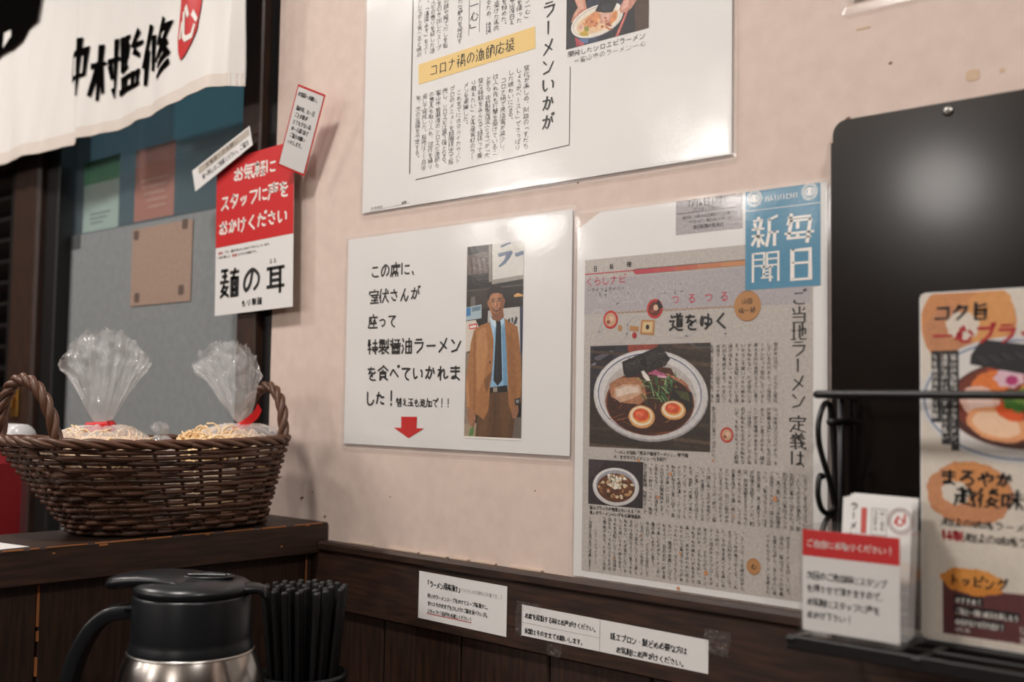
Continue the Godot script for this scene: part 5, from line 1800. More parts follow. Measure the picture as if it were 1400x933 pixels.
func card_box() -> void:
	var lo := Vector3(-.4525, EYE - .197 + .001, .068)
	var t := thing("acrylic_card_box", "clear acrylic card box with red-topped take-one sign on the rack", "box", lo)
	var w := .0905
	var h := .0935
	var d := .054
	for p in [["front_panel", Vector3(0, 0, d - .002), Vector3(w, h, d)], ["back_panel", Vector3(0, 0, 0), Vector3(w, h, .002)], ["side_panel", Vector3(0, 0, .002), Vector3(.002, h, d - .002)], ["side_panel", Vector3(w - .002, 0, .002), Vector3(w, h, d - .002)], ["floor_panel", Vector3(.002, 0, .002), Vector3(w - .002, .002, d - .002)]]:
		var st = begin()
		box(st, p[1], p[2], .0004)
		obj(p[0], st, M.acrylic, t)
	var s := thing("take_one_sign", "red and white take-one sign paper behind the acrylic front", "sign", lo + Vector3(.0025, .0905, d - .0026))
	patch_sheet(s, "sign_paper", outline_mm([0, 0, 86, 0, 86, 86, 0, 86]), M.paper)
	patch(s, "red_field", rect_mm(0, 0, 86, 22.5), .0001, M.red)
	var st = []
	line(st, "ご自由にお取りください！", 3.5, 8.3, 6, 6.2, 6.5, .14, .12, "h", 0, .0003)
	ink(s, st, M.white_ink, "white_lettering")
	st = []
	line(st, "次回のご来店時にスタンプ", 4, 35.5, 5.6, 6.4, 5.95, .12, .11, "h", 0, .0003)
	line(st, "を押させて頂きますので、", 4, 46.5, 5.6, 6.4, 5.95, .12, .11, "h", 0, .0003)
	line(st, "お気軽にスタッフに声を", 4, 58, 5.6, 6.4, 5.95, .12, .11, "h", 0, .0003)
	line(st, "おかけ下さい！", 4, 69, 5.6, 6.4, 5.95, .12, .11, "h", 0, .0003)
	ink(s, st, M.ink)
	for k in 5:
		var c := thing("stamp_card", ["white stamp card with round red seal at the front of the acrylic box"][0] if k == 0 else "plain white stamp card standing behind the sealed one in the acrylic box", "card", lo + Vector3(.0265 + .0008 * k if k < 3 else .026, .003 + .0006 * k, .034 - .0055 * k), 0, "" if k == 0 else "spare stamp cards")
		c.rotation.x = -.10
		var wide := 61.0 if k == 0 else 60.0 - k * .4
		patch_sheet(c, "card", outline_mm([0, -116, wide, -115, wide, 0, 0, 0]), M.paper)
		if k:
			continue
		st = []
		line(st, "ラーメン", 7, -112, 7, 6.6, 8.2, .15, .12, "v", .3, .0003)
		ink(c, st, M.ink)
		patch(c, "red_strip", rect_mm(17, -108, 22, -86), .0003, plain(Color(.72, .30, .28), .6))
		st = []
		for e in [[26, -108, 40, -107.5], [26, -86, 40, -85.5], [26, -108, 26.5, -85.5], [39.5, -108, 40, -85.5]]:
			plate(st, rect_mm(e[0], e[1], e[2], e[3]), .0003, 0)
		line(st, "次回来店", 28, -106, 3.6, 3.6, 4.4, .1, .09, "v", 0, .0003)
		line(st, "時に使用", 34, -106, 3.6, 3.6, 4.4, .1, .09, "v", 0, .0003)
		ink(c, st, M.pale_ink, "boxed_lettering")
		st = begin()
		for q in [10.6, 8.6]:
			var ring := disc(Vector2(.0515, .099), Vector2(q, q) * .001, 40)
			ring.append(ring[0])
			pen(st, ring, .0003, Vector2(.0007, .0007), 0)
		ink(c, st, plain(Color(.45, .30, .28), .6), "seal_ring")
		st = []
		line(st, "心", 45.5, -104, 9, 9.5, 9, .15, .13, "h", .2, .0003)
		plate(st, rect_mm(54.5, -105, 56, -97), .0004, 0)
		ink(c, st, M.red, "seal_lettering")
const PORTRAIT := [
	["1d1714", [-94, -5, 1000, 0, 1035, 451, -58, 413]],
	["5b4a42", [4, 47, 401, 32, 411, 155, 13, 157]],
	["76645a", [13, 57, 34, 56, 63, 144, 38, 146]],
	["3c302b", [60, 58, 81, 58, 113, 144, 88, 146]],
	["76645a", [106, 60, 127, 59, 163, 144, 138, 146]],
	["3c302b", [152, 61, 173, 60, 213, 144, 188, 146]],
	["76645a", [198, 62, 218, 62, 262, 144, 238, 146]],
	["3c302b", [243, 64, 264, 63, 312, 144, 287, 146]],
	["76645a", [289, 65, 309, 64, 361, 144, 337, 146]],
	["3c302b", [334, 66, 355, 66, 410, 144, 386, 146]],
	["76645a", [379, 67, 400, 67, 459, 144, 434, 146]],
	["2b221d", [-7, 16, 399, 4, 400, 28, -5, 44]],
	["1a1512", [-4, 151, 410, 149, 417, 233, -5, 236]],
	["8d8478", [386, 0, 439, -1, 455, 194, 402, 197]],
	["d6d3ca", [447, 0, 1000, 0, 1006, 182, 463, 195]],
	["9a948b", [454, 187, 1013, 175, 1007, 196, 456, 211]],
	["4c4740", [-6, 230, 1009, 219, 1010, 231, -5, 240]],
	["5d6f88", [585, 14, 759, 0, 783, 8, 610, 24]],
	["5d6f88", [548, 53, 778, 44, 818, 54, 765, 81, 696, 108, 586, 126, 569, 118, 671, 88, 693, 65, 574, 71]],
	["5d6f88", [842, 62, 996, 50, 998, 74, 867, 79]],
	["d8a55e", [843, 274, 912, 264, 998, 277, 1006, 284, 844, 285]],
	["caa566", [282, 287, 347, 276, 389, 287, 390, 301, 292, 299]],
	["3a3029", [-5, 243, 385, 236, 393, 335, 3, 335]],
	["6f6a63", [81, 269, 156, 265, 169, 319, 77, 320]],
	["a9bcc4", [-7, 322, 276, 311, 282, 384, -1, 392]],
	["3b7fb4", [-6, 326, 78, 322, 81, 366, -3, 370]],
	["6d8794", [103, 325, 260, 318, 262, 340, 105, 347]],
	["d9cfc2", [-9, 396, 175, 390, 236, 429, 237, 538, -3, 561]],
	["c9342c", [52, 415, 202, 409, 204, 436, 62, 439]],
	["ece6dd", [69, 421, 186, 416, 187, 430, 70, 433]],
	["b9b6b2", [394, 347, 459, 343, 472, 408, 391, 413]],
	["c7c3bd", [643, 339, 949, 335, 974, 567, 693, 565]],
	["3a3d46", [743, 398, 781, 391, 792, 422, 761, 429]],
	["3a3d46", [805, 391, 836, 387, 838, 413, 815, 417]],
	["3a3d46", [883, 383, 914, 393, 893, 421, 832, 429]],
	["2a3350", [948, 333, 1018, 331, 1013, 567, 967, 567]],
	["5e564e", [951, 567, 1013, 567, 1013, 765, 974, 765]],
	["8c7d6d", [-20, 561, 123, 562, 112, 938, 3, 939]],
	["a39078", [-5, 939, 992, 893, 1000, 1000, 0, 1000]],
	["55803f", [106, 962, 180, 947, 167, 993, 84, 1001]],
	["6a5f55", [876, 894, 999, 893, 1000, 1000, 853, 1000]],
	["5d3f24", [240, 876, 386, 755, 766, 749, 898, 882, 853, 1000, 201, 1002]],
	["543820", [534, 778, 574, 778, 560, 999, 512, 1000]],
	["6c4a2b", [315, 888, 390, 803, 463, 803, 406, 999, 251, 1001]],
	["684728", [630, 778, 748, 766, 819, 871, 766, 999, 664, 1000]],
	["88b2cf", [431, 402, 559, 388, 687, 390, 736, 412, 772, 766, 452, 767]],
	["a8cbe0", [447, 396, 543, 395, 501, 468, 488, 612, 456, 611]],
	["6d97b6", [651, 446, 721, 423, 755, 754, 692, 754]],
	["cfe2ec", [421, 379, 495, 396, 576, 405, 531, 435, 464, 415]],
	["bcd6e5", [662, 380, 647, 396, 576, 405, 626, 432, 681, 413]],
	["17120f", [451, 745, 753, 733, 764, 766, 453, 772]],
	["9a8f7c", [507, 745, 579, 743, 581, 766, 509, 769]],
	["15171b", [536, 399, 608, 396, 625, 420, 664, 707, 587, 736, 512, 709, 545, 421]],
	["23262d", [553, 421, 585, 419, 600, 707, 560, 707]],
	["a87244", [423, 405, 269, 420, 146, 445, 94, 513, 51, 610, 17, 707, 38, 853, 182, 867, 208, 888, 241, 888, 350, 911, 428, 863, 464, 707, 496, 612, 504, 504]],
	["9f6b3e", [687, 390, 783, 412, 910, 437, 947, 508, 978, 613, 993, 707, 986, 823, 871, 836, 844, 883, 776, 825, 759, 707, 732, 565, 709, 470]],
	["bb8555", [196, 446, 360, 431, 411, 563, 342, 707, 232, 780, 193, 610]],
	["9a673c", [147, 452, 181, 465, 193, 707, 190, 864, 156, 865, 143, 610]],
	["96643a", [740, 459, 809, 436, 873, 566, 913, 777, 849, 848, 783, 707]],
	["a8713f", [423, 405, 363, 467, 483, 540, 496, 612, 504, 504, 467, 444]],
	["a06b3c", [695, 395, 810, 460, 743, 506, 732, 565, 709, 470]],
	["7f5430", [342, 707, 484, 659, 472, 707, 388, 779]],
	["3c2c1f", [432, 611, 456, 607, 457, 619, 436, 621]],
	["c18a58", [17, 707, 60, 707, 88, 847, 37, 844]],
	["a4714f", [55, 856, 181, 865, 209, 901, 188, 944, 139, 952, 87, 933, 59, 902]],
	["8a5a3e", [160, 913, 194, 915, 172, 949, 139, 952]],
	["96664a", [855, 836, 948, 833, 951, 870, 915, 898, 853, 901, 827, 871]],
	["2b2a2c", [884, 803, 976, 795, 979, 826, 886, 831]],
	["8f9297", [908, 807, 954, 805, 955, 821, 909, 824]],
	["8c5b40", [434, 336, 658, 335, 678, 385, 584, 405, 487, 396]],
	["a9714e", [389, 287, 402, 253, 466, 238, 571, 235, 644, 249, 678, 285, 674, 325, 644, 358, 582, 381, 526, 383, 460, 365, 409, 330]],
	["b57f5a", [429, 280, 484, 260, 573, 259, 607, 291, 579, 333, 507, 339, 445, 321]],
	["8a5a3f", [459, 353, 541, 364, 612, 355, 582, 381, 526, 383, 485, 372]],
	["8a593d", [621, 267, 670, 285, 666, 328, 629, 363, 590, 374, 618, 327]],
	["241b17", [386, 299, 370, 258, 417, 230, 521, 219, 626, 228, 680, 253, 695, 300, 666, 285, 637, 265, 572, 257, 484, 256, 432, 266, 409, 287]],
	["9c6748", [374, 299, 397, 292, 417, 326, 392, 325]],
	["8d5b40", [671, 292, 695, 293, 682, 326, 666, 328]],
	["2c1d16", [446, 290, 510, 286, 511, 290, 451, 295]],
	["2c1d16", [559, 285, 623, 284, 623, 290, 563, 291]],
	["2a1a14", [459, 300, 507, 297, 508, 302, 464, 305]],
	["2a1a14", [568, 297, 615, 295, 616, 301, 572, 302]],
	["8d5a3f", [527, 297, 548, 297, 570, 326, 522, 328]],
	["d19b74", [520, 301, 536, 302, 542, 323, 518, 324]],
	["6b3d2d", [466, 334, 539, 340, 618, 332, 604, 348, 548, 357, 491, 349]],
	["d8c2b2", [491, 339, 543, 343, 599, 337, 579, 342, 539, 346, 507, 343]],
	["95623f", [448, 319, 465, 327, 458, 338, 441, 329]],
	["85543a", [617, 317, 642, 325, 635, 337, 618, 332]],
]
const BOWL := [
	["33291f", [-21, -29, 1010, -5, 1026, 1012, -4, 1044]],
	["2a2732", [-4, -10, 327, -12, 330, 173, 185, 246, 5, 531]],
	["17161c", [31, 20, 214, 14, 199, 135, 67, 190, 16, 152]],
	["5a5560", [32, 114, 198, 41, 207, 69, 58, 162]],
	["7a7482", [6, 190, 50, 152, 57, 175, 14, 220]],
	["8e3a2a", [327, -1, 579, -6, 593, 63, 472, 75, 335, 70]],
	["4a3a2c", [701, -3, 1011, 56, 1011, 87, 702, 36]],
	["4a3a2c", [-20, 38, 425, 91, 425, 119, -19, 64]],
	["2a2018", [703, 86, 1012, 143, 1013, 174, 703, 125]],
	["2a2018", [-18, 132, 426, 183, 426, 210, -18, 159]],
	["52402f", [704, 140, 1013, 195, 1014, 226, 704, 179]],
	["52402f", [-18, 189, 427, 238, 427, 265, -17, 216]],
	["3a2d22", [705, 229, 1014, 282, 1015, 313, 706, 268]],
	["3a2d22", [-16, 284, 428, 329, 429, 356, -16, 311]],
	["45382d", [713, 711, 1022, 751, 1022, 783, 713, 751]],
	["45382d", [-8, 797, 436, 823, 436, 851, -8, 824]],
	["2c231c", [714, 801, 1023, 838, 1024, 870, 715, 840]],
	["2c231c", [-7, 892, 437, 915, 438, 942, -6, 919]],
	["58473a", [715, 872, 1024, 908, 1025, 939, 716, 912]],
	["58473a", [-6, 968, 439, 988, 439, 1015, -5, 995]],
	["3d3128", [716, 926, 1025, 960, 1026, 991, 717, 965]],
	["3d3128", [-5, 1025, 439, 1043, 440, 1070, -4, 1052]],
	["9f9b9a", [983, 521, 975, 586, 956, 649, 927, 709, 888, 764, 841, 813, 785, 855, 723, 888, 655, 912, 583, 926, 509, 930, 434, 922, 361, 904, 292, 876, 227, 837, 169, 790, 120, 734, 82, 672, 54, 605, 38, 535, 35, 463, 45, 393, 67, 325, 101, 262, 145, 205, 199, 156, 260, 116, 328, 86, 399, 67, 473, 58, 548, 60, 621, 72, 690, 95, 755, 127, 814, 167, 866, 215, 909, 269, 943, 328, 967, 391, 980, 455]],
	["cbc7c4", [977, 507, 969, 571, 950, 633, 921, 692, 883, 746, 836, 794, 780, 835, 718, 867, 651, 891, 579, 905, 506, 908, 432, 901, 359, 883, 290, 855, 226, 817, 168, 770, 120, 715, 81, 654, 54, 588, 38, 519, 35, 449, 45, 379, 67, 313, 100, 251, 144, 195, 197, 147, 258, 108, 325, 78, 396, 59, 470, 50, 544, 52, 616, 65, 686, 87, 751, 118, 809, 158, 861, 205, 904, 259, 937, 317, 961, 379, 974, 442]],
	["dcd9d6", [936, 485, 928, 543, 911, 600, 884, 654, 848, 703, 804, 747, 752, 784, 694, 814, 630, 835, 564, 848, 495, 850, 425, 843, 358, 827, 293, 800, 233, 765, 179, 722, 134, 672, 98, 616, 72, 555, 58, 492, 55, 428, 64, 365, 84, 304, 115, 248, 156, 197, 206, 153, 263, 117, 325, 90, 392, 72, 460, 64, 530, 66, 597, 78, 663, 98, 723, 127, 778, 164, 827, 207, 867, 256, 899, 310, 921, 366, 933, 425]],
	["4a5472", [933, 501, 927, 555, 913, 607, 890, 657, 861, 703, 824, 745, 781, 782, 733, 814, 679, 838, 622, 856, 562, 866, 501, 868, 440, 862, 379, 849, 321, 827, 266, 798, 216, 761, 172, 719, 135, 671, 106, 619, 86, 563, 74, 506, 72, 448, 80, 390, 96, 335, 122, 282, 156, 234, 197, 191, 244, 155, 297, 125, 354, 103, 413, 89, 475, 83, 536, 85, 596, 94, 655, 112, 710, 136, 761, 167, 806, 204, 845, 246, 878, 292, 904, 342, 922, 394, 932, 447]],
	["d3cfcc", [926, 504, 920, 557, 906, 608, 884, 657, 855, 703, 819, 744, 777, 780, 729, 811, 676, 835, 620, 853, 562, 862, 502, 865, 441, 859, 382, 845, 324, 824, 271, 795, 222, 760, 179, 718, 142, 671, 114, 620, 94, 565, 83, 509, 81, 452, 88, 396, 104, 341, 129, 290, 162, 242, 203, 200, 249, 164, 301, 135, 357, 114, 415, 100, 475, 94, 536, 95, 595, 105, 652, 122, 706, 146, 756, 176, 801, 212, 840, 254, 872, 299, 897, 348, 915, 399, 924, 451]],
	["b9b1ab", [893, 534, 887, 587, 871, 639, 847, 688, 816, 734, 776, 774, 731, 808, 680, 835, 625, 854, 567, 865, 507, 868, 446, 862, 387, 847, 331, 823, 279, 792, 233, 753, 194, 708, 163, 657, 141, 603, 129, 546, 126, 488, 134, 431, 152, 376, 178, 325, 214, 279, 257, 238, 306, 205, 360, 180, 418, 164, 478, 156, 538, 157, 597, 167, 654, 185, 707, 210, 755, 243, 798, 282, 833, 326, 861, 375, 880, 426, 891, 480]],
	["7a3f1f", [876, 579, 870, 626, 855, 672, 833, 715, 802, 754, 765, 789, 721, 819, 673, 843, 620, 860, 564, 870, 506, 872, 448, 866, 392, 853, 338, 832, 288, 805, 244, 770, 206, 731, 176, 686, 155, 639, 143, 589, 140, 538, 148, 488, 164, 440, 190, 395, 223, 354, 264, 319, 312, 290, 363, 268, 419, 253, 476, 247, 534, 247, 591, 256, 645, 272, 696, 294, 743, 323, 784, 357, 818, 396, 844, 439, 863, 484, 874, 531]],
	["3a1a0d", [865, 585, 859, 630, 845, 674, 823, 715, 793, 753, 757, 786, 715, 814, 668, 837, 616, 853, 562, 862, 507, 864, 451, 859, 396, 846, 344, 827, 296, 800, 254, 768, 217, 730, 188, 688, 168, 642, 156, 595, 154, 546, 161, 499, 177, 453, 201, 410, 234, 371, 273, 338, 319, 310, 369, 289, 422, 275, 477, 268, 533, 269, 588, 277, 641, 292, 690, 314, 735, 341, 775, 374, 808, 411, 834, 452, 852, 495, 863, 540]],
	["6b371d", [776, 503, 781, 509, 687, 617, 681, 611]],
	["8a4f2a", [394, 511, 400, 517, 567, 516, 562, 510]],
	["4b2111", [459, 702, 465, 708, 584, 771, 579, 765]],
	["9c6434", [725, 391, 731, 397, 710, 459, 705, 453]],
	["6b371d", [726, 592, 731, 598, 667, 609, 662, 603]],
	["8a4f2a", [305, 663, 311, 669, 174, 728, 168, 722]],
	["4b2111", [497, 613, 502, 619, 612, 667, 606, 661]],
	["9c6434", [556, 452, 562, 458, 447, 482, 441, 476]],
	["6b371d", [443, 557, 448, 564, 440, 628, 434, 622]],
	["8a4f2a", [303, 536, 308, 542, 263, 622, 257, 616]],
	["4b2111", [268, 677, 274, 683, 401, 741, 395, 735]],
	["9c6434", [324, 669, 330, 676, 429, 751, 423, 745]],
	["6b371d", [257, 485, 263, 492, 335, 608, 330, 601]],
	["8a4f2a", [394, 509, 400, 515, 499, 564, 493, 557]],
	["4b2111", [660, 466, 665, 472, 708, 588, 702, 582]],
	["9c6434", [676, 479, 681, 485, 663, 562, 658, 556]],
	["6b371d", [616, 409, 622, 415, 740, 440, 735, 434]],
	["8a4f2a", [474, 520, 480, 526, 348, 571, 342, 565]],
	["4b2111", [289, 558, 295, 564, 289, 622, 283, 615]],
	["9c6434", [716, 683, 721, 689, 651, 748, 645, 742]],
	["6b371d", [600, 556, 606, 563, 604, 672, 599, 666]],
	["8a4f2a", [307, 483, 313, 490, 218, 548, 212, 541]],
	["4b2111", [152, 567, 158, 574, 284, 620, 278, 613]],
	["9c6434", [288, 739, 294, 746, 380, 787, 375, 781]],
	["6b371d", [328, 572, 334, 578, 363, 681, 358, 675]],
	["8a4f2a", [560, 712, 566, 719, 465, 752, 460, 746]],
	["4b2111", [770, 545, 776, 551, 732, 595, 727, 589]],
	["9c6434", [345, 408, 351, 414, 451, 428, 445, 422]],
	["6b371d", [507, 517, 512, 524, 401, 600, 395, 594]],
	["8a4f2a", [305, 716, 311, 722, 229, 740, 223, 734]],
	["4b2111", [330, 638, 336, 644, 188, 661, 182, 654]],
	["9c6434", [568, 563, 574, 569, 567, 621, 562, 614]],
	["6b371d", [780, 583, 785, 589, 732, 674, 727, 668]],
	["8a4f2a", [438, 584, 444, 590, 340, 698, 334, 691]],
	["4b2111", [557, 556, 563, 562, 644, 641, 639, 635]],
	["9c6434", [343, 699, 348, 705, 249, 731, 243, 725]],
	["6b371d", [464, 408, 470, 415, 495, 478, 490, 472]],
	["8a4f2a", [509, 359, 515, 365, 579, 388, 573, 381]],
	["a87350", [170, 377, 251, 321, 428, 313, 477, 396, 494, 520, 432, 576, 304, 565, 189, 508]],
	["c8a183", [220, 418, 301, 380, 429, 386, 456, 466, 368, 523, 271, 562, 213, 507]],
	["dcc6b4", [230, 433, 321, 398, 423, 411, 430, 459, 335, 475, 238, 511]],
	["4a2413", [426, 192, 690, 229, 737, 336, 632, 391, 476, 356]],
	["201c1b", [281, 163, 583, 23, 617, 34, 683, 143, 644, 211, 326, 317, 296, 276]],
	["332d2b", [301, 184, 574, 52, 627, 121, 332, 265]],
	["14100f", [425, 137, 472, 112, 505, 192, 452, 217]],
	["4a4442", [558, 204, 569, 199, 572, 210, 561, 213]],
	["15110f", [338, 249, 349, 243, 352, 254, 341, 258]],
	["5c5552", [573, 177, 584, 172, 587, 183, 576, 186]],
	["4a4442", [423, 168, 434, 162, 437, 173, 426, 177]],
	["15110f", [433, 231, 444, 226, 447, 237, 436, 240]],
	["5c5552", [419, 148, 430, 143, 433, 154, 422, 158]],
	["4a4442", [623, 205, 633, 199, 637, 210, 626, 214]],
	["15110f", [633, 184, 644, 179, 647, 190, 637, 193]],
	["5c5552", [335, 126, 346, 121, 350, 132, 339, 136]],
	["4a4442", [497, 220, 508, 215, 511, 226, 500, 229]],
	["15110f", [605, 162, 616, 157, 619, 168, 608, 171]],
	["5c5552", [628, 79, 638, 74, 641, 85, 631, 88]],
	["4a4442", [382, 157, 393, 152, 397, 163, 386, 166]],
	["15110f", [394, 152, 405, 146, 409, 157, 397, 161]],
	["5c5552", [347, 171, 358, 166, 361, 177, 350, 181]],
	["4a4442", [317, 205, 328, 199, 331, 210, 320, 214]],
	["15110f", [625, 127, 636, 122, 639, 133, 628, 136]],
	["5c5552", [519, 176, 530, 170, 533, 181, 522, 185]],
	["4a4442", [622, 175, 632, 169, 636, 180, 625, 184]],
	["15110f", [585, 117, 596, 112, 599, 123, 588, 126]],
	["5c5552", [612, 88, 622, 82, 626, 93, 615, 97]],
	["4a4442", [447, 211, 458, 206, 461, 217, 450, 220]],
	["15110f", [422, 241, 433, 235, 436, 246, 425, 250]],
	["5c5552", [596, 87, 607, 82, 610, 93, 600, 96]],
	["4a4442", [385, 110, 396, 105, 399, 116, 388, 120]],
	["15110f", [596, 116, 607, 110, 610, 121, 599, 125]],
	["5c5552", [440, 135, 451, 130, 455, 141, 444, 145]],
	["4a4442", [349, 185, 360, 179, 363, 190, 352, 194]],
	["15110f", [387, 194, 398, 189, 402, 200, 391, 204]],
	["5c5552", [376, 188, 387, 183, 391, 194, 380, 197]],
	["4a4442", [626, 115, 636, 110, 639, 121, 629, 124]],
	["15110f", [627, 64, 637, 59, 641, 69, 630, 73]],
	["5c5552", [494, 179, 505, 174, 508, 184, 497, 188]],
	["4a4442", [631, 204, 642, 198, 645, 209, 635, 213]],
	["15110f", [481, 208, 492, 202, 496, 213, 485, 217]],
	["5c5552", [636, 172, 646, 167, 649, 178, 639, 181]],
	["4a4442", [629, 206, 640, 201, 643, 212, 632, 215]],
	["15110f", [471, 193, 482, 188, 486, 199, 475, 202]],
	["5c5552", [368, 177, 379, 172, 383, 183, 372, 187]],
	["4a4442", [599, 154, 610, 149, 613, 159, 602, 163]],
	["2f5a33", [489, 325, 497, 321, 558, 353, 550, 359]],
	["3f7343", [530, 385, 537, 381, 493, 417, 485, 423]],
	["24462a", [515, 422, 523, 419, 609, 464, 601, 470]],
	["6d9a5c", [404, 326, 412, 322, 525, 369, 518, 374]],
	["8fb27a", [520, 514, 528, 510, 617, 518, 609, 523]],
	["1d3822", [683, 368, 691, 365, 721, 429, 714, 434]],
	["2f5a33", [626, 267, 633, 263, 606, 370, 598, 376]],
	["3f7343", [474, 409, 482, 405, 545, 413, 538, 418]],
	["24462a", [567, 379, 574, 375, 662, 449, 654, 455]],
	["6d9a5c", [557, 439, 564, 435, 590, 495, 582, 500]],
	["8fb27a", [647, 325, 654, 321, 640, 409, 632, 415]],
	["1d3822", [606, 482, 614, 478, 523, 551, 515, 556]],
	["2f5a33", [551, 302, 559, 298, 583, 407, 575, 413]],
	["3f7343", [633, 423, 641, 419, 551, 503, 543, 508]],
	["24462a", [449, 479, 457, 475, 511, 572, 504, 577]],
	["6d9a5c", [661, 371, 668, 367, 653, 470, 645, 476]],
	["8fb27a", [443, 388, 451, 385, 530, 404, 522, 409]],
	["1d3822", [690, 376, 697, 372, 619, 396, 611, 401]],
	["2f5a33", [699, 329, 706, 326, 693, 416, 685, 422]],
	["3f7343", [440, 485, 448, 481, 517, 513, 509, 519]],
	["24462a", [650, 400, 658, 397, 650, 459, 643, 465]],
	["6d9a5c", [628, 279, 635, 275, 702, 355, 695, 360]],
	["8fb27a", [607, 315, 615, 312, 532, 339, 524, 344]],
	["1d3822", [579, 312, 587, 309, 482, 338, 474, 344]],
	["2f5a33", [620, 473, 628, 469, 557, 573, 550, 579]],
	["3f7343", [666, 288, 673, 284, 704, 406, 697, 412]],
	["24462a", [510, 381, 518, 378, 545, 504, 537, 510]],
	["6d9a5c", [479, 345, 487, 341, 449, 413, 441, 418]],
	["8fb27a", [736, 405, 744, 401, 708, 469, 700, 474]],
	["1d3822", [461, 274, 469, 271, 508, 375, 500, 381]],
	["2f5a33", [582, 282, 590, 278, 566, 373, 558, 379]],
	["3f7343", [721, 266, 728, 262, 735, 363, 727, 368]],
	["24462a", [632, 462, 639, 458, 624, 557, 616, 563]],
	["6d9a5c", [557, 443, 565, 439, 626, 551, 619, 556]],
	["8fb27a", [681, 436, 688, 432, 631, 489, 623, 495]],
	["1d3822", [685, 414, 693, 410, 608, 435, 600, 441]],
	["2f5a33", [655, 429, 663, 425, 608, 487, 600, 493]],
	["3f7343", [710, 345, 718, 342, 684, 418, 677, 423]],
	["24462a", [541, 296, 549, 292, 511, 363, 504, 369]],
	["6d9a5c", [590, 392, 598, 389, 592, 500, 584, 505]],
	["8fb27a", [751, 441, 758, 438, 699, 554, 691, 559]],
	["1d3822", [646, 428, 654, 424, 711, 541, 703, 546]],
	["2f5a33", [559, 308, 567, 304, 514, 318, 506, 324]],
	["3f7343", [578, 305, 586, 302, 585, 372, 577, 377]],
	["24462a", [609, 461, 616, 457, 662, 548, 655, 554]],
	["6d9a5c", [610, 338, 618, 335, 684, 368, 677, 374]],
	["8fb27a", [609, 406, 616, 402, 677, 465, 669, 471]],
	["1d3822", [648, 354, 656, 350, 730, 449, 723, 455]],
	["2f5a33", [601, 464, 609, 460, 660, 501, 653, 506]],
	["3f7343", [622, 319, 630, 315, 708, 342, 701, 348]],
	["24462a", [749, 484, 756, 480, 702, 522, 694, 528]],
	["6d9a5c", [670, 299, 677, 295, 651, 371, 644, 376]],
	["8fb27a", [644, 356, 652, 352, 655, 424, 648, 429]],
	["1d3822", [644, 402, 652, 398, 689, 460, 682, 466]],
	["2f5a33", [618, 387, 625, 383, 711, 447, 704, 452]],
	["3f7343", [608, 446, 615, 442, 682, 546, 675, 552]],
	["24462a", [672, 442, 680, 438, 747, 449, 740, 454]],
	["6d9a5c", [609, 491, 617, 487, 670, 572, 663, 578]],
	["8fb27a", [521, 360, 529, 356, 558, 492, 551, 497]],
	["1d3822", [532, 397, 540, 393, 581, 456, 574, 461]],
	["e4ded6", [446, 258, 468, 250, 510, 308, 523, 352, 492, 349, 463, 309]],
	["b25a7c", [500, 283, 568, 240, 583, 258, 630, 276, 664, 308, 584, 305, 553, 290]],
	["d8a9b8", [584, 294, 661, 308, 646, 326, 584, 315]],
	["a86a4e", [645, 283, 660, 276, 767, 354, 755, 364]],
	["c79a78", [659, 290, 674, 283, 775, 359, 763, 370]],
	["7e4a2e", [673, 297, 688, 290, 782, 364, 770, 375]],
	["a86a4e", [687, 304, 702, 297, 790, 369, 778, 380]],
	["c79a78", [700, 311, 715, 304, 797, 375, 786, 385]],
	["7e4a2e", [714, 318, 729, 311, 805, 380, 793, 391]],
	["a86a4e", [728, 325, 743, 318, 812, 385, 801, 396]],
	["c79a78", [741, 332, 756, 325, 820, 390, 808, 401]],
	["7e4a2e", [755, 339, 770, 332, 827, 395, 816, 406]],
	["a86a4e", [769, 346, 783, 339, 835, 401, 823, 411]],
	["1b1614", [708, 408, 858, 459, 869, 599, 813, 636, 800, 548, 694, 515]],
	["4a4b2a", [723, 434, 828, 459, 844, 547, 770, 513]],
	["d9a063", [561, 712, 555, 738, 542, 760, 524, 779, 503, 794, 478, 802, 451, 804, 425, 800, 400, 790, 378, 774, 361, 753, 349, 729, 342, 703, 343, 676, 350, 650, 363, 627, 381, 608, 403, 594, 428, 586, 454, 584, 481, 589, 505, 600, 527, 616, 544, 636, 556, 660, 561, 686]],
	["ecdcc0", [543, 703, 537, 724, 527, 743, 511, 759, 493, 771, 471, 778, 449, 780, 426, 776, 405, 767, 386, 754, 371, 736, 360, 716, 355, 694, 355, 671, 361, 650, 372, 630, 387, 614, 406, 603, 428, 596, 451, 595, 473, 599, 494, 608, 513, 621, 528, 639, 538, 659, 543, 681]],
	["e0a04f", [529, 696, 524, 714, 514, 730, 500, 743, 482, 752, 463, 756, 443, 755, 424, 749, 406, 739, 392, 725, 381, 708, 376, 690, 376, 670, 381, 652, 391, 636, 405, 623, 423, 615, 442, 611, 463, 612, 482, 618, 499, 628, 513, 642, 523, 659, 529, 677]],
	["cf4f2a", [513, 687, 508, 703, 498, 718, 485, 728, 468, 735, 449, 737, 431, 734, 413, 726, 399, 714, 388, 699, 382, 682, 382, 665, 387, 649, 397, 634, 411, 624, 428, 617, 447, 615, 465, 619, 482, 627, 497, 638, 507, 653, 513, 670]],
	["e2704a", [470, 675, 465, 686, 454, 694, 440, 697, 426, 695, 413, 687, 406, 676, 404, 664, 409, 652, 419, 645, 433, 642, 448, 644, 460, 651, 468, 662]],
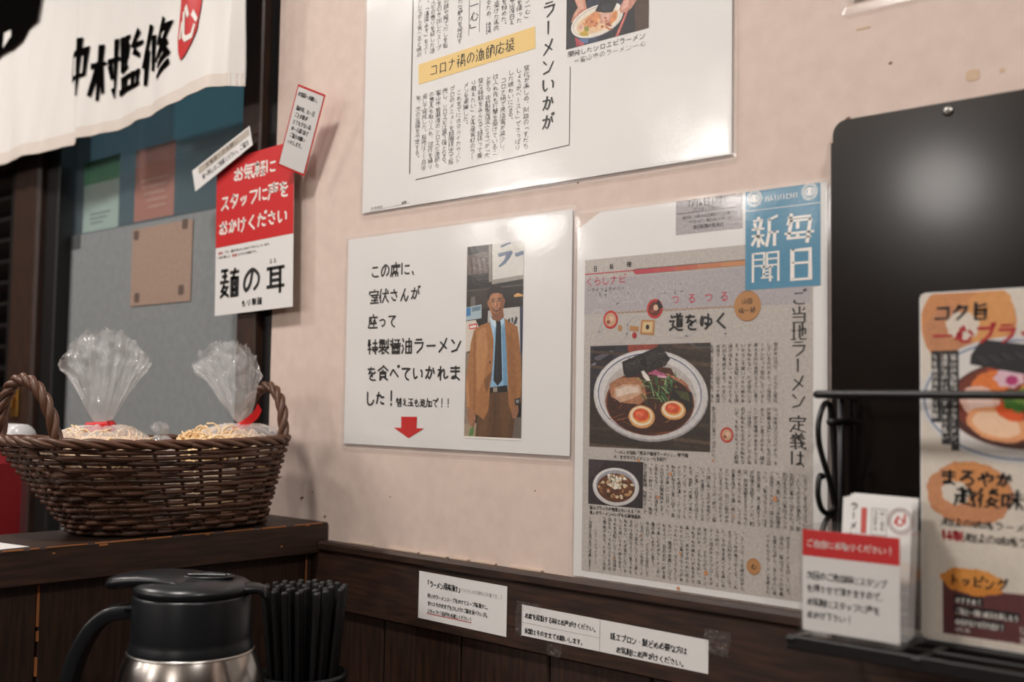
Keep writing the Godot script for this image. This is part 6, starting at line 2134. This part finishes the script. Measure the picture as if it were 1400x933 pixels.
	["d9a063", [809, 639, 804, 659, 794, 678, 779, 694, 760, 706, 738, 713, 714, 715, 690, 712, 668, 704, 647, 692, 631, 675, 619, 655, 612, 634, 612, 612, 617, 591, 627, 572, 643, 556, 662, 545, 685, 538, 708, 536, 732, 539, 755, 548, 775, 560, 791, 577, 802, 596, 809, 617]],
	["ecdcc0", [793, 630, 788, 647, 780, 663, 767, 676, 750, 686, 731, 692, 711, 694, 690, 691, 671, 684, 653, 674, 639, 660, 629, 643, 623, 625, 622, 607, 627, 589, 636, 573, 649, 560, 666, 550, 685, 545, 706, 543, 726, 546, 745, 553, 763, 564, 777, 578, 787, 594, 792, 612]],
	["e0a04f", [780, 624, 776, 639, 768, 652, 756, 663, 740, 670, 723, 674, 705, 674, 687, 669, 671, 661, 658, 650, 648, 636, 642, 621, 641, 605, 645, 591, 654, 577, 666, 567, 682, 559, 699, 556, 717, 556, 735, 561, 751, 569, 764, 580, 774, 594, 779, 609]],
	["cf4f2a", [766, 616, 762, 629, 754, 641, 741, 650, 727, 656, 710, 657, 693, 655, 677, 649, 664, 640, 654, 628, 648, 614, 647, 600, 651, 586, 659, 575, 671, 566, 686, 560, 703, 558, 720, 561, 736, 567, 749, 576, 759, 588, 765, 602]],
	["e2704a", [725, 605, 722, 614, 713, 621, 700, 624, 687, 622, 675, 616, 668, 607, 666, 597, 670, 588, 679, 581, 691, 578, 705, 580, 716, 586, 724, 595]],
	["6b3a1f", [499, 851, 624, 859, 699, 819, 593, 839]],
]
const SMALL_BOWL := [
	["2a2224", [-29, -6, 1006, -9, 1007, 1020, -7, 1009]],
	["3b3234", [-29, -6, 323, -14, 123, 362, -15, 459]],
	["c9c5c2", [933, 587, 921, 663, 896, 736, 858, 803, 808, 863, 748, 914, 680, 953, 605, 979, 528, 992, 449, 991, 372, 976, 300, 947, 235, 905, 179, 851, 134, 788, 103, 718, 85, 642, 82, 564, 94, 487, 121, 412, 160, 344, 212, 283, 274, 233, 344, 195, 420, 170, 498, 159, 576, 162, 652, 179, 723, 209, 787, 252, 841, 306, 883, 368, 914, 437, 930, 511]],
	["dedbd8", [899, 554, 888, 622, 864, 688, 829, 749, 782, 802, 726, 848, 662, 883, 592, 907, 520, 918, 446, 917, 374, 903, 307, 877, 246, 839, 193, 790, 151, 734, 122, 670, 105, 602, 102, 532, 113, 462, 138, 396, 175, 334, 223, 280, 281, 234, 347, 200, 417, 178, 490, 168, 564, 170, 635, 186, 701, 213, 761, 252, 811, 300, 852, 357, 880, 419, 896, 486]],
	["9fa0a6", [872, 569, 862, 633, 841, 694, 808, 751, 765, 801, 714, 843, 655, 876, 592, 898, 525, 909, 458, 908, 393, 895, 331, 870, 275, 835, 227, 790, 189, 737, 162, 678, 147, 614, 145, 549, 155, 484, 177, 422, 211, 364, 256, 314, 308, 272, 368, 239, 432, 218, 499, 209, 566, 211, 631, 226, 692, 251, 746, 287, 793, 332, 829, 385, 855, 443, 870, 505]],
	["5b3319", [853, 610, 844, 667, 824, 723, 793, 774, 753, 820, 704, 858, 649, 888, 589, 908, 527, 917, 463, 916, 401, 905, 343, 882, 291, 850, 245, 810, 209, 762, 184, 708, 170, 651, 167, 592, 176, 533, 197, 477, 229, 425, 271, 379, 321, 341, 377, 312, 437, 292, 500, 284, 564, 286, 625, 299, 682, 322, 734, 354, 778, 395, 812, 443, 837, 496, 851, 552]],
	["b98d5e", [617, 381, 597, 374, 584, 347, 588, 315, 605, 298, 625, 304, 638, 332, 634, 363]],
	["8a5a34", [497, 445, 472, 457, 440, 442, 420, 408, 424, 376, 450, 363, 482, 379, 502, 412]],
	["d9c3a0", [630, 838, 606, 833, 587, 801, 584, 760, 600, 735, 624, 740, 643, 773, 646, 813]],
	["6d3f20", [791, 585, 775, 603, 743, 606, 715, 591, 706, 568, 722, 550, 754, 547, 782, 562]],
	["c9a37a", [746, 422, 731, 442, 705, 444, 684, 426, 681, 399, 697, 379, 723, 377, 743, 395]],
	["3d2413", [419, 818, 392, 822, 367, 799, 359, 762, 372, 733, 398, 729, 423, 752, 431, 789]],
	["b98d5e", [557, 515, 531, 507, 516, 474, 521, 436, 542, 415, 568, 423, 583, 456, 579, 494]],
	["8a5a34", [587, 368, 567, 370, 546, 350, 537, 319, 546, 296, 566, 294, 587, 314, 596, 344]],
	["d9c3a0", [493, 555, 482, 580, 458, 589, 435, 579, 427, 554, 438, 529, 462, 520, 485, 531]],
	["6d3f20", [700, 649, 680, 653, 663, 637, 658, 611, 670, 589, 690, 585, 707, 601, 712, 628]],
	["c9a37a", [519, 582, 506, 604, 473, 615, 440, 610, 426, 590, 439, 568, 472, 557, 505, 563]],
	["3d2413", [300, 689, 285, 708, 251, 715, 218, 706, 205, 686, 220, 667, 254, 660, 287, 669]],
	["b98d5e", [660, 411, 635, 404, 617, 370, 617, 329, 634, 305, 659, 312, 677, 345, 678, 387]],
	["8a5a34", [567, 523, 559, 542, 537, 552, 515, 547, 505, 529, 514, 510, 536, 501, 558, 506]],
	["d9c3a0", [846, 514, 832, 531, 804, 535, 779, 523, 770, 502, 784, 484, 812, 481, 838, 493]],
	["6d3f20", [777, 457, 753, 464, 729, 445, 719, 412, 729, 385, 753, 379, 777, 397, 787, 430]],
	["c9a37a", [473, 336, 461, 354, 434, 360, 409, 351, 400, 332, 412, 314, 438, 308, 463, 317]],
	["3d2413", [474, 564, 449, 559, 437, 536, 444, 508, 466, 493, 490, 498, 502, 521, 495, 549]],
	["b98d5e", [650, 690, 623, 694, 595, 669, 584, 630, 595, 599, 622, 594, 649, 619, 661, 659]],
	["8a5a34", [261, 682, 235, 683, 215, 659, 214, 624, 232, 599, 259, 599, 279, 623, 280, 657]],
	["d9c3a0", [486, 525, 471, 541, 440, 544, 412, 530, 403, 509, 418, 493, 449, 490, 477, 503]],
	["6d3f20", [667, 458, 643, 453, 627, 424, 628, 389, 646, 368, 669, 373, 685, 401, 684, 436]],
	["c9a37a", [587, 581, 571, 573, 563, 550, 568, 525, 583, 513, 599, 521, 606, 544, 601, 569]],
	["3d2413", [364, 585, 345, 595, 317, 584, 297, 560, 296, 536, 314, 526, 342, 537, 362, 561]],
	["b98d5e", [478, 786, 469, 815, 447, 828, 425, 816, 417, 787, 427, 758, 449, 745, 470, 757]],
	["8a5a34", [636, 678, 615, 675, 592, 645, 581, 606, 589, 580, 610, 583, 633, 613, 644, 652]],
	["d9c3a0", [461, 443, 449, 469, 424, 479, 401, 466, 393, 439, 405, 413, 430, 403, 453, 416]],
	["6d3f20", [737, 581, 725, 599, 701, 605, 678, 596, 670, 577, 681, 559, 705, 553, 728, 562]],
	["c9a37a", [251, 629, 232, 640, 203, 630, 180, 606, 178, 581, 197, 570, 227, 580, 249, 604]],
	["3d2413", [500, 538, 483, 545, 461, 535, 449, 512, 451, 491, 468, 483, 490, 493, 502, 516]],
	["b98d5e", [265, 548, 251, 562, 230, 562, 214, 545, 213, 524, 227, 509, 248, 510, 264, 526]],
	["8a5a34", [380, 721, 359, 709, 346, 671, 347, 629, 363, 607, 383, 619, 397, 657, 395, 699]],
	["d9c3a0", [706, 551, 697, 579, 675, 592, 654, 583, 645, 556, 653, 527, 675, 514, 696, 524]],
	["6d3f20", [637, 645, 629, 671, 609, 683, 590, 674, 581, 649, 589, 623, 609, 612, 629, 621]],
	["c9a37a", [514, 804, 494, 808, 469, 789, 454, 759, 457, 735, 476, 731, 501, 750, 517, 780]],
	["3d2413", [532, 525, 520, 547, 493, 555, 467, 545, 458, 522, 470, 501, 497, 493, 522, 503]],
	["b98d5e", [448, 597, 426, 589, 411, 558, 412, 521, 428, 500, 450, 507, 465, 538, 464, 576]],
	["8a5a34", [257, 669, 235, 675, 213, 659, 204, 629, 213, 605, 235, 599, 257, 615, 266, 645]],
	["d9c3a0", [460, 480, 437, 482, 420, 465, 421, 438, 437, 418, 460, 415, 476, 433, 476, 459]],
	["6d3f20", [716, 444, 697, 455, 667, 445, 644, 421, 640, 397, 659, 386, 689, 395, 713, 419]],
	["c9a37a", [384, 719, 361, 716, 345, 691, 347, 660, 364, 640, 387, 643, 402, 667, 401, 698]],
	["3d2413", [280, 603, 255, 609, 231, 590, 220, 557, 230, 529, 255, 523, 279, 542, 290, 575]],
	["b98d5e", [720, 765, 701, 772, 681, 761, 671, 736, 677, 714, 696, 706, 716, 718, 726, 742]],
	["8a5a34", [396, 393, 379, 397, 361, 381, 353, 356, 360, 336, 377, 332, 395, 348, 403, 373]],
	["d9c3a0", [309, 501, 298, 528, 275, 539, 253, 527, 245, 500, 256, 473, 279, 462, 301, 474]],
	["6d3f20", [619, 674, 602, 677, 585, 661, 579, 636, 586, 617, 604, 615, 620, 630, 626, 655]],
	["c9a37a", [733, 543, 719, 560, 697, 561, 679, 545, 676, 521, 691, 504, 713, 504, 731, 520]],
	["3d2413", [493, 399, 472, 422, 442, 421, 420, 398, 418, 365, 439, 342, 469, 343, 491, 366]],
	["b98d5e", [388, 522, 367, 516, 351, 484, 349, 446, 362, 424, 384, 431, 400, 463, 402, 500]],
	["8a5a34", [500, 818, 477, 830, 455, 820, 445, 794, 454, 766, 476, 754, 499, 764, 508, 790]],
	["d9c3a0", [552, 828, 529, 830, 513, 811, 513, 784, 529, 762, 552, 761, 569, 779, 569, 807]],
	["6d3f20", [339, 556, 324, 580, 293, 589, 263, 577, 252, 552, 266, 528, 298, 519, 328, 531]],
	["c9a37a", [810, 683, 790, 699, 763, 693, 745, 669, 746, 640, 766, 624, 793, 630, 811, 654]],
	["3d2413", [391, 776, 375, 789, 350, 784, 332, 764, 330, 742, 346, 730, 371, 735, 389, 754]],
	["b98d5e", [780, 727, 766, 752, 734, 761, 703, 749, 692, 724, 706, 699, 738, 690, 769, 701]],
	["8a5a34", [284, 720, 264, 732, 235, 724, 214, 699, 214, 672, 234, 660, 263, 668, 283, 693]],
	["d9c3a0", [558, 599, 541, 621, 512, 623, 488, 605, 484, 577, 501, 555, 529, 553, 553, 571]],
	["6d3f20", [353, 542, 331, 540, 317, 519, 318, 492, 335, 473, 357, 475, 371, 496, 369, 524]],
	["c9a37a", [374, 519, 356, 525, 338, 512, 331, 488, 340, 467, 359, 461, 377, 474, 383, 498]],
	["3d2413", [473, 449, 461, 475, 438, 484, 417, 471, 410, 444, 422, 418, 445, 408, 466, 421]],
	["e9e2d2", [524, 523, 505, 529, 483, 511, 476, 484, 488, 468, 511, 474, 527, 499]],
	["d5cdb8", [416, 389, 401, 405, 375, 404, 357, 386, 361, 364, 384, 356, 409, 367]],
	["f2ecdf", [541, 401, 521, 397, 507, 371, 508, 342, 525, 332, 543, 349, 551, 379]],
	["b9b294", [404, 476, 386, 467, 376, 438, 382, 409, 400, 404, 416, 425, 417, 457]],
	["e9e2d2", [694, 397, 678, 412, 652, 409, 635, 390, 640, 369, 663, 362, 687, 374]],
	["d5cdb8", [411, 538, 398, 557, 371, 561, 351, 546, 352, 525, 374, 512, 400, 518]],
	["f2ecdf", [681, 420, 664, 408, 658, 378, 667, 351, 684, 348, 697, 371, 696, 403]],
	["b9b294", [623, 441, 605, 453, 580, 444, 566, 422, 574, 402, 598, 400, 619, 418]],
	["e9e2d2", [612, 601, 595, 615, 569, 609, 554, 588, 561, 567, 584, 563, 607, 578]],
	["d5cdb8", [602, 434, 590, 454, 564, 459, 543, 446, 544, 424, 565, 410, 591, 415]],
	["f2ecdf", [415, 331, 402, 350, 376, 355, 355, 342, 356, 320, 377, 306, 404, 311]],
	["b9b294", [473, 596, 456, 585, 449, 554, 457, 527, 475, 523, 489, 546, 488, 578]],
	["e9e2d2", [508, 585, 490, 576, 481, 547, 487, 518, 505, 513, 520, 534, 521, 566]],
	["d5cdb8", [456, 544, 438, 533, 432, 502, 441, 475, 458, 472, 472, 495, 471, 527]],
	["f2ecdf", [583, 531, 569, 549, 542, 550, 523, 534, 526, 513, 548, 502, 574, 510]],
	["b9b294", [508, 452, 489, 447, 476, 420, 478, 391, 495, 382, 513, 400, 519, 431]],
	["e9e2d2", [438, 581, 418, 585, 397, 566, 391, 538, 404, 522, 427, 531, 442, 557]],
	["d5cdb8", [586, 624, 567, 620, 553, 593, 555, 564, 571, 555, 590, 572, 596, 603]],
	["f2ecdf", [562, 407, 544, 417, 519, 405, 508, 380, 518, 361, 541, 363, 561, 383]],
	["b9b294", [459, 423, 439, 423, 421, 400, 419, 371, 434, 359, 455, 371, 466, 400]],
	["e9e2d2", [523, 621, 507, 636, 481, 632, 465, 612, 470, 591, 494, 585, 517, 598]],
	["d5cdb8", [596, 418, 578, 410, 568, 380, 574, 352, 592, 346, 607, 367, 609, 399]],
	["f2ecdf", [540, 617, 522, 608, 513, 579, 519, 550, 537, 545, 552, 566, 554, 598]],
	["b9b294", [699, 556, 679, 557, 661, 536, 658, 507, 672, 494, 693, 505, 705, 533]],
	["e9e2d2", [548, 601, 529, 607, 506, 591, 498, 564, 510, 548, 533, 553, 550, 577]],
	["d5cdb8", [686, 550, 667, 554, 646, 534, 641, 507, 654, 492, 676, 501, 691, 527]],
	["f2ecdf", [483, 419, 468, 436, 442, 436, 424, 418, 427, 397, 450, 388, 475, 398]],
	["b9b294", [624, 537, 604, 534, 590, 508, 591, 479, 607, 469, 626, 485, 634, 515]],
	["e9e2d2", [551, 609, 536, 626, 510, 626, 491, 608, 495, 587, 518, 578, 543, 588]],
	["d5cdb8", [501, 451, 489, 470, 462, 476, 441, 462, 442, 441, 463, 427, 490, 431]],
	["f2ecdf", [622, 396, 606, 411, 580, 406, 564, 386, 570, 365, 593, 359, 616, 373]],
	["b9b294", [598, 565, 587, 585, 560, 591, 540, 578, 540, 557, 561, 542, 587, 546]],
	["e9e2d2", [535, 479, 518, 467, 513, 435, 523, 409, 541, 406, 553, 430, 551, 462]],
	["d5cdb8", [482, 376, 465, 365, 459, 334, 469, 307, 487, 304, 499, 328, 497, 360]],
]
const CARRIED_BOWL := [
	["14161d", [-2, -322, 1003, -209, 1003, 1008, -2, 1006]],
	["4a3424", [823, 176, 1003, 228, 1003, 1012, 848, 1006]],
	["20232b", [-2, 755, 117, 755, 227, 996, -2, 998]],
	["1f2740", [252, -75, 677, -40, 711, 634, 269, 556]],
	["b83a4c", [112, 875, 150, 904, 169, 996, 135, 1000]],
	["c25560", [150, 904, 227, 979, 235, 1007, 174, 998]],
	["c0564e", [763, 666, 788, 665, 652, 1000, 609, 1001]],
	["e08a80", [768, 671, 780, 671, 647, 972, 633, 972]],
	["c78a74", [83, 345, 227, 387, 262, 563, 201, 615, 117, 668, 74, 682, 61, 667, 91, 574, 142, 510]],
	["dba892", [100, 368, 201, 397, 227, 535, 142, 571, 108, 631, 108, 561, 150, 504]],
	["2b3c5e", [117, 842, 694, 733, 626, 862, 473, 982, 303, 1001, 235, 990]],
	["1a2136", [371, 969, 677, 798, 592, 930, 422, 993]],
	["5a75a0", [150, 904, 286, 944, 269, 991, 227, 983]],
	["cfc8bb", [694, 695, 701, 725, 701, 756, 692, 786, 676, 815, 653, 842, 623, 867, 587, 889, 546, 908, 501, 923, 453, 933, 403, 938, 353, 939, 303, 935, 256, 926, 211, 913, 171, 896, 136, 875, 107, 851, 85, 825, 70, 796, 63, 767, 63, 736, 71, 706, 87, 677, 110, 650, 140, 625, 176, 603, 216, 584, 261, 570, 309, 559, 359, 554, 409, 553, 459, 556, 506, 565, 551, 578, 591, 595, 627, 616, 656, 640, 679, 667]],
	["efeae0", [687, 684, 694, 713, 694, 743, 685, 772, 669, 801, 646, 827, 616, 852, 580, 873, 540, 892, 495, 906, 447, 916, 398, 921, 348, 922, 300, 919, 253, 910, 209, 898, 169, 881, 135, 861, 106, 838, 84, 812, 70, 784, 62, 755, 63, 726, 72, 697, 87, 669, 110, 642, 140, 617, 176, 596, 216, 578, 260, 563, 308, 553, 357, 548, 407, 547, 456, 550, 503, 558, 547, 571, 587, 587, 621, 607, 650, 631, 672, 656]],
	["8b8a8c", [673, 691, 680, 718, 679, 746, 671, 773, 655, 799, 633, 824, 605, 846, 571, 866, 532, 883, 490, 897, 445, 906, 399, 911, 352, 912, 306, 909, 262, 902, 220, 890, 183, 875, 151, 857, 124, 835, 104, 812, 90, 786, 84, 759, 84, 732, 93, 705, 108, 679, 130, 655, 158, 632, 192, 612, 230, 595, 272, 582, 317, 572, 363, 567, 410, 565, 456, 569, 501, 576, 542, 587, 580, 602, 612, 621, 639, 642, 660, 666]],
	["e6dccb", [669, 696, 675, 722, 674, 749, 666, 775, 651, 801, 629, 825, 601, 847, 568, 867, 530, 884, 488, 897, 444, 906, 398, 911, 352, 912, 307, 909, 263, 902, 223, 891, 186, 876, 154, 858, 128, 837, 108, 814, 95, 789, 88, 763, 89, 736, 97, 710, 112, 684, 134, 660, 162, 638, 195, 618, 233, 602, 274, 588, 318, 579, 364, 574, 410, 573, 455, 576, 499, 583, 540, 594, 577, 609, 609, 627, 635, 647, 655, 671]],
	["e3c09a", [637, 713, 641, 735, 638, 758, 627, 781, 609, 803, 585, 824, 554, 842, 518, 858, 479, 870, 436, 879, 392, 884, 348, 885, 306, 882, 265, 875, 229, 865, 197, 851, 171, 834, 152, 814, 140, 793, 135, 771, 138, 748, 149, 725, 167, 703, 191, 683, 222, 665, 257, 649, 297, 636, 339, 628, 383, 622, 427, 621, 470, 624, 510, 631, 547, 641, 579, 655, 605, 672, 624, 692]],
	["d58f5e", [201, 710, 354, 620, 422, 653, 422, 758, 303, 810, 235, 772]],
	["cf9a88", [422, 662, 558, 693, 575, 768, 507, 853, 422, 775]],
	["e0b3a2", [439, 676, 532, 696, 532, 764, 456, 768]],
	["d98e56", [575, 698, 635, 690, 626, 792, 524, 849]],
	["b7613c", [365, 769, 387, 764, 409, 786, 384, 792]],
	["e2a36c", [389, 742, 411, 737, 433, 759, 408, 765]],
	["a8503a", [432, 824, 454, 818, 477, 840, 451, 847]],
	["f0cfa2", [417, 800, 439, 794, 462, 817, 436, 823]],
	["c8774a", [351, 790, 373, 784, 395, 807, 370, 813]],
	["b7613c", [226, 711, 248, 705, 270, 727, 245, 734]],
	["e2a36c", [209, 737, 231, 731, 253, 753, 227, 759]],
	["a8503a", [537, 886, 559, 881, 582, 903, 556, 909]],
	["f0cfa2", [455, 803, 478, 797, 500, 819, 474, 826]],
	["c8774a", [479, 766, 501, 760, 523, 782, 498, 789]],
	["b7613c", [304, 730, 326, 725, 348, 747, 323, 753]],
	["e2a36c", [361, 827, 383, 821, 405, 844, 379, 850]],
	["a8503a", [485, 809, 508, 804, 530, 826, 504, 832]],
	["f0cfa2", [386, 730, 408, 724, 430, 747, 405, 753]],
	["c8774a", [333, 790, 355, 784, 377, 806, 351, 813]],
	["b7613c", [516, 832, 538, 826, 560, 849, 535, 855]],
	["e2a36c", [455, 841, 477, 836, 499, 858, 474, 864]],
	["a8503a", [438, 843, 461, 837, 483, 859, 457, 866]],
	["f0cfa2", [444, 850, 466, 844, 489, 866, 463, 873]],
	["c8774a", [513, 877, 535, 872, 558, 894, 532, 900]],
	["b7613c", [469, 730, 491, 724, 513, 746, 488, 753]],
	["e2a36c", [398, 721, 420, 716, 443, 738, 417, 744]],
	["a8503a", [508, 809, 530, 803, 552, 825, 527, 832]],
	["f0cfa2", [206, 703, 228, 698, 250, 720, 225, 726]],
	["c8774a", [491, 854, 513, 848, 535, 871, 509, 877]],
	["b7613c", [531, 839, 553, 834, 575, 856, 550, 862]],
	["8f9440", [227, 774, 286, 779, 289, 841, 235, 842]],
	["c7a63a", [159, 846, 243, 818, 286, 875, 277, 902, 201, 882]],
	["d7a0a0", [159, 750, 201, 745, 210, 791, 167, 787]],
	["11141a", [405, 544, 422, 462, 643, 509, 618, 606, 575, 690, 473, 668, 362, 618]],
	["2a2d35", [422, 566, 541, 566, 558, 650, 456, 637]],
	["efeae0", [626, 591, 669, 626, 660, 688, 609, 665]],
	["cb8f7c", [694, 594, 780, 531, 900, 566, 805, 705, 763, 727, 711, 738, 669, 722, 656, 678]],
	["dfae9c", [711, 599, 771, 581, 763, 666, 694, 698, 677, 676]],
]
